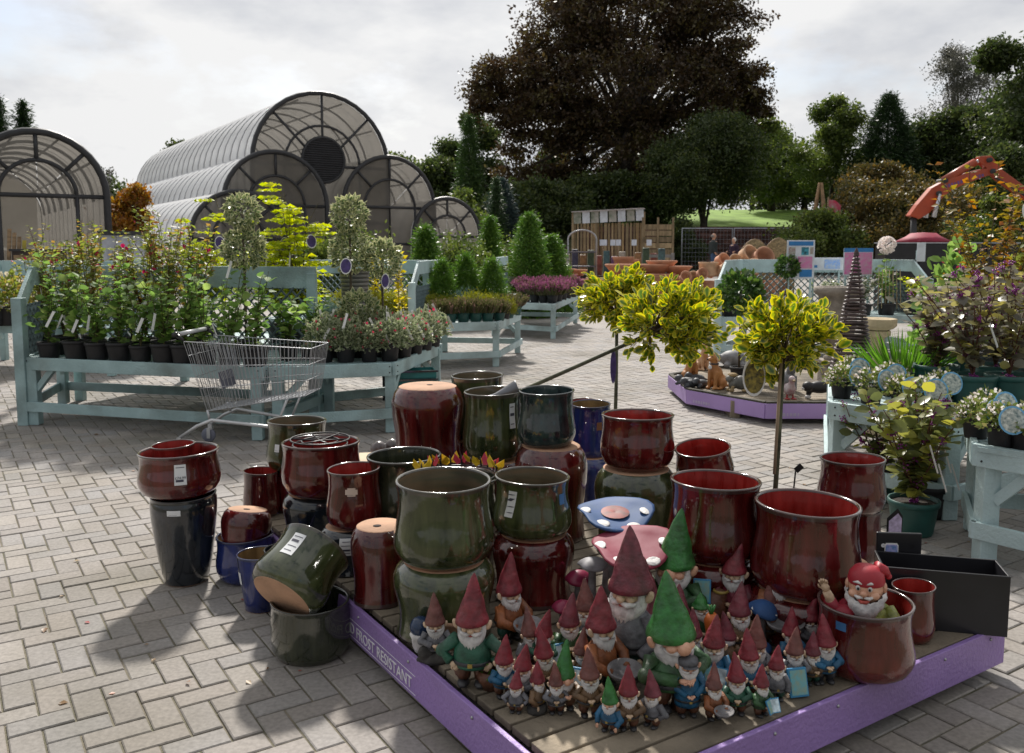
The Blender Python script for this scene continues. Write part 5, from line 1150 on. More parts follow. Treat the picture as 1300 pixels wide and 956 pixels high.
# ------------------------------------------------------------------ garden gnomes
def paint(name, c, rough=.5, dark=None): return mat(name, c, rough, var=.2, scale=26, dark=dark or tuple(x*.42 for x in c), bump=.28, bscale=60, dirt=.3)
G = {
 'hat_red': paint('hat_red', (.21,.022,.034)), 'hat_maroon': paint('hat_maroon', (.17,.03,.045)), 'hat_brown': paint('hat_brown', (.17,.06,.05)), 'hat_green': paint('hat_green', (.03,.17,.035), .35), 'cap_grey': paint('cap_grey', (.09,.09,.10)),
 'green': paint('coat_green', (.02,.10,.06)), 'grey': paint('coat_grey', (.15,.15,.165)), 'orange': paint('coat_orange', (.26,.085,.028)), 'brown': paint('coat_brown', (.15,.085,.04)), 'blue': paint('coat_blue', (.015,.11,.22)), 'maroon': paint('coat_maroon', (.14,.012,.028)), 'dgreen': paint('coat_dark_green', (.03,.09,.03)), 'lime': paint('coat_lime', (.25,.28,.04), .4),
 'white': paint('beard_white', (.66,.64,.62), .6, (.36,.35,.35)), 'skin': paint('skin_cream', (.60,.44,.30), .5, (.36,.24,.15)), 'pink': paint('skin_pink', (.62,.36,.24), .4, (.5,.25,.16)), 'boot': paint('boot_black', (.035,.035,.04), .4), 'tr_brown': paint('trouser_brown', (.13,.05,.025)), 'tr_green': paint('trouser_green', (.015,.07,.05)),
 'stone': paint('grey_stone', (.20,.19,.195), .7), 'gold': paint('gold_trim', (.4,.28,.06), .4), 'eye': mat('eye_dark', (.01,.01,.012), .2), 'lip': paint('lip_red', (.45,.08,.06)), 'rock': paint('base_rock', (.07,.065,.06), .9), 'book': mat('book_print', (.06,.25,.30), .5, var=.5, scale=60, dark=(.25,.3,.2)), 'bookb': mat('book_blue', (.03,.22,.42), .4), 'bookp': mat('book_pale', (.55,.68,.75), .5, var=.3, scale=50),
}
def hand(b, p, d, s, up=(0,0,1), mi=0):
    """palm, four curled fingers and a thumb; d = pointing direction"""
    d = Vector(d).normalized(); up = Vector(up); sd_ = d.cross(up).normalized(); up = sd_.cross(d); p = Vector(p)
    b.ell((0,0,0), (s*.52, s*.42, s*.26), 8, 6, mi, frameM(p, d, sd_))
    for k in range(4):
        o = p + d*s*.35 + sd_*s*(.28-.19*k); L_ = s*(.55, .65, .6, .45)[k]
        b.tube([o, o + d*L_*.5, o + d*L_*.85 - up*s*.15, o + d*L_*.8 - up*s*.4], [s*.12, s*.115, s*.10, s*.07], 5, mi)
    o = p + sd_*s*.3; b.tube([o, o + sd_*s*.22 + d*s*.2, o + sd_*s*.2 + d*s*.45], [s*.13, s*.12, s*.08], 5, mi)
def limb(b, pts, rad, mi=0): b.tube(pts, rad, 9, mi); [b.ell(p, r*1.02, 9, 6, mi) for p, r in zip(pts[1:-1], rad[1:-1])]
def gnome(label, px, tip, base, Y=None, face=0, hat='hat_red', coat='green', trou='tr_brown', pose='front', skin='skin', hatlen=.42, fat=1.0, z=DZ, lean=0, hattilt=(0, 0), nose=1.0, rock=False):
    """tip / base: rows of the photograph for the top of the hat and the feet; the feet stand on the deck"""
    g = gp(px, base, z); H = at(px, tip, g.y).z - z
    rg = RG(hash((px, tip)) % 9999 if False else px*7+tip); t = thing('garden_gnome', label, 'gnome', (g.x, g.y, z), face)
    if hattilt == (0, 0): hattilt = (rg.normal(0,.035), rg.normal(0,.03))
    hatlen = hatlen*rg.uniform(.95,1.05); ph_ = rg.rand()*6
    f = fat; hl = hatlen; hz = 1-hl                       # brim height
    hr = .118*f                                            # head radius
    def part(b, name, m, par=None):
        me = b.mesh(name, m); me.transform(Matrix.Scale(H, 4)); return link(name, me, par or t)
    hc = hz - .035                                         # head centre
    nk = hc - .075; sh = nk - .035                         # neck, shoulder
    # boots and trousers
    if rock:
        b = MB(); b.lathe([(.001,0),(.2,0),(.21,.05),(.18,.13),(.08,.16),(.001,.16)], 11, 0, None, 1.1, .9); part(b, 'rock', G['rock'])
    for sg in (-1, 1):
        b = MB(); b.ell((sg*.075*f, -.04, .032), (.055,.09,.034), 10, 6); b.ell((sg*.075*f, .0, .06), (.045,.05,.04), 10, 6); part(b, 'boot', G['boot'])
    b = MB(); wst = .20
    for sg in (-1, 1): limb(b, [(sg*.07*f,0,.06),(sg*.085*f,-.01,.13),(sg*.06*f,0,wst+.02)], [.055*f,.075*f,.08*f])
    b.ell((0,0,wst), (.135*f,.115*f,.07), 12, 6); part(b, 'trousers', G[trou])
    # coat with its arms: one skin
    b = MB(); zc0 = wst - .02; hb = sh - zc0
    b.lathe([(.001,zc0+.02),(.13*f,zc0),(.165*f,zc0+.005),(.172*f,zc0+.1*hb),(.170*f,zc0+.35*hb),(.158*f,zc0+.62*hb),(.128*f,zc0+.86*hb),(.085*f,sh+.015),(.05,nk+.03)], 18, 0, None, 1, .86)
    A = {'front': [((-.16,.0),(-.205,-.055),(-.06,-.155)), ((.16,.0),(.205,-.055),(.06,-.155))],
         'hips': [((-.16,0),(-.27,.0),(-.185,-.075)), ((.16,0),(.27,.0),(.19,-.075))],
         'bowl': [((-.16,0),(-.2,-.1),(-.10,-.24)), ((.16,0),(.2,-.1),(.10,-.24))],
         'side': [((-.16,0),(-.215,-.02),(-.17,-.14)), ((.16,0),(.215,-.02),(.17,-.14))],
         'book': [((-.16,0),(-.2,-.07),(-.11,-.185)), ((.16,0),(.2,-.07),(.11,-.185))],
         'back': [((-.16,0),(-.2,-.05),(-.08,-.16)), ((.16,0),(.2,-.05),(.08,-.16))]}
    hh = {'front': .30, 'hips': .24, 'bowl': .24, 'side': .20, 'book': .26, 'back': .3}[pose] + (hz-.58)*.4
    hands = MB()
    for a in A.get(pose):
        s0 = (a[0][0]*f*.82, a[0][1], sh-.01); e0 = (a[1][0]*f, a[1][1], (sh+hh)/2-.035); h0 = (a[2][0]*f, a[2][1]*max(1,f*.95), hh)
        limb(b, [s0, e0, h0], [.062, .056, .044]); hd = Vector(h0)-Vector(e0); hd.z *= .3
        if pose == 'hips': hd = Vector((-.6*(1 if a[0][0] > 0 else -1), -.3, -.5))
        if pose == 'side': hd = Vector((0,-.3,-1))
        hand(hands, Vector(h0)+hd.normalized()*.04, hd, .062, (0,-.2,1) if pose != 'hips' else (0,-1,.3))
    part(b, 'coat', G[coat]); part(hands, 'hands', G['skin' if skin == 'skin' else 'pink'])
    b = MB(); bz = zc0 + .22*hb; rb = .174*f
    b.lathe([(rb,bz-.017),(rb+.008,bz-.012),(rb+.008,bz+.012),(rb,bz+.017)], 20, 0, None, 1, .86); bo = part(b, 'belt', G['boot'])
    b = MB(); b.box((0,-(rb*.86+.008),bz), (.04,.012,.032)); part(b, 'buckle', G['gold'], bo)
    # head
    b = MB(); b.ell((0,0,hc), (hr*.93,hr*.90,hr*.92), 16, 12); b.ell((0,-hr*.96,hc-.006), (.030*nose,.036*nose,.030*nose), 10, 8)
    for sg in (-1, 1):
        b.ell((sg*.05*f,-hr*.68,hc-.008), (.034,.03,.028), 8, 6)
        b.ell((0,0,0), (.026,.022,.046), 9, 7, 0, T(sg*hr*1.24, -.012, hc+.012) @ rotM(0, R(24)*sg, R(20)*sg))
    if nose > 1.6: [b.ell((sg*.058*f,-hr*.78,hc-.012), (.048,.042,.036), 10, 8) for sg in (-1,1)]
    hd = part(b, 'head', G[skin])
    if nose < 1.6:
        for sg in (-1, 1):
            b = MB(); b.ell((sg*.04*f,-hr*.83,hc+.026), (.012,.010,.010), 8, 6); part(b, 'eye', G['eye'], hd)
            b = MB(); b.tube([(sg*.018*f,-hr*.90,hc+.042),(sg*.045*f,-hr*.90,hc+.054),(sg*.068*f,-hr*.72,hc+.044)], [.008,.013,.007], 6); part(b, 'eyebrow', G['white'], hd)
    b = MB(); b.ell((0,-hr*.88,hc-.052), (.022,.018,.010), 8, 6); part(b, 'mouth', G['lip'], hd)
    # beard: ridged fall of hair, moustache, side whiskers
    b = MB(); vs = []; n_, m_ = 15, 8; bl = .19*(1.05 if f > 1.1 else 1)
    for i in range(m_+1):
        u = i/m_; z_ = hc - .028 - bl*u; w_ = (hr*1.0)*(1 - u**1.7)*(1+.15*math.sin(u*3.1)) + .006
        for j in range(n_+1):
            a = math.pi*j/n_; rid = .010*((j % 2)*2-1)*(1-.4*u)
            yy = -(.62*hr + .058*math.sin(min(1,u*1.6)*math.pi*.55))*math.sin(a)**.55*(1-.25*u) - rid
            vs.append((w_*math.cos(a)*(1+rid*2), yy - .01, z_ + .022*abs(math.cos(a))*(1-u) - .004*(j % 3)))
    b.add(vs, [(i*(n_+1)+j, (i+1)*(n_+1)+j, (i+1)*(n_+1)+j+1, i*(n_+1)+j+1) for i in range(m_) for j in range(n_)])
    for sg in (-1, 1):
        b.tube([(sg*.006,-hr*.99,hc-.030),(sg*.045*f,-hr*.98,hc-.042),(sg*.085*f,-hr*.72,hc-.036),(sg*.098*f,-hr*.55,hc-.022)], [.012,.022,.015,.004], 8)
        b.ell((sg*hr*.86,-.028,hc-.02), (.026,.045,.07), 8, 8)
    b.ell((0,.045,hc-.01), (hr*1.04,hr*.80,.082), 14, 8)
    part(b, 'beard', G['white'])
    # hat
    b = MB(); pr = []; nn = 14
    if hat == 'cap_grey':
        b.lathe([(hr*1.06,hz-.005),(hr*1.12,hz+.03),(hr*1.08,hz+.085),(hr*.6,hz+.11),(.001,hz+.112)], 20); b.ell((0,-hr*1.0,hz+.0), (hr*.9,.07,.012), 14, 5); part(b, 'cap', G[hat])
    else:
        for i in range(nn+1):
            u = i/nn; r_ = hr*1.14*(1-u)**.93 + .016*(1-u*.35)
            if u > .985: r_ = .004
            pr.append((r_*(1+.025*math.sin(u*19)), u))
        vs = []; ns = 18
        pr = [(hr*.95, -.02), (hr*1.15, -.03)] + pr
        for r_, u in pr:
            ox = hattilt[0]*max(u,0)**1.5; oy = hattilt[1]*max(u,0)**1.5
            for j in range(ns): a = 6.2832*j/ns; kk = 1 + .045*math.sin(3*a+u*8+ph_)*min(1,max(u,0)*4); vs.append((r_*kk*math.cos(a)+ox, r_*kk*math.sin(a)+oy, hz + u*hl + (.008*math.cos(a*1) if u < .05 else 0)))
        b.add(vs, [(i*ns+j, i*ns+(j+1) % ns, (i+1)*ns+(j+1) % ns, (i+1)*ns+j) for i in range(len(pr)-1) for j in range(ns)])
        part(b, 'hat', G[hat])
    # what it holds
    if pose == 'bowl':
        b = MB(); b.lathe([(.001,.0),(.08,.0),(.14,.035),(.165,.085),(.155,.09),(.12,.045),(.001,.025)], 20, 0, T(0,-.29,hh-.03) @ rotM(R(14)), 1.15, .85); part(b, 'bowl', G['stone'])
    if pose == 'book':
        for k, (m_, dx, an) in enumerate((('book', -.03, 12), ('bookp', .07, -18))):
            b = MB(); b.box((0,0,0), (.19,.018,.25), 0, T(dx,-.25-.02*k,hh+.02) @ rotM(R(-24),0,R(an))); bk = part(b, 'book', G['bookb']); b = MB(); b.box((0,-.0105,0), (.165,.004,.22), 0, T(dx,-.25-.02*k,hh+.02) @ rotM(R(-24),0,R(an))); part(b, 'book_cover', G[m_], bk)
    if lean: t.rotation_euler = (R(lean), 0, face)
    return t
def mushroom(label, px, ytop, Y, wpx, stem_h, cap, spots, stemc='stone', z=DZ, flat=.35, tilt=(0,0)):
    s_ = Y/FPX; p = at(px, ytop, Y); H = p.z - z; r = wpx*s_/2; t = thing('toadstool_ornament', label, 'toadstool', (p.x, Y, z))
    hc = H - r*flat*1.3
    b = MB(); b.lathe([(.001,0),(r*.42,0),(r*.34,H*.15),(r*.26,hc*.6),(r*.24,hc)], 14); b.obj('stem', G[stemc] if isinstance(stemc, str) else stemc, t)
    b = MB(); vs = []; ns = 26; prof = [(.001,-.05),(.5,-.10),(.9,-.12),(1.0,-.02),(.95,.22),(.8,.5),(.55,.8),(.28,.97),(.001,1)]
    if flat < .3: prof = [(.001,-.35),(.3,-.3),(.75,-.12),(.98,.1),(1.0,.28),(.93,.34),(.7,.22),(.4,.12),(.001,.1)]
    def wob(a): return 1 + .07*math.sin(3*a+1) + .04*math.sin(5*a)
    for rr, zz_ in prof:
        for j in range(ns): a = 6.2832*j/ns; vs.append((rr*r*wob(a)*math.cos(a), rr*r*wob(a)*math.sin(a), hc + zz_*r*flat*1.3 + rr*rr*r*.10*math.sin(2*a+.5)))
    mi = [1]*2 + [0]*(len(prof)-3)
    b.add(vs, [(i*ns+j, i*ns+(j+1) % ns, (i+1)*ns+(j+1) % ns, (i+1)*ns+j) for i in range(len(prof)-1) for j in range(ns)], [mi[i] for i in range(len(prof)-1) for j in range(ns)])
    M_ = T(0,0,hc) @ rotM(R(tilt[0]), R(tilt[1])) @ T(0,0,-hc)
    me = b.mesh('cap', [cap, G['stone']]); me.transform(M_); cp = link('cap', me, t)
    for k in range(spots):
        a = -1.57 + (k-(spots-1)/2)*1.05; rr = .62 if k % 2 else .8; zz_ = .56 if k % 2 else .30
        if flat < .3: zz_ = .27 if k % 2 else .33; rr = .8
        q = MB(); q.ell((0,0,0), (r*.2, r*.16, r*.022), 12, 6, 0, M_ @ T(rr*r*math.cos(a), rr*r*math.sin(a), hc + zz_*r*flat*1.3 + rr*rr*r*.1*math.sin(2*a+.5)) @ rotM(R(35 if flat > .3 else 8),0,a+1.57)); q.obj('spot', G['white'], cp)
    return t, hc, r
gn = gnome
gn('brown hatted grey gnome on a rock beside a blue globe and snail', 553, 752, 838, face=.15, hat='hat_brown', coat='grey', trou='tr_green', pose='front', rock=True)
gn('gnome in green coat with hands on hips and brown trousers', 600, 728, 868, face=-.1, coat='green', trou='tr_brown', pose='hips')
gn('orange coated gnome holding a stone bowl at the left', 646, 701, 812, face=.75, coat='orange', trou='tr_green', pose='bowl')
gn('small gnome in blue coat at the front left', 640, 804, 884, face=.2, coat='blue', trou='tr_brown')
gn('small grey gnome beside the little blue one', 664, 815, 892, face=-.2, coat='grey')
gn('small green gnome leaning behind the brown one', 690, 772, 850, face=-.4, coat='green', lean=0, hattilt=(.10,0), pose='front')
gn('small brown gnome looking up with folded hands', 690, 796, 878, face=.5, coat='brown', trou='tr_green', hattilt=(-.05,.05))
gn('dark coated gnome under the small red toadstool', 722, 752, 842, face=.2, coat='dgreen', hat='hat_maroon', hattilt=(.06,0))
gn('green hatted small gnome with big nose at the front', 716, 812, 900, face=.3, hat='hat_green', coat='brown', skin='pink', nose=1.9, hatlen=.5)
gn('tiny brown hatted gnome at the front edge', 706, 840, 905, face=0, hat='hat_brown', coat='grey')
gn('brown hatted gnome with white hair near the blue book', 748, 822, 908, face=.1, hat='hat_brown', coat='brown')
gn('orange coated gnome holding a stone bowl in the middle', 762, 742, 872, face=.7, coat='orange', trou='tr_green', pose='bowl')
gn('large grey coated gnome with long pale beard', 800, 668, 852, face=-.75, coat='grey', trou='tr_green', pose='side', hatlen=.40, hat='hat_maroon', fat=1.05)
gn('dark red hatted gnome hidden behind the large grey one', 818, 707, 815, face=-.5, coat='orange', hat='hat_maroon')
gn('slim gnome half hidden behind the middle bowl bearer', 743, 734, 824, face=-.3, coat='grey', hat='hat_brown')
gn('big nosed gnome with tall green hat holding a flower pot', 850, 724, 896, face=.45, hat='hat_green', coat='dgreen', skin='pink', nose=2.0, hatlen=.47, fat=1.22, hattilt=(-.04,.02))
gn('big nosed green hatted gnome standing at the back', 855, 644, 800, face=-.5, hat='hat_green', coat='dgreen', skin='pink', nose=2.0, hatlen=.48, fat=1.1, hattilt=(.05,0))
gn('gnome in lettuce green cap carrying a carrot', 888, 752, 826, face=.3, hat='hat_green', coat='dgreen', pose='front', hatlen=.25)
gn('maroon coated gnome carrying a brown sack', 930, 690, 795, face=-.45, coat='maroon', trou='tr_green', pose='front', hatlen=.34)
gn('orange coated gnome holding a round stone dish at right', 986, 690, 812, face=-.05, coat='orange', trou='tr_green', pose='bowl', hatlen=.34)
gn('small maroon hatted gnome beside the blue toadstool', 937, 738, 832, face=.2, coat='brown', hat='hat_maroon')
gn('small gnome holding blue books near the green hat', 905, 780, 874, face=-.2, coat='blue', pose='book')
gn('small brown gnome seen from behind', 922, 775, 852, face=2.8, coat='brown', hat='hat_maroon', pose='back')
gn('brown hatted grey gnome before the blue toadstool', 958, 779, 868, face=.6, coat='grey', hat='hat_brown')
gn('red hatted small gnome in front of the brown hatted one', 949, 798, 884, face=.1, coat='blue')
gn('small gnome at the front edge beside the books', 934, 828, 906, face=-.1, coat='green')
gn('blue coated small gnome behind the brown hatted grey one at right', 1003, 770, 846, face=.3, coat='blue')
gn('grey coated small gnome standing beside the corner pot', 1028, 755, 828, face=-.05, coat='grey', trou='tr_brown', rock=True)
gn('brown hatted grey gnome at the right front', 1007, 795, 872, face=0, coat='grey', hat='hat_brown', rock=True)
gn('blue coated gnome next to the corner pot', 1046, 779, 866, face=.1, coat='blue', trou='boot')
gn('red hatted gnome low at the front middle', 797, 843, 925, face=0, coat='brown')
gn('gnome in grey peaked cap at the front', 872, 826, 908, face=.1, hat='cap_grey', coat='blue', skin='pink', hatlen=.2, fat=1.15)
gn('tiny maroon hatted gnome between the bowls', 826, 752, 842, face=0, coat='brown', hat='hat_maroon')
gn('tiny maroon hatted gnome behind the green hat', 879, 772, 850, face=.3, coat='grey', hat='hat_maroon')
for i_, (px_, tp_, bs_, fc_, ht_, ct_, lb_) in enumerate([(738,797,868,.3,'hat_brown','brown','tiny brown gnome beside the middle bowl bearer'),   (984,818,888,0,'hat_red','grey','tiny grey gnome between the right front pair'), (655,848,904,-.2,'hat_red','grey','tiny grey gnome next to the moss basket'), (1030,800,868,.2,'hat_maroon','brown','tiny brown gnome between the blue and grey ones at right'), (672,772,846,.5,'hat_brown','grey','tiny grey gnome under the left stone bowl'), (862,742,832,-.3,'hat_maroon','orange','tiny orange gnome behind the tall green hat'), (975,735,815,.4,'hat_brown','brown','tiny brown gnome half hidden by the round stone dish')]):
    gnome(lb_, px_, tp_, bs_, face=fc_, hat=ht_, coat=ct_, pose=['front','side','hips'][i_ % 3], trou=['tr_brown','tr_green'][i_ % 2])
gnome('tiny green hatted gnome at the very front', 774, 858, 928, face=-.5, hat='hat_green', coat='blue', pose='side', skin='pink', hatlen=.46)
gnome('tiny grey gnome before the big nosed one, turned left', 828, 850, 922, face=-.8, hat='hat_maroon', coat='grey', pose='hips')
gnome('tiny brown gnome with a bowl in front of the book holder', 905, 842, 912, face=.4, hat='hat_brown', coat='orange', pose='bowl')
gnome('tiny gnome with book at the right front edge', 965, 842, 908, face=.6, hat='hat_red', coat='dgreen', pose='book')
gnome('tiny brown gnome at the front left edge, turned right', 682, 838, 902, face=.9, hat='hat_red', coat='brown', pose='side', rock=True)
# toadstools
cb1 = mat('cap_blue', (.018,.055,.16), .6, var=.3, scale=14, dark=(.045,.09,.19), spec=.2); cb2 = mat('cap_pink', (.16,.010,.03), .6, var=.2, scale=22, dark=(.24,.06,.085), spec=.2); cb3 = mat('cap_crimson', (.28,.02,.07), .4, var=.2); cb4 = mat('cap_stone', (.34,.33,.35), .6, var=.3, scale=12)
t_, hc_, r_ = mushroom('large blue dished toadstool with red centre and white spots', 781, 640, 3.30, 98, .2, cb1, 4, flat=.22, tilt=(10,0))
b = MB(); b.lathe([(r_*.38,.002),(r_*.2,.006),(.001,.002)], 18, 0, T(0,0,hc_) @ rotM(R(10)) @ T(0,0,r_*.22*1.3*.13+.004)); b.obj('red_centre', mat('red_centre', (.22,.012,.006), .6, var=.4, scale=20), t_)
mushroom('large pink dished toadstool with white patches', 803, 680, 3.06, 106, .2, cb2, 4, flat=.24, tilt=(13,-4))
mushroom('grey stone toadstool beside the large pink one', 752, 708, 3.12, 40, .1, cb4, 0, flat=.4)
mushroom('crimson toadstool on a pale stem', 734, 724, 3.22, 36, .1, cb3, 2, flat=.6)
mushroom('small crimson toadstool with white spot', 714, 762, 3.06, 30, .1, cb3, 2, flat=.6)
mushroom('blue capped toadstool among the small gnomes', 968, 762, 2.90, 42, .1, cb1, 3, flat=.6, tilt=(0,12))
mushroom('low blue toadstool with white patches', 968, 815, 2.84, 26, .1, cb1, 2, flat=.6)
# snail globe, basket, plant saucer, seed packets, flower pot, sack, carrot
def simple(name, label, cat, px, py, z=DZ): g = gp(px, py, z); return thing(name, label, cat, (g.x, g.y, z))
t_ = simple('gazing_globe', 'dark blue globe with white band beside the grey gnome', 'globe', 534, 826); b = MB(); b.ell((0,0,.085), .036, 18, 12); b.obj('globe', mat('globe_blue', (.02,.04,.09), .12), t_); b = MB(); b.lathe([(.02,.0),(.028,.02),(.03,.045),(.037,.06),(.030,.066)], 16); b.obj('stand', G['white'], t_)
t_ = simple('snail_ornament', 'grey snail ornament by the grey gnome', 'snail', 542, 842); blob('body', [('t', [(-.035,0,.012),(0,0,.014),(.03,0,.016),(.045,0,.04)], [.006,.016,.015,.011]), ('e', (-.005,.0,.036), (.026,.018,.026))], G['rock'], t_, .004, 2)
for sg in (-1, 1): b = MB(); b.tube([(.045,sg*.005,.045),(.055,sg*.009,.064)], [.002,.003], 5); b.obj('horn', G['rock'], t_)
t_ = simple('basket_ornament', 'brown basket with moss beside the green coated gnome', 'basket', 624, 872); b = MB(); b.lathe([(.001,0),(.032,0),(.046,.035),(.042,.06),(.036,.05)], 16); b.obj('basket', G['tr_brown'], t_); rg_ = RG(4); d_ = rg_.normal(0,1,(70,3)); leaves('moss', d_*.016+np.array((0,0,.058)), d_, .016, T_DIA, LF['grass'], rg_, t_)
t_ = simple('terracotta_pot', 'small terracotta pot behind the green coated gnome', 'pot', 576, 822); b = MB(); b.lathe([(.001,0),(.026,0),(.034,.085),(.038,.087),(.038,.10),(.033,.10),(.03,.06),(.001,.05)], 18); b.obj('body', M_TERRA, t_); b = MB(); b.lathe([(.032,.078),(.001,.08)], 18); b.obj('soil', M_SOIL, t_)
t_ = simple('moss_saucer', 'low green moss cushion among the small gnomes', 'plant', 703, 826); rg_ = RG(5); d_ = rg_.normal(0,1,(260,3)); d_ /= np.linalg.norm(d_,axis=1,keepdims=True); d_[:,2] = abs(d_[:,2]); leaves('moss', d_*np.array((.06,.05,.03))+np.array((0,0,.01)), d_, .018, T_DIA, LF['grass'], rg_, t_); b = MB(); b.lathe([(.001,0),(.05,0),(.058,.014),(.05,.012),(.001,.01)], 18); b.obj('saucer', G['rock'], t_)
for k, (px, py, an, lab) in enumerate([(735, 884, -20, 'blue seed packet box leaning before the brown hatted gnome'), (706, 852, 25, 'pale blue packet held up between small gnomes'), (890, 800, -12, 'blue picture book hanging by the green hatted gnome'), (882, 880, 8, 'open blue book beside the grey cap gnome'), (1012, 884, 12, 'teal packet at the right front')]):
    t_ = simple('picture_packet', lab, 'packet', px, py); zz_ = .10 if k == 2 else .0
    M_ = T(0,0,.045+zz_) @ rotM(R(-18),0,R(an)); b = MB(); b.box((0,0,0), (.062,.01,.085), 0, M_); bo = b.obj('box', G['bookb'], t_, .002); b = MB(); b.box((0,-.0062,0), (.052,.002,.072), 0, M_); b.obj('print', G['bookp'] if k in (0,1) else G['book'], bo)
    if zz_: b = MB(); b.tube([(0,.01,0),(0,.01,.1)], .004, 5); b.obj('stick', G['rock'], t_)
g = gp(866, 893, DZ); t_ = thing('ornament_flower_pot', 'small dark pot of pale pink flowers in the big nosed gnome hands', 'flower pot', (g.x-.01, g.y-.02, DZ)); b = MB(); b.lathe([(.001,.06),(.02,.06),(.034,.13),(.034,.14),(.001,.13)], 14); b.lathe([(.001,0),(.03,0),(.02,.06),(.001,.062)], 10); b.obj('pot', G['tr_brown'], t_); rg_ = RG(6); n_ = 16; leaves('flowers', rg_.normal(0,.014,(n_,3))+np.array((0,-.01,.155)), rg_.normal(0,1,(n_,3)), .022, T_FLOWER, leafmat('petal_pale_pink', (.6,.42,.5), (.7,.6,.62), trans=.2), rg_, t_, updir=.4)['kind'] = 'stuff'
g = gp(905, 798, DZ); t_ = thing('sack_ornament', 'brown spotted sack beside the maroon coated gnome', 'sack', (g.x, g.y, DZ)); blob('sack', [('e', (0,0,.07), (.055,.045,.065)), ('e', (.02,0,.12), (.03,.025,.03))], G['tr_brown'], t_, .006, 3); b = MB(); b.lathe([(.024,0),(.03,.006),(.024,.012)], 12, 0, T(.025,0,.135)); b.obj('cord', G['gold'], t_)
g = gp(893, 826, DZ); t_ = thing('carrot_ornament', 'orange carrot with green tuft held by the lettuce capped gnome', 'carrot', (g.x+.015, g.y-.07, DZ)); b = MB(); b.tube([(0,0,.02),(0,0,.07),(-.005,0,.14),(-.008,0,.16)], [.006,.02,.027,.015], 12); b.obj('root', mat('carrot', (.5,.12,.02), .45), t_); b = MB(); [b.tube([(-.008,0,.155),(-.008+.012*k,0,.19)], [.005,.004], 5) for k in (-1,0,1)]; b.obj('tuft', G['hat_green'], t_)
b = MB(); b.lathe([(.001,0),(.03,0),(.012,.02),(.004,.03)], 10); b.obj('base', G['rock'], t_)
# waving gnome in the front corner pot
Yp = XY(2.86, DZ); p = at(1108, 500, Yp); zt_ = DZ + 90*pxm(Yp, DZ+.25); sc_ = 1.0
wg = thing('waving_gnome', 'smiling gnome in red cap and lime coat waving from the corner pot', 'gnome', (p.x+.005, Yp+.01, zt_-.108), R(-24), None, .82)
b = MB(); b.lathe([(.001,0),(.095,0),(.10,.03),(.095,.07),(.075,.11),(.04,.135)], 20, 0, T(.02,0,.0), 1, .8); limb(b, [(.08,0,.10),(.115,-.03,.06),(.11,-.08,.03)], [.036,.034,.03]); b.obj('coat', G['lime'], wg)
b = MB(); limb(b, [(-.06,-.01,.095),(-.10,-.04,.075),(-.125,-.06,.13)], [.034,.03,.024]); b.ell((-.07,-.05,.085), (.05,.04,.03), 12, 8); b.obj('sleeve', mat('sleeve_red', (.30,.012,.03), .5), wg)
b = MB(); limb(b, [(-.118,-.058,.115),(-.127,-.062,.145),(-.138,-.066,.165)], [.021,.018,.016]); hand(b, (-.142,-.068,.18), (-.35,-.1,1), .042, (0,1,0)); hand(b, (.105,-.095,.035), (-.3,-1,-.2), .036); b.obj('hands', G['skin'], wg)
b = MB(); b.ell((.005,-.02,.185), (.064,.06,.066), 20, 14); b.ell((.0,-.085,.182), (.014,.016,.013), 10, 8); [b.ell((.0+s*.036,-.062,.172), (.022,.02,.017), 10, 8) for s in (-1,1)]; [b.ell((.005+s*.066,-.01,.19), (.012,.02,.024), 8, 6) for s in (-1,1)]; h_ = b.obj('head', G['pink'], wg)
for s in (-1, 1): b = MB(); b.ell((s*.022,-.076,.200), (.009,.006,.011), 10, 8); e_ = b.obj('eye', G['white'], h_); b = MB(); b.ell((s*.021,-.082,.199), (.005,.003,.006), 8, 6); b.obj('pupil', G['eye'], e_) if False else b.obj('pupil', G['eye'], h_)
b = MB(); b.tube([(-.022,-.082,.160),(-.008,-.088,.150),(.010,-.088,.150),(.022,-.082,.158)], [.004,.008,.008,.004], 8); b.obj('mouth', G['lip'], h_)
b = MB(); vs = []; n_, m_ = 21, 7
for i in range(m_+1):
    u = i/m_
    for j in range(n_+1):
        a = math.pi*(j/n_)*1.3 - math.pi*.15; rid = .004*((j % 2)*2-1); r_ = (.068 + .012*math.sin(u*3.1) + rid)*(1-.25*u*u)
        vs.append((.005 + r_*math.cos(a), -.022 - r_*.98*math.sin(a), .182 - .035*math.sin(max(0,a)) - .085*u*(.55+.45*max(0,math.sin(a))) ))
b.add(vs, [(i*(n_+1)+j, (i+1)*(n_+1)+j, (i+1)*(n_+1)+j+1, i*(n_+1)+j+1) for i in range(m_) for j in range(n_)])
[b.tube([(.003*s,-.09,.170),(.02*s,-.088,.166),(.042*s,-.068,.172)], [.005,.008,.003], 6) for s in (-1,1)]; [b.tube([(.008*s,-.078,.217),(.024*s,-.077,.224),(.04*s,-.062,.217)], [.003,.006,.003], 6) for s in (-1,1)]; b.obj('beard', G['white'], wg)
b = MB(); b.lathe([(.067,.205),(.070,.215),(.064,.245),(.045,.268),(.02,.275),(.001,.276)], 20, 0, T(.005,-.012,0)); b.tube([(.04,.0,.262),(.07,.02,.250),(.082,.03,.232)], [.03,.02,.012], 10); b.ell((.084,.03,.226), .013, 8, 6); b.obj('cap', mat('cap_red', (.42,.02,.035), .5, var=.15), wg)
b = MB(); b.box((0,0,-.05), (.12,.08,.09)); b.obj('stand', G['rock'], wg)
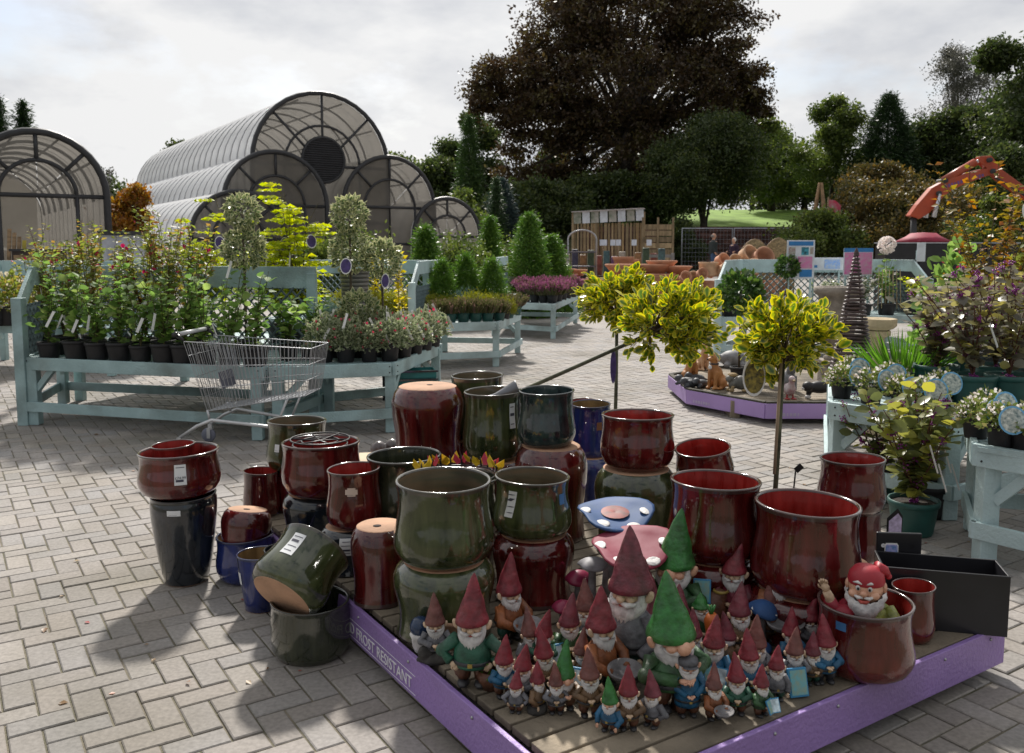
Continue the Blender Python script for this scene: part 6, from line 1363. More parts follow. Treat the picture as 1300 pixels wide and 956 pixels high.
# ------------------------------------------------------------------ yellow variegated holly standards
def holly(label, foot, top, crown_r, seed, n=900, leaf=.085, tagc=None, potz=0, lobes=None, stake=False):
    rg = RG(seed); foot = Vector(foot); top = Vector(top); t = thing('holly_tree', label, 'tree', foot); ax = (top-foot)
    b = MB(); b.tube([(0,0,0), ax*.5 + Vector((.004,.003,0)), ax], [.0135,.012,.011], 8); b.obj('stem', mat('holly_bark', (.09,.095,.055), .7, var=.35, scale=18), t)
    c = ax + ax.normalized()*crown_r*.55
    tw = MB(); P = []; D = []
    nt_ = 70
    for k in range(nt_):
        d = rg.normal(0,1,3); d[2] = d[2]*.8+.25; d /= np.linalg.norm(d); d = Vector(d); L_ = crown_r*(.72+.38*rg.rand())
        e = c + Vector((d.x*1.08, d.y*1.08, d.z*.82))*L_; s0 = ax + (c-ax)*.4*rg.rand(); md = s0.lerp(e, .55) + Vector((0,0,.02))
        tw.tube([s0, md, e], [.005,.004,.002], 5, 0, False)
        for i in range(n//nt_):
            u = .45 + .58*rg.rand(); q = s0.lerp(md, u/.55) if u < .55 else md.lerp(e, (u-.55)/.45)
            a = rg.normal(0,1,3); dd = Vector(a).normalized()*.9 + d*.9 + Vector((0,0,.25)); P.append(q + Vector(a)*.012); D.append(dd)
    tw.obj('twigs', M_BR, t)['kind'] = 'stuff'
    P = np.array([tuple(p) for p in P]); D = np.array([tuple(p) for p in D])
    outer = np.linalg.norm(P - np.array(c), axis=1)/crown_r
    leaves('crown', P, D, leaf*(.6+.55*rg.rand(len(P))), T_OVAL, LF['yholly'], rg, t, updir=.35, shade=np.clip(.62*rg.rand(len(P))**1.2 + .42*(rg.rand(len(P)) < .16), 0, 1))
    return t
# upright tree, the leaning tree and the right one; their pots stand behind the glazed pots
p = at(781, 500, 5.9); zc = at(781, 405, 5.9).z
pot('red pot of the upright yellow holly behind the platform', (p.x, 5.9, 0), 'belly', .15, .24, 'red')
holly('upright yellow variegated holly standard behind the pots', (p.x, 5.9, .20), (p.x+.005, 5.9, zc), .245, 301, 1350, .064)
b = thing('hanging_tag', 'violet hanging card on the upright holly stem', 'tag', (p.x-.02, 5.87, at(775,455,5.9).z)); card_tag(b, (0,-.01,-.05), .04, .23, M_TAGV, mat('violet_tag2', (.10,.07,.2), .5), True, tilt=0)
a_ = at(705, 477, 5.35); e_ = at(824, 424, 5.0)
pot('red pot of the leaning yellow holly', (a_.x-.22, 5.42, 0), 'belly', .15, .24, 'red')
f_ = a_ - (e_-a_).normalized()*.42
lt = holly('leaning yellow variegated holly standard with crown to the right', f_, e_, .275, 302, 1450, .066)
p = at(986, 600, 4.35); zc = at(986, 462, 4.35).z
pot('red pot of the right yellow holly hidden behind the red stack', (p.x-.01, 4.35, 0), 'belly', .14, .24, 'red')
h3 = holly('yellow variegated holly standard in front of the dog ornaments', (p.x-.01, 4.35, .18), (at(994,462,4.35).x, 4.35, zc), .24, 303, 1350, .062)
b = MB(); b.tube([at(983,602,4.30)-Vector(h3.location), at(992,455,4.30)-Vector(h3.location)], .008, 6); b.obj('stake', mat('stake', (.35,.26,.17), .8), h3)
pc = at(956, 478, 4.33)-Vector(h3.location); card_tag(h3, (pc.x, pc.y-.02, pc.z), .115, .19, mat('foliage_print', (.22,.17,.03), .5, var=.8, scale=55, dark=(.02,.02,.012)), M_TAG, True, tilt=-.05)
b = thing('black_tag', 'small black pointed label in the pot by the right holly', 'tag', at(1010, 598, 4.2)); q = MB(); q.beam((0,0,0), (.03,0,.028), .003, .03); q.obj('card', M_BLK, b); q = MB(); q.beam((-.02,0,-.3), (0,0,0), .006, .006); q.obj('stick', M_BLK, b)
b.location = (at(1010,598,4.2).x, 4.2, at(1010,598,4.2).z)
# ------------------------------------------------------------------ second display: lilac octagon with animal ornaments
pts = [Vector((1.70,9.46,0)), Vector((1.70,8.46,0)), Vector((2.24,7.70,0)), Vector((3.15,7.70,0)), Vector((3.85,8.42,0)), Vector((3.85,9.4,0)), Vector((3.2,10.1,0)), Vector((2.3,10.1,0))]
cc = sum(pts, Vector())/8; pl2 = thing('octagon_platform', 'low lilac edged octagonal platform carrying animal ornaments', 'platform', cc); pts = [p - cc for p in pts]
for k in range(8):
    a, b2 = pts[k], pts[(k+1) % 8]; d = (b2-a).normalized(); nn = Vector((d.y, -d.x, 0))
    if nn.dot(a) < 0: nn = -nn
    q = MB(); q.beam(a + Vector((0,0,.115)), b2 + Vector((0,0,.115)), .022, .135); eb = q.obj('edge_board', M_LILAC, pl2, .003)
    q = MB(); q.beam(a*.985 + Vector((0,0,.191)), b2*.985 + Vector((0,0,.191)), .045, .018); q.obj('edge_strip', mat('dark_trim', (.06,.055,.04), .9, var=.3), pl2)
    if k in (1, 2):
        q = MB(); 
        for j in range(7): q.box((0,0,0), (.012+.006*(j % 3), .002, .028), 0, frameM(a + d*(.10+.032*j) + nn*.0125 + Vector((0,0,.085)), d, -nn) )
        q.obj('worn_lettering', mat('worn_white', (.5,.42,.6), .6), eb)['kind'] = 'stuff'
y0, y1 = min(p.y for p in pts)+.02, max(p.y for p in pts)-.02
def xr(y):
    xs_ = []
    for k in range(8):
        a, b2 = pts[k], pts[(k+1) % 8]
        if (a.y-y)*(b2.y-y) <= 0 and abs(a.y-b2.y) > 1e-6: u = (y-a.y)/(b2.y-a.y); xs_.append(a.x + (b2.x-a.x)*u)
    return min(xs_)+.03, max(xs_)-.03
n = 20
for k in range(n):
    y = y0 + (y1-y0)*(k+.5)/n; l, r_ = xr(y); h = (y1-y0)/n
    l2, r2 = xr(max(y0+.001, y-h*.45)); l3, r3 = xr(min(y1-.001, y+h*.45)); l, r_ = max(l, l2, l3), min(r_, r2, r3)
    q = MB(); q.box(((l+r_)/2, y, .172), (r_-l, h-.01, .022)); q.obj('deck_board', M_DECK, pl2)
for x in (-.7, 0, .7): q = MB(); q.box((x, 0, .08), (.08, 1.9, .155)); q.obj('bearer', M_DECK, pl2)
D2 = .183
M_DOG = mat('dog_gold', (.42,.19,.06), .5, var=.25, scale=7, dark=(.28,.11,.03)); M_DOGP = mat('dog_pale', (.55,.38,.24), .5, var=.3, scale=8, dark=(.45,.2,.08)); M_SLATE = mat('slate_ornament', (.055,.06,.07), .55, var=.4, scale=14, dark=(.02,.022,.026))
def dog(label, px, base, H, face, m, collar=True):
    g = gp(px, base, D2); t = thing('dog_ornament', label, 'dog statue', (g.x, g.y, D2), face); s_ = H/.36
    S = lambda p: tuple(x*s_ for x in p)
    E = lambda c, r: ('e', S(c), S(r)); Tb = lambda pts_, rr: ('t', [S(p) for p in pts_], [x*s_ for x in rr])
    b_ = blob('body', [E((0,.07,.075),(.062,.075,.075)), E((0,.035,.14),(.052,.06,.075)), E((0,-.005,.19),(.05,.05,.06)), Tb([(0,-.01,.21),(0,-.015,.25),(0,-.02,.28)],[.042,.038,.036]),
        E((0,-.025,.305),(.042,.048,.04)), E((0,-.075,.290),(.022,.036,.020)), E((0,-.035,.335),(.03,.03,.015)),
        *[Tb([(sg*.035,-.02,.17),(sg*.036,-.032,.10),(sg*.036,-.035,.03)],[.026,.020,.017]) for sg in (-1,1)], *[E((sg*.036,-.05,.015),(.019,.03,.015)) for sg in (-1,1)],
        *[E((sg*.055,.055,.055),(.032,.055,.05)) for sg in (-1,1)], *[E((sg*.066,.0,.014),(.02,.045,.014)) for sg in (-1,1)], Tb([(0,.13,.03),(.04,.17,.02),(.09,.16,.02)],[.018,.014,.008])], m, t, .0085*s_, 3)
    for sg in (-1, 1):
        b = MB(); b.ell((0,0,0), S((.014,.02,.034)), 10, 8, 0, T(*S((sg*.045,-.012,.30))) @ rotM(0, R(-14)*sg)); b.obj('ear', M_DOGP if m is M_DOG else m, t)
        b = MB(); b.ell(S((sg*.018,-.064,.315)), S((.006,.005,.006)), 8, 6); b.obj('eye', G['eye'], t)
    b = MB(); b.ell(S((0,-.111,.296)), S((.011,.008,.009)), 8, 6); b.obj('nose', G['eye'], t)
    if collar:
        b = MB(); b.lathe([(.041*s_,-.008*s_),(.047*s_,-.004*s_),(.047*s_,.006*s_),(.041*s_,.008*s_)], 18, 0, T(*S((0,-.013,.245)))); c_ = b.obj('collar', G['boot'], t)
        b = MB(); b.lathe([(.001,.0),(.02*s_,.0),(.02*s_,.004*s_),(.001,.004*s_)], 14, 0, T(*S((0,-.068,.215))) @ rotM(R(90))); b.obj('tag_disc', M_PAPER, c_)
    return t
dog('golden sitting dog ornament with collar and white disc tag', 907, 494, .37, R(-52), M_DOG)
dog('golden sitting dog ornament at the far left of octagon', 878, 484, .36, R(12), M_DOG, False)
dog('pale sandy dog ornament between the two golden dogs', 893, 470, .33, R(20), M_DOGP, False)
def animal(label, name, cat, px, base, parts, m, face=0, sc=1.0, voxel=.006, extra=()):
    g = gp(px, base, D2); t = thing(name, label, cat, (g.x, g.y, D2), face, None, sc)
    blob('body', parts, m, t, voxel, 2)
    for nm, ps, mm in extra: blob(nm, ps, mm, t, voxel*.7, 1)
    return t
for k, (px, py) in enumerate([(872, 489), (884, 485), (877, 492), (890, 492)]):
    animal(['dark grey puppy ornament lying by the dogs, rear left', 'dark grey puppy ornament lying by the dogs, rear right', 'dark grey puppy ornament at the platform edge', 'dark grey puppy ornament nearest the golden dog'][k], 'puppy_ornament', 'puppy statue', px, py, [('e',(0,0,.035),(.075,.045,.036)),('e',(-.07,-.01,.06),(.035,.032,.032)),('e',(-.098,-.015,.052),(.016,.015,.013)),('t',[(-.04,-.04,.03),(-.09,-.05,.012)],[.018,.013]),('t',[(.07,.01,.03),(.11,.03,.015)],[.012,.006])], M_SLATE, R(-25+20*k), 1.15, .006, [('ear', [('e',(-.06,.03,.066),(.018,.008,.024))], M_SLATE)])
M_RAB = mat('rabbit_grey', (.16,.155,.14), .6, var=.3, scale=14, dark=(.09,.085,.075)); M_TAN = mat('ornament_tan', (.45,.32,.16), .6, var=.2)
animal('grey rabbit ornament with tan face beside the golden dog', 'rabbit_ornament', 'rabbit statue', 937, 497, [('e',(.03,0,.085),(.085,.06,.07)),('e',(-.05,0,.075),(.05,.045,.05)),('e',(-.09,-.005,.125),(.042,.034,.036)),('e',(.11,0,.08),(.022,.022,.022))], M_RAB, R(10), 1.0, .007, [('ear', [('e',(-.055,.018,.165),(.05,.012,.018))], M_TAN), ('ear', [('e',(-.06,-.018,.163),(.05,.012,.018))], M_TAN), ('paw', [('e',(-.08,-.03,.018),(.03,.018,.018)),('t',[(-.065,-.03,.06),(-.075,-.03,.02)],[.018,.015])], M_TAN), ('paw', [('e',(.06,-.05,.016),(.05,.022,.016))], M_TAN), ('paw', [('e',(-.08,.03,.018),(.03,.018,.018)),('t',[(-.065,.03,.06),(-.075,.03,.02)],[.018,.015])], M_TAN)])
M_SWAN = mat('goose_slate', (.10,.12,.15), .5, var=.3, scale=9, dark=(.03,.035,.05))
animal('slate grey goose ornament standing tall beside the rabbit', 'goose_ornament', 'goose statue', 957, 499, [('e',(0,.03,.12),(.07,.11,.10)),('t',[(0,-.05,.16),(0,-.085,.24),(0,-.06,.32),(0,-.085,.36)],[.05,.032,.024,.026]),('t',[(0,-.1,.36),(0,-.15,.345)],[.018,.006]),('t',[(0,.12,.12),(0,.18,.15)],[.05,.015])], M_SWAN, R(-20), 1.0, .008, [('foot', [('e',(-.03,.0,.012),(.025,.04,.012)),('t',[(-.03,.02,.01),(-.03,.03,.06)],[.012,.014])], M_TAN), ('foot', [('e',(.03,.0,.012),(.025,.04,.012)),('t',[(.03,.02,.01),(.03,.03,.06)],[.012,.014])], M_TAN)])
M_DUCK = mat('duck_pale', (.42,.38,.38), .6, var=.4, scale=16, dark=(.28,.12,.13)); M_RED = mat('ornament_red', (.38,.05,.05), .5)
animal('pale duck ornament with red feet in front of the grey cat', 'duck_ornament', 'duck statue', 1003, 507, [('e',(0,.02,.09),(.055,.065,.06)),('t',[(0,-.01,.12),(0,-.025,.165)],[.035,.026]),('e',(0,-.03,.19),(.032,.034,.03)),('t',[(0,.07,.09),(0,.12,.12)],[.03,.01])], M_DUCK, R(5), 1.0, .006, [('beak', [('e',(0,-.07,.183),(.014,.026,.009))], M_TAN), ('foot', [('e',(-.03,-.01,.008),(.026,.035,.008)),('t',[(-.03,.0,.008),(-.025,.01,.05)],[.008,.01])], M_RED), ('foot', [('e',(.03,-.01,.008),(.026,.035,.008)),('t',[(.03,.0,.008),(.025,.01,.05)],[.008,.01])], M_RED)])
M_CAT = mat('cat_grey', (.20,.20,.21), .6, var=.3, scale=14)
animal('grey sitting cat ornament behind the duck', 'cat_ornament', 'cat statue', 1003, 496, [('e',(0,.03,.1),(.065,.07,.10)),('e',(0,-.01,.2),(.045,.045,.05)),('e',(0,-.025,.26),(.05,.045,.042)),('e',(0,-.065,.245),(.022,.02,.016)),('e',(-.035,-.015,.30),(.014,.01,.024)),('e',(.035,-.015,.30),(.014,.01,.024)),('t',[(-.025,-.04,.15),(-.025,-.05,.01)],[.02,.018]),('t',[(.025,-.04,.15),(.025,-.05,.01)],[.02,.018])], M_CAT, R(10), 1.0, .007)
M_BCAT = mat('cat_black', (.012,.012,.014), .5)
animal('black crouching cat ornament with white paws at the right', 'black_cat_ornament', 'cat statue', 1038, 506, [('e',(.02,0,.10),(.12,.05,.055)),('e',(-.10,-.01,.11),(.05,.045,.045)),('t',[(.10,0,.10),(.115,0,.04),(.11,0,.012)],[.045,.022,.018]),('t',[(-.07,.0,.09),(-.09,0,.03)],[.03,.02]),('t',[(.12,.02,.12),(.2,.04,.06)],[.02,.012])], M_BCAT, R(8), 1.05, .007, [('paw', [('e',(-.095,-.01,.018),(.03,.022,.018))], G['white']), ('muzzle', [('e',(-.14,-.012,.095),(.016,.02,.015))], G['white'])])
animal('dark upright bird ornament beside the black plant pot', 'penguin_ornament', 'bird statue', 968, 489, [('e',(0,0,.13),(.07,.06,.12)),('e',(0,-.01,.26),(.045,.045,.05)),('t',[(0,-.05,.26),(0,-.085,.25)],[.015,.005]),('e',(-.07,0,.13),(.02,.045,.09)),('e',(.07,0,.13),(.02,.045,.09))], M_SLATE, R(-10), 1.15, .008, [('belly', [('e',(-.01,-.035,.12),(.045,.035,.09))], G['white'])])
animal('grey stone tortoise ornament at the back of the octagon', 'tortoise_ornament', 'tortoise statue', 930, 466, [('e',(0,0,.09),(.14,.11,.09)),('e',(-.15,0,.10),(.045,.04,.04)),('e',(-.08,-.09,.03),(.04,.035,.035)),('e',(.08,-.09,.03),(.04,.035,.035))], M_CAT, 0, 1.1, .01)
# ------------------------------------------------------------------ stoneware at the right
M_STONE = mat('weathered_stone', (.27,.235,.20), .9, var=.3, scale=8, dark=(.14,.12,.10), bump=.5, bscale=50); M_SANDS = mat('sandstone', (.50,.40,.25), .85, var=.15, scale=8, bump=.3, bscale=40)
def urn(label, px, ytop, Y, wpx, z=0):
    s_ = Y/FPX; H = at(px, ytop, Y).z - z; r = wpx*s_/2; t = thing('stone_urn', label, 'urn', (at(px,400,Y).x, Y, z))
    hb = H*.46
    b = MB(); b.lathe([(.001,H*.5),(r*.42,H*.5),(r*.62,H*.56),(r*.74,H*.68),(r*.78,H*.86),(r*.80,H*.92),(r*.95,H*.94),(r,H*.965),(r*.98,H),(r*.84,H),(r*.75,H*.95),(.001,H*.93)], 32); b.obj('bowl', M_STONE, t)
    b = MB(); b.lathe([(.001,H*.36),(r*.5,H*.36),(r*.52,H*.385),(r*.30,H*.42),(r*.26,H*.46),(r*.42,H*.5),(.001,H*.5)], 28); b.obj('foot', M_STONE, t)
    b = MB(); b.box((0,0,H*.18), (r*1.15,r*1.15,H*.28)); b.obj('pedestal', M_STONE, t, .01); b = MB(); b.box((0,0,H*.02), (r*1.4,r*1.4,H*.04)); b.obj('plinth', M_STONE, t, .006); b = MB(); b.box((0,0,H*.34), (r*1.3,r*1.3,H*.036)); b.obj('cornice', M_STONE, t, .006)
    return t
urn('weathered stone urn behind the right yellow holly', 1064, 364, 8.95, 62, 0)
urn('weathered stone urn in front of the bright green bush', 1210, 364, 9.2, 40, 0)
Y = 7.25; s_ = Y/FPX; z_ = at(1112,404,Y).z; t_ = thing('bird_bath', 'pale sandstone bird bath beside the rusty spiral', 'bird bath', (at(1114,400,Y).x, Y, 0), R(20)); r_ = 24*s_
b = MB(); b.lathe([(.001,z_-.10),(r_*.55,z_-.10),(r_*.8,z_-.085),(r_*.98,z_-.06),(r_*1.0,z_-.005),(r_*.96,z_),(r_*.85,z_-.006),(r_*.6,z_-.03),(.001,z_-.035)], 8); b.obj('basin', M_SANDS, t_, .004); b = MB(); b.lathe([(.001,0),(r_*.75,0),(r_*.75,.05),(r_*.5,.08),(r_*.34,.2),(r_*.30,z_*.6),(r_*.42,z_-.16),(r_*.7,z_-.14),(r_*.7,z_-.10)], 8); b.obj('pedestal', M_SANDS, t_, .004)
b = MB(); b.lathe([(r_*.72,z_-.022),(.001,z_-.022)], 24); b.obj('water', mat('blue_water', (.02,.16,.3), .05), t_)
# rusty spiral cone
Y = 6.45; p = at(1084, 400, Y); t_ = thing('spiral_cone', 'tall rusty cone of stacked metal rings on the right bench', 'ornament', (p.x, Y, .59)); H = at(1085,314,Y).z - .59; M_RUST = mat('dark_rust', (.075,.045,.04), .5, var=.4, scale=30, dark=(.03,.02,.02))
for k in range(34):
    u = k/33; r_ = (.145*(1-u) + .014); b = MB(); b.tube([(r_*math.cos(6.2832*j/24), r_*math.sin(6.2832*j/24), .01 + H*.93*u + .004*math.sin(6.2832*j/24 + k)) for j in range(25)], .0095, 5, 0, False); b.obj('ring', M_RUST, t_)
for k in range(4): a = k*1.5708+.5; b = MB(); b.tube([(.145*math.cos(a), .145*math.sin(a), .0),(.012*math.cos(a), .012*math.sin(a), H*.94)], .004, 5); b.obj('rod', M_RUST, t_)
b = MB(); b.lathe([(.014,H*.93),(.02,H*.95),(.010,H*.985),(.001,H)], 10); b.obj('finial', M_RUST, t_)
# poster boards on the right bench
def poster(label, px, y0, y1, wpx, Y, patches, name='poster_board'):
    s_ = Y/FPX; p = at(px, y0, Y); zt_ = p.z; zb_ = at(px, y1, Y).z; w = wpx*s_; h = zt_-zb_; t = thing(name, label, 'poster', (p.x, Y, zb_), R(4))
    b = MB(); b.box((0,0,h/2), (w,.014,h)); b.obj('board', mat('poster_white', (.68,.72,.78), .45), t, .002)
    for (x0, z0, x1, z1, m_) in patches: b = MB(); b.box(((x0+x1-1)/2*w, -.009, (z0+z1)/2*h), ((x1-x0)*w, .004, (z1-z0)*h)); b.obj('printed_panel', m_, t)
    if zb_ > 1.3: zl = 1.375
    else: zl = .6
    for sg in (-1, 1): b = MB(); b.box((sg*w*.4,.018,(zl-zb_+h*.6)/2), (.025,.02,abs(h*.6-zl+zb_))); b.obj('batten', M_TEALP, t)
    return t
pb = mat('print_blue', (.03,.20,.50), .4); pk = mat('print_pink', (.45,.10,.28), .4, var=.5, scale=30, dark=(.55,.35,.45)); pm = mat('print_photo', (.25,.30,.25), .4, var=.7, scale=40, dark=(.3,.12,.15)); pt2 = mat('print_teal', (.05,.3,.4), .4, var=.5, scale=25)
poster('white framed poster board with blue header and pink flower picture', 1017, 305, 354, 36, 12.6, [(.06,.86,.94,.97,pb),(.06,.64,.30,.82,pm),(.52,.62,.78,.82,pt2),(.83,.64,.95,.82,pm),(.40,.27,.92,.58,pk),(.47,.05,.92,.24,pb),(.06,.1,.36,.58,pm)])
poster('pink and blue poster behind the rusty spiral', 1090, 315, 350, 38, 12.95, [(.0,.86,1.0,1.0,pb),(.03,.05,.97,.84,pk)])
poster('long pale banner with blue flowers on the right bench', 1050, 327, 343, 42, 13.38, [(.42,.12,.9,.85,mat('print_bluefl', (.10,.22,.5), .4, var=.7, scale=22, dark=(.5,.58,.66))),(.04,.2,.2,.4,pb)], 'banner_board')
poster('narrow white notice standing right of the red canopy', 1170, 308, 332, 11, 13.38, [], 'notice_board')
# ------------------------------------------------------------------ shopping trolleys
M_CHROME = mat('zinc_wire', (.40,.41,.43), .35, .8, var=.1); M_GREYP = mat('grey_plastic', (.10,.10,.13), .5); M_TYRE = mat('wheel_rubber', (.16,.17,.22), .5); M_HAND = mat('handle_grey', (.55,.56,.57), .35)
def wire(b, pts, r=.0028): b.tube(pts, r, 4, 0, False)
def trolley(label, loc, rotz, sc=1.0):
    """handle at -x, nose at +x"""
    t = thing('shopping_trolley', label, 'trolley', loc, rotz, None, sc)
    # basket corners: bottom and top rectangles
    xb0, xb1, xt0, xt1 = -.36, .46, -.50, .52; zb0, zb1, zt0, zt1 = .36, .50, .93, .88; wb, wt0, wt1 = .19, .27, .22
    def side(sg, u, v):   # u along, v up
        x = (xb0+(xb1-xb0)*u)*(1-v) + (xt0+(xt1-xt0)*u)*v; z = (zb0+(zb1-zb0)*u)*(1-v) + (zt0+(zt1-zt0)*u)*v; w = wb*(1-v) + (wt0+(wt1-wt0)*u)*v
        return (x, sg*w, z)
    for sg in (-1, 1):
        b = MB()
        for k in range(30): wire(b, [side(sg, k/29, 0), side(sg, k/29, 1)], .0028)
        for v in (0, .33, .66, 1): wire(b, [side(sg, 0, v), side(sg, 1, v)], .004 if v in (0, 1) else .003)
        b.obj('basket_side', M_CHROME, t)['kind'] = 'stuff'
    b = MB()
    for k in range(13): y = -1+2*k/12; wire(b, [(xb1, wb*y, zb1), (xt1, wt1*y, zt1)], .0022)
    for v in (0, .33, .66, 1): wire(b, [side(-1, 1, v), side(1, 1, v)], .0035)
    b.obj('basket_front', M_CHROME, t)['kind'] = 'stuff'
    b = MB()
    for k in range(13): y = -1+2*k/12; wire(b, [(xb0, wb*y, zb0), (xb1, wb*y, zb1)], .0025)
    for k in range(16): u = k/15; wire(b, [side(-1,u,0), side(1,u,0)], .0025)
    b.obj('basket_floor', M_CHROME, t)['kind'] = 'stuff'
    b = MB()
    for k in range(13): y = -1+2*k/12; wire(b, [(xb0, wb*y, zb0), (xt0+.02, wt0*y*.95, zt0-.02)], .0022); wire(b, [(xb0+.12, wb*y*.8, zb0+.25), (xt0+.18, wt0*y*.85, zt0)], .0022)
    for v in (.2, .5, .8): wire(b, [side(-1, 0, v), side(1, 0, v)], .003)
    b.obj('rear_gate', M_CHROME, t)['kind'] = 'stuff'
    b = MB(); b.box((0,0,0), (.012,.25,.14), 0, T(-.27,0,.60) @ rotM(0,R(-14))); b.obj('child_seat', M_GREYP, t, .004)
    b = MB(); b.tube([(-.56,-.26,.985),(-.56,.26,.985)], .017, 10); b.obj('handle', M_HAND, t)
    for sg in (-1, 1):
        b = MB(); b.tube([(-.56,sg*.25,.985),(-.56,sg*.30,.985)], .023, 10); b.tube([(-.56,sg*.275,.985),(-.50,sg*.27,.94)], [.02,.012], 8); b.obj('handle_cap', M_BLK, t)
        b = MB(); b.tube([(.44,sg*.13,.20),(.10,sg*.2,.25),(-.30,sg*.25,.30),(-.42,sg*.26,.25),(-.56,sg*.28,.155)], [.014]*5, 8); b.tube([(-.34,sg*.20,.29),(-.36,sg*.19,.37)], .010, 6); b.tube([(.20,sg*.17,.235),(.3,sg*.17,.47)], .010, 6); b.obj('frame_tube', mat('frame_zinc', (.55,.56,.57), .4, .6), t)
    for x, y in ((-.56,-.28),(-.56,.28),(.44,-.13),(.44,.13)):
        z0 = .155 if x < 0 else .20
        c_ = MB(); c_.box((x,y,z0-.02), (.035,.035,.05)); c_.box((x-.012,y-.021,z0-.075), (.03,.006,.09)); c_.box((x-.012,y+.021,z0-.075), (.03,.006,.09)); cs_ = c_.obj('caster', mat('frame_zinc', (.55,.56,.57)), t)
        b = MB(); b.lathe([(.012,-.013),(.056,-.013),(.062,-.007),(.062,.007),(.056,.013),(.012,.013)], 22, 0, T(x-.02,y,.062) @ rotM(R(90))); b.obj('wheel', M_TYRE, cs_)
    return t
a_ = gp(250, 572); e_ = gp(420, 585); 
trolley('empty wire shopping trolley standing before the left bench', (-1.93, 6.66, 0), R(-6), .93)
p = at(2, 500, 7.4); trolley('wire shopping trolley cut off by the left picture edge', (p.x-.62, 7.35, 0), R(-4), .98)
p = at(642, 400, 17.6); trolley('distant trolley beside the purple heather bench', (p.x, 20.0, 0), R(60), 1.0)
# ribbed planter seen behind the holly balls
p = at(451, 400, 9.0); t_ = thing('ribbed_planter', 'tall grey ribbed planter behind the holly balls', 'planter', (p.x, 9.0, BZ)); hh = at(0,341,9.0).z-BZ
b = MB(); b.lathe([(.001,0),(.10,0),(.15,hh),(.165,hh),(.165,hh-.02),(.14,hh-.01),(.001,hh-.05)], 24); b.obj('body', mat('ribbed_grey', (.12,.115,.11), .6), t_); b = MB()
for k in range(18): u = k/18; b.lathe([(.10+.05*u, u*hh),(.107+.05*u, u*hh+.012),(.102+.05*u, u*hh+.024)], 24)
b.obj('ribs', mat('ribbed_grey2', (.2,.19,.18), .6), t_)['kind'] = 'stuff'
# pale box behind the fuchsias
p = at(193, 330, 12.0); t_ = thing('white_cabinet', 'pale blue white box standing behind the fuchsias', 'box', (p.x, 12, 0)); b = MB(); b.box((0,0,.7), (.28,.28,1.36)); b.obj('body', mat('pale_box', (.55,.62,.66), .5), t_, .01); b = MB(); b.box((0,0,1.395), (.34,.34,.03)); b.obj('lid', mat('pale_box', (.55,.62,.66)), t_)
# ------------------------------------------------------------------ terracotta yard
M_TC1 = mat('terracotta', (.52,.27,.17), .85, var=.15, scale=4, objvar=.15, dark=(.42,.21,.13)); M_TC2 = mat('terracotta_pale', (.58,.38,.24), .85, var=.15, scale=4, objvar=.12)
TP = {}
def tpot(kind, m):
    key = (kind, m.name)
    if key not in TP:
        pr = {'plain': [(.001,0),(.30,0),(.42,.62),(.46,.63),(.47,.75),(.41,.75),(.38,.6),(.28,.06),(.001,.05)], 'jar': [(.001,0),(.24,0),(.40,.25),(.44,.42),(.40,.58),(.30,.68),(.36,.75),(.30,.75),(.26,.68),(.34,.45),(.001,.06)],
              'bowl': [(.001,0),(.25,0),(.45,.28),(.5,.32),(.5,.37),(.44,.37),(.40,.3),(.001,.05)], 'drum': [(.001,0),(.36,0),(.42,.1),(.43,.55),(.46,.57),(.46,.66),(.39,.66),(.37,.1),(.001,.06)]}[kind]
        b = MB(); b.lathe(pr, 24); TP[key] = b.mesh('terracotta_body', m)
    return TP[key]
def terra(label, px, py, Y, wpx, kind, m=M_TC1, lie=None, z=None):
    """py = row of the base (or of the centre when lying); lie = (tilt, yaw)"""
    s_ = Y/FPX; k = wpx*s_/.92; p = at(px, py, Y); zb_ = p.z if z is None else z
    t = thing('terracotta_pot', label, 'pot', (p.x, Y, zb_)); o = link('body', tpot(kind, m), t); o.scale = (k,)*3
    r_ = MB(); hh = {'plain': .75, 'jar': .75, 'bowl': .37, 'drum': .66}[kind]; rr = {'plain': .47, 'jar': .36, 'bowl': .5, 'drum': .46}[kind]
    r_.lathe([(rr-.01,hh-.05),(rr+.012,hh-.035),(rr+.012,hh-.012),(rr-.01,hh+.004)], 24); q = r_.obj('rim', m, t); q.scale = (k,)*3
    if lie:
        M_ = T(0,0,0) @ Matrix.Rotation(lie[1], 4, 'Z') @ Matrix.Rotation(lie[0], 4, 'X') @ T(0,0,-hh*k*.6)
        for x in (o, q): x.matrix_basis = M_ @ Matrix.Scale(k, 4)
    return t
# timber shelves that carry them
def shelf(label, px0, px1, py, Y, depth=1.2):
    a = at(px0, py, Y); b2 = at(px1, py, Y); t = thing('pallet_shelf', label, 'shelf', ((a.x+b2.x)/2, Y, terr(0,Y))); w = b2.x-a.x; z = a.z - terr(0,Y)
    for k in range(6): b = MB(); b.box((0,-depth/2+depth*(k+.5)/6,z-.015), (w,depth/6-.03,.03)); b.obj('slat', M_PLY, t)
    for sx in (-1, 0, 1):
        for sy in (-1, 1): b = MB(); b.box((sx*(w/2-.05), sy*(depth/2-.08), (z-.03)/2), (.08,.08,z-.03)); b.obj('leg', M_PLY, t)
    return z + terr(0,Y)
z1 = shelf('timber staging under the terracotta jars at the left', 692, 742, 372, 23.5)
z2 = shelf('timber staging under the stacked terracotta pots', 735, 880, 378, 22)
z3 = shelf('timber staging under the tipped terracotta pots', 855, 985, 372, 21)
row = 0
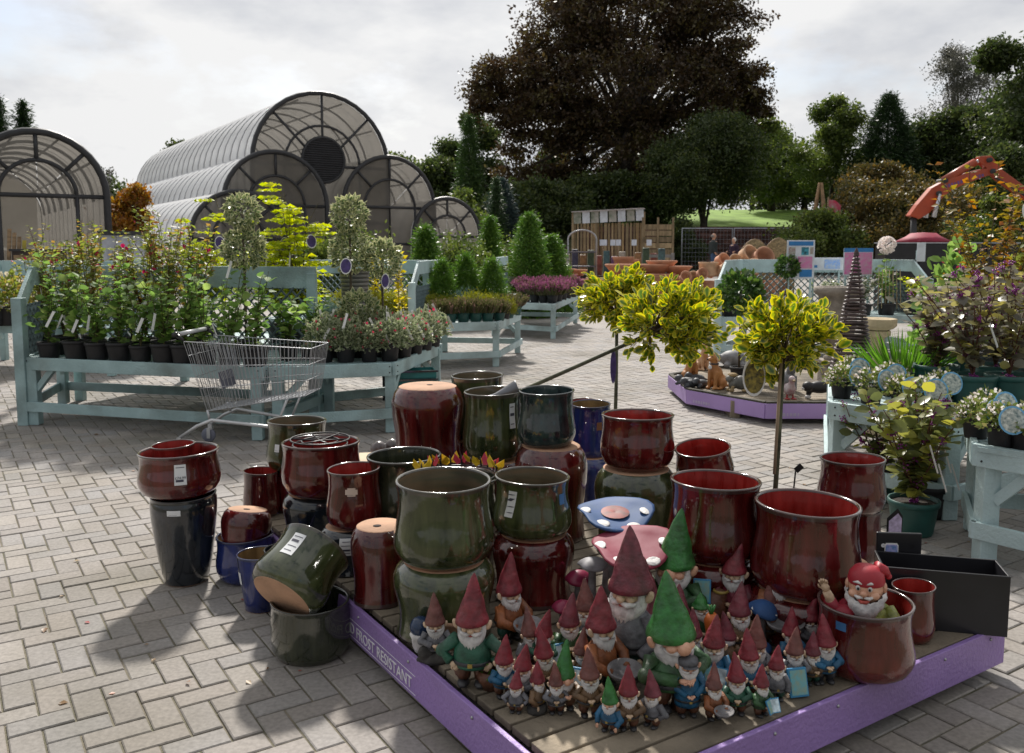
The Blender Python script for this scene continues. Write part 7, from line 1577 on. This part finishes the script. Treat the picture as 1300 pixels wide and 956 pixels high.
for k, (px, w_, kd) in enumerate([(700,24,'jar'),(722,30,'jar'),(738,22,'plain'),(712,20,'bowl'),(729,20,'bowl')]): terra(f'terracotta jar, {ORD[k]} of the cluster behind the purple heathers', px, 372, 23.4 + (.5 if k > 2 else 0), w_, kd, z=z1)
for k, (px, w_) in enumerate([(705,20),(720,22),(735,20)]): terra(f'small terracotta bowl, {ORD[k]} on top of the jars', px, 330, 23.7, w_, 'bowl', z=z1+ .45)
for k, (px, w_, kd) in enumerate([(752,30,'plain'),(778,34,'bowl'),(806,32,'bowl'),(835,44,'drum'),(862,36,'plain'),(744,24,'plain'),(768,28,'plain'),(795,30,'plain'),(820,30,'drum')]): terra(f'terracotta pot, {ORD[k]} on the middle staging', px, 378, 21.7 + .45*(k > 4), w_, kd, z=z2)
for k, (px, w_, kd) in enumerate([(830,40,'bowl'),(840,36,'bowl'),(860,34,'bowl'),(790,40,'bowl')]): terra(f'wide terracotta bowl, {ORD[k]} on the stacked pots', px, 330, 22.0, w_, kd, z=z2 + .52 + .12*(k == 1))
lies = [(891,348,14,1.25,.3),(880,352,14,1.3,-.2),(904,343,18,1.2,.4),(870,352,14,1.2,.1),(921,344,20,1.25,.45),(938,342,19,1.2,-.1),(917,331,17,1.2,.5),(932,333,18,1.2,.3),(950,324,22,1.1,.5),(968,328,25,1.25,.25),(957,340,20,1.2,-.2),(899,351,24,.0,0)]
for k, (px, py, w_, a_, b_) in enumerate(lies): terra(f'tipped terracotta planter showing its mouth, {ORD[k]} of the heap', px, py, 20.6 + .12*(k % 3) + (.5 if py < 335 else 0), w_*1.05, 'drum', M_TC2 if k % 3 else M_TC1, lie=(a_, b_) if a_ else None)
for k, px in enumerate((880, 900, 920, 940, 958, 976)): terra(f'upright terracotta planter supporting the heap, {ORD[k]} from the left', px, 372, 20.9, 22, 'drum', z=z3)
for k, (px, py) in enumerate([(958,306),(988,304)]):
    p = at(px, py+14, 25 + k); t_ = thing('wicker_panel', ['curved wicker panel behind the tipped planters', 'rounded wicker panel right of the tipped planters'][k], 'panel', (p.x, p.y, terr(p.x,p.y))); b = MB(); hh = p.z - terr(p.x,p.y) + .35
    b.add([(-.5+.1*i,0,(hh-.5) + .5*math.sin(math.pi*i/10)) for i in range(11)] + [(-.5+.1*i,0,.0) for i in range(11)], [(i, i+1, 12+i, 11+i) for i in range(10)]); o = b.obj('weave', mat('wicker', (.30,.22,.11), .85, var=.3, scale=20), t_); o.modifiers.new('s','SOLIDIFY').thickness = .03
    b = MB(); b.tube([(-.5+.1*i,0,(hh-.5) + .5*math.sin(math.pi*i/10)) for i in range(11)], .03, 6); b.obj('edge', M_PLY, t_)
k_ = 0
for i_ in range(34):      # more stock standing on the ground between the staging and the fence display
    px_ = 692 + (i_*37 % 300); Yt = 24.6 + (i_*13 % 30)/10; kd_ = ['plain','bowl','drum','jar'][i_ % 4]; w_ = 15 + (i_*7 % 10)
    p_ = at(px_, 330, Yt); zg = terr(p_.x, Yt)
    terra(f'terracotta pot standing on the yard floor, {ORD[i_ % 17]} in the {"front" if i_ < 17 else "back"} scatter', px_, 330, Yt, w_*1.3, kd_, M_TC2 if i_ % 3 == 0 else M_TC1, z=zg)
    if i_ % 2: terra(f'terracotta pot stacked on another in the yard, {ORD[i_//2]} of the stacked ones', px_, 330, Yt, w_*1.1, ['bowl','plain'][i_ % 4 // 2], z=zg + {'plain':.75,'bowl':.37,'drum':.66,'jar':.75}[kd_]*w_*1.3*Yt/FPX/.92)
# ------------------------------------------------------------------ timber fence display
Y = 33.5; p0 = at(727, 300, Y); p1 = at(817, 300, Y-.8); g0 = terr(0, Y)
t_ = thing('fence_display', 'timber fence panel display rack with white header boards', 'display rack', (p0.x, Y, g0)); L_ = (p1-p0).length; dx = Vector((p1.x-p0.x, p1.y-p0.y, 0)).normalized(); H = at(727,270,Y).z - g0
M_FENCE = mat('fence_timber', (.30,.225,.13), .85, var=.25, scale=3, stretch=(4,4,1), objvar=.3)
for k in range(20):
    u = (k+.5)/20; pp = dx*(L_*u); w = L_/20*(.55 if k % 3 else .8); h_ = H-.40; b = MB(); b.box((0,0,h_/2), (w,.04,h_)); b.obj('timber_board', M_FENCE, t_, loc=(pp.x, pp.y + rnd.uniform(-.02,.35), 0), rot=(0,0,math.atan2(dx.y,dx.x)))
for u in (0, .33, .66, 1): b = MB(); b.box((0,0,H/2), (.08,.08,H)); b.obj('post', M_FENCE, t_, loc=dx*(L_*u) + Vector((0,-.06,0)))
b = MB(); b.beam(Vector((0,-.02,H+.02)), dx*L_ + Vector((0,-.02,H+.12)), .5, .03); b.obj('roof_board', mat('header_edge', (.5,.46,.45), .6), t_)
for k in range(8):
    u0, u1 = k/8+.01, (k+1)/8-.01; b = MB(); b.beam(dx*(L_*u0) + Vector((0,-.12,H-.21+.1*u0)), dx*(L_*u1) + Vector((0,-.12,H-.21+.1*u1)), .03, .42); b.obj('header_panel', mat('header_white', (.62,.66,.72), .5, var=.1, scale=9) if k % 2 else mat('header_photo', (.30,.28,.26), .6, var=.6, scale=4, dark=(.12,.16,.10)), t_)
p = at(835, 300, Y-1.2); t_ = thing('lattice_screen', 'brown lattice fence screen standing right of the display rack', 'fence', (p.x, Y-1.2, g0)); H2 = at(0,276,Y-1.2).z - g0
for k in range(9): b = MB(); b.box((0,0,.1+k*H2*.1), (1.15,.03,H2*.085)); b.obj('timber_board', M_FENCE, t_)
for sx in (-1, 0, 1): b = MB(); b.box((sx*.55,-.03,H2/2), (.07,.05,H2)); b.obj('post', M_FENCE, t_)
# small goods, wheeled rack and notices before the display
for k, (px, lab) in enumerate([(766,'first white notice card on a stake before the fence display'),(778,'second white notice card on a stake before the fence display'),(785,'third white notice card on a stake before the fence display'),(805,'fourth white notice card on a stake before the fence display'),(824,'white notice card on a stake before the lattice screen')]):
    Yn = 30; p = at(px, 308, Yn); t_ = thing('notice_card', lab, 'notice', (p.x, Yn, terr(p.x,Yn))); zt_ = p.z - terr(p.x,Yn); b = MB(); b.box((0,0,zt_), (.17 if k else .24,.02,.20)); b.obj('card', mat('notice_white', (.66,.72,.82), .5), t_); b = MB(); b.tube([(0,.02,0),(0,.02,zt_)], .015, 5); b.obj('stake', M_PLY, t_)
cols = [(.25,.07,.05),(.06,.13,.14),(.10,.04,.12),(.4,.36,.30),(.05,.05,.09),(.26,.14,.06),(.05,.09,.05)]
for k in range(16):
    px = 690 + k*10; Yg = 28.5 + (k % 3)*.6; p = at(px, 320, Yg); z_ = terr(p.x, Yg); hz = at(px, 314 + (k*7 % 13), Yg).z - z_
    t_ = thing('garden_sundry', f'{["red","teal","violet","cream","navy","orange","green"][k % 7]} boxed garden goods on stand, {ORD[k]} from the left before the fence display', 'goods', (p.x, Yg, z_)); t_['group'] = 'boxed goods before the fence display'
    b = MB(); b.box((0,0,hz*.68), (.2,.2,hz*.62)); b.obj('box', mat('goods_%d' % (k % 7), cols[k % 7], .5, var=.4, scale=6), t_, .02); b = MB(); b.box((0,0,hz*.18), (.24,.26,hz*.36)); b.obj('stand', M_DARKBOX, t_)
t_ = thing('arched_rack', 'wheeled metal rack with an arched hood at the left of goods', 'rack', (at(736,320,29).x, 28, terr(0,28))); hz = at(0,292,28).z - terr(0,28)
b = MB(); b.tube([(-.45,0,0),(-.45,0,hz-.3)] + [(-.45*math.cos(math.pi*k/10),0,hz-.3+.3*math.sin(math.pi*k/10)) for k in range(11)] + [(.45,0,0)], .03, 6); b.obj('hoop', M_CHROME, t_)
for k in range(3): b = MB(); b.box((0,.1,.3+k*.45), (.86,.4,.04)); b.obj('shelf', M_GREYP, t_)
# wooden rail fence and pallets
t_ = thing('rail_barrier', 'grey rail barrier before the lattice screen', 'barrier', (at(835,320,29.5).x, 29.5, terr(0,29.5))); 
for sx in (-1, 1): b = MB(); b.box((sx*.5,0,.55), (.1,.1,1.1)); b.obj('post', mat('grey_wood', (.25,.24,.23), .8), t_)
for z_ in (.45, 1.0): b = MB(); b.box((0,0,z_), (.9,.04,.1)); b.obj('rail', mat('grey_wood', (.25,.24,.23)), t_)
# ------------------------------------------------------------------ mesh fence panels
for k, (x0, x1) in enumerate([(866, 931), (932, 1012), (1013, 1090)]):
    Yf = 41; a = at(x0, 300, Yf); b2 = at(x1, 300, Yf); z0 = terr(a.x, Yf); zt_ = at(x0, 290, Yf).z - z0; t_ = thing('site_fence', ['grey mesh site fence panel behind the man', 'grey mesh site fence panel behind the woman', 'grey mesh site fence panel right of the couple'][k], 'fence', (a.x, Yf, z0)); w = b2.x-a.x-.05
    b = MB(); b.tube([(0,0,0),(0,0,zt_),(w,0,zt_),(w,0,0)], .035, 6); b.obj('frame', mat('galv_tube', (.36,.38,.42), .4, .5), t_); b = MB()
    for i in range(int(w/.16)): wire(b, [(.16*i,0,.1),(.16*i,0,zt_)], .004)
    for i in range(int(zt_/.2)): wire(b, [(0,0,.1+.2*i),(w,0,.1+.2*i)], .004)
    b.obj('mesh', mat('galv_tube', (.36,.38,.42)), t_)['kind'] = 'stuff'
    for sx in (0, w): b = MB(); b.box((sx,0,.06), (.25,.6,.12)); b.obj('foot', M_GREYP, t_)
# ------------------------------------------------------------------ couple in the distance
def person(label, px, ytop, Y, H, jacket, trou, hair, face, bald=False, arm=0):
    p = at(px, ytop, Y); z0 = terr(p.x, Y); t = thing('person', label, 'person', (p.x, Y, z0), face); s_ = (p.z - z0)/1.75; t.scale = (s_,)*3
    Mj = mat('jacket_'+label[:12].replace(' ','_'), jacket, .8); Mt = mat('trousers_'+label[:12].replace(' ','_'), trou, .8)
    body = [('t',[(0,0,1.42),(0,-.005,1.52),(0,-.01,1.58)],[.065,.058,.06]),('e',(0,-.015,1.635),(.075,.095,.115)),('e',(0,-.11,1.62),(.016,.022,.022)),('e',(0,-.06,1.56),(.05,.05,.04)),('t',[(0,0,.9),(0,0,1.2),(0,0,1.42)],[.14,.15,.15]),
            *[('t',[(sg*.19,0,1.40),(sg*.25,.02,1.12),(sg*.22,-.12-.1*arm,.92+.2*arm)],[.06,.048,.035]) for sg in (-1,1)], *[('t',[(sg*.09,0,.92),(sg*.10,-.01,.48),(sg*.10,.01,.08)],[.095,.065,.045]) for sg in (-1,1)], *[('e',(sg*.22,-.15-.1*arm,.87+.2*arm),(.035,.045,.06)) for sg in (-1,1)], *[('e',(sg*.10,-.05,.04),(.045,.12,.04)) for sg in (-1,1)]]
    blob('body', body, G['pink'], t, .022, 3)
    blob('jacket', [('e',(0,0,1.36),(.22,.13,.12)),('t',[(0,0,.86),(0,.01,1.1),(0,0,1.38)],[.20,.185,.18]),*[('t',[(sg*.19,0,1.40),(sg*.25,.02,1.12),(sg*.225,-.10-.09*arm,.95+.2*arm)],[.08,.066,.052]) for sg in (-1,1)]], Mj, t, .025, 2)
    blob('trousers', [('e',(0,0,.9),(.18,.13,.12)),*[('t',[(sg*.09,0,.92),(sg*.10,-.01,.48),(sg*.10,.01,.07)],[.115,.082,.07]) for sg in (-1,1)]], Mt, t, .025, 2)
    for sg in (-1,1): b = MB(); b.ell((sg*.10,-.05,.045), (.052,.13,.05), 10, 6); b.obj('shoe', G['boot'], t)
    b = MB(); b.ell((0,.02,1.66 if not bald else 1.625), (.088,.098,.105 if not bald else .075), 14, 10); b.obj('hair', mat('hair_'+label[:6], hair, .7), t)
    return t
person('man in grey green jacket and blue trousers, seen from the side', 906, 296, 36.5, 1.75, (.035,.045,.045), (.06,.12,.24), (.3,.28,.26), R(70), True)
person('white haired woman in a dark plum jacket facing the man', 932, 302, 35.5, 1.65, (.035,.015,.04), (.03,.03,.04), (.62,.6,.58), R(-60), False, 1)
# ------------------------------------------------------------------ excavator arm
M_OR = mat('excavator_orange', (.42,.06,.018), .4, var=.12, scale=2, dirt=.3); M_STEEL = mat('hydraulic_steel', (.55,.56,.6), .2, .9); M_DK = mat('machine_dark', (.03,.03,.032), .6)
Y = 30; gx = at(1160,300,Y).x; t_ = thing('excavator', 'orange excavator with raised boom and arm among the shrubs', 'excavator', (gx, Y, terr(gx,Y))); O = Vector(t_.location)
def A(px, py): return at(px, py, Y) - O
def plate(name, poly, th, m, par=t_):
    v0 = [Vector(p) - Vector((0,th/2,0)) for p in poly]; v1 = [Vector(p) + Vector((0,th/2,0)) for p in poly]; n = len(poly); b = MB()
    b.add(v0+v1, [tuple(range(n-1,-1,-1)), tuple(range(n,2*n))] + [(i,(i+1) % n,n+(i+1) % n,n+i) for i in range(n)], 0, None, False); return b.obj(name, m, par, .02)
bm = plate('boom', [A(1152,274),(A(1162,260)),(A(1180,239)),(A(1198,229)),(A(1228,219)),(A(1244,215)),(A(1262,213)),(A(1262,221)),(A(1250,224)),(A(1230,231)),(A(1206,241)),(A(1190,255)),(A(1178,270)),(A(1165,278))], .34, M_OR)
ar = plate('arm', [A(1241,199),(A(1256,198)),(A(1270,216)),(A(1300,238)),(A(1340,268)),(A(1336,276)),(A(1298,252)),(A(1264,228)),(A(1250,214)),(A(1240,205))], .28, M_OR)
b = MB(); b.tube([A(1196,230)-Vector((0,.05,0)), A(1237,206)-Vector((0,.05,0))], .13, 12); b.obj('cylinder', M_OR, bm); b = MB(); b.tube([A(1236,207)-Vector((0,.05,0)), A(1252,200)-Vector((0,.05,0))], .06, 10); b.obj('piston', M_STEEL, bm)
for sy in (-.3, .3): b = MB(); b.tube([A(1180,276)+Vector((0,sy,0)), A(1188,247)+Vector((0,sy,0))], [.09,.05], 10); b.obj('lift_piston', M_STEEL, bm)
b = MB(); b.tube([A(1258,226)-Vector((0,.26,0)), A(1282,240)-Vector((0,.26,0)), A(1300,252)-Vector((0,.26,0))], .035, 6); b.obj('hose', M_DK, ar)
for px, py in ((1196,230),(1252,204),(1188,246),(1256,218)): b = MB(); b.lathe([(.001,-.28),(.08,-.28),(.08,.28),(.001,.28)], 12, 0, T(*A(px,py)) @ rotM(R(90))); b.obj('pin', M_DK, bm)
for k in range(13):   # the worn violet name painted along the boom
    if k in (8,): continue
    u = k/12; c_ = A(1198+46*u, 237-14*u) - Vector((0,.175,0)); b = MB(); b.box((0,0,0), (.07,.004,.11 if k % 3 else .09), 0, T(*c_) @ rotM(0,R(-18))); b.obj('painted_letter', mat('violet_letter', (.16,.07,.22), .6), bm)
cab = A(1370, 300); b = MB(); b.box((cab.x+1.4,.3,1.9), (2.6,2.4,1.5)); b.obj('engine_housing', M_OR, t_, .08); b = MB(); b.box((cab.x+.3,-.6,2.1), (1.2,1.0,1.8)); b.obj('cab', M_DK, t_, .08)
for sy in (-1.1, 1.1): b = MB(); b.box((cab.x+1.0,.3+sy,.45), (3.6,.6,.9)); b.obj('track', M_DK, t_, .25)
b = MB(); b.box((cab.x+1.0,.3,1.02), (1.8,1.8,.25)); b.obj('turntable', M_DK, t_); b = MB(); b.tube([A(1160,272), Vector((0,0,1.2)), Vector((.6,0,.15))], [.1,.12,.14], 8); b.obj('bucket_link', M_DK, t_)
b = MB(); b.tube([A(1330,274), Vector((cab.x+.2,0,1.9))], [.2,.3], 8); b.obj('boom_foot', M_OR, t_)
# crimson canopy with dark boxes below, red flag, sheds behind the right bench
Y = 22; p = at(1172, 300, Y); z0 = terr(p.x,Y); t_ = thing('crimson_canopy', 'low crimson fabric canopy behind the right bench', 'canopy', (p.x, Y, z0)); zt_ = at(0,295,Y).z - z0; ze = at(0,306,Y).z - z0
b = MB(); b.lathe([(.001,zt_),(.3,zt_-.02),(.42,(zt_+ze)/2),(.64,ze),(.63,ze-.03),(.4,(zt_+ze)/2-.04),(.001,zt_-.06)], 10); b.obj('fabric', mat('crimson_fabric', (.28,.012,.04), .7), t_); b = MB(); b.tube([(0,0,0),(0,0,zt_)], .03, 8); b.obj('pole', M_CHROME, t_)
for k in range(4):
    px = 1138 + 42*k; Yb = 20.5 + .2*k; p = at(px, 330, Yb); z0 = terr(p.x,Yb); h_ = at(0,309,Yb).z - z0; t_ = thing('dark_planter', f'large dark crate, {ORD[k]} from the left behind the right bench', 'crate', (p.x, Yb, z0)); b = MB(); b.box((0,0,h_/2), (.76,.6,h_)); b.obj('body', M_MATTE, t_, .02); b = MB(); b.box((0,0,h_+.01), (.80,.64,.025)); b.obj('rim', mat('pale_rim', (.4,.42,.45), .5), t_)
Y = 38; p = at(1040,280,Y); z0 = terr(p.x,Y); t_ = thing('timber_tripod', 'rustic timber tripod near the red flag on the bank', 'tripod', (p.x, Y, z0)); hh = at(0,232,Y).z - z0
for k in range(4): a = k*1.57+.4; b = MB(); b.tube([(.75*math.cos(a),.5*math.sin(a),0),(.05*math.cos(a),.05*math.sin(a),hh)], [.09,.06], 6); b.obj('pole', mat('raw_timber', (.26,.16,.08), .85, var=.25), t_)
b = MB(); b.box((0,0,hh*.5), (.9,.06,.1)); b.obj('brace', M_PLY, t_)
p = at(1051,268,38.5); t_ = thing('red_flag', 'small red and white flag beside the timber tripod', 'flag', (p.x, 38.5, terr(p.x,38.5))); hh = p.z - terr(p.x,38.5); b = MB(); b.tube([(0,0,0),(0,0,hh+.6)], .03, 6); b.obj('pole', M_PLY, t_); b = MB(); b.add([(0,0,hh-.3),(.55,.05,hh-.2),(.6,.1,hh+.25),(.3,-.03,hh+.45),(0,0,hh+.5)], [(0,1,2,3,4)]); b.obj('cloth', mat('flag_red', (.5,.03,.08), .7, var=.4, scale=4, dark=(.6,.35,.38)), t_)
# ------------------------------------------------------------------ fallen leaves and petals on the paving
rg_ = RG(77); n_ = 130; Pl = []
while len(Pl) < n_:
    y = rg_.uniform(2.8, 9.0); x = rg_.uniform(-.6*y, .6*y)
    if not on_platform(x, y, .1): Pl.append((x, y, .004))
Dl = rg_.normal(0,1,(n_,3)); Dl[:,2] *= .12
lo = leaves('leaf_litter', Pl, Dl, .018 + .03*rg_.rand(n_)**2, T_DIA, leafmat('dry_leaf', (.16,.08,.03), (.30,.2,.08), (.35,.04,.05), trans=.2), rg_, None, updir=.95); tag(lo, 'dry leaves and red petals scattered on the paving', 'leaves', None, 'stuff')
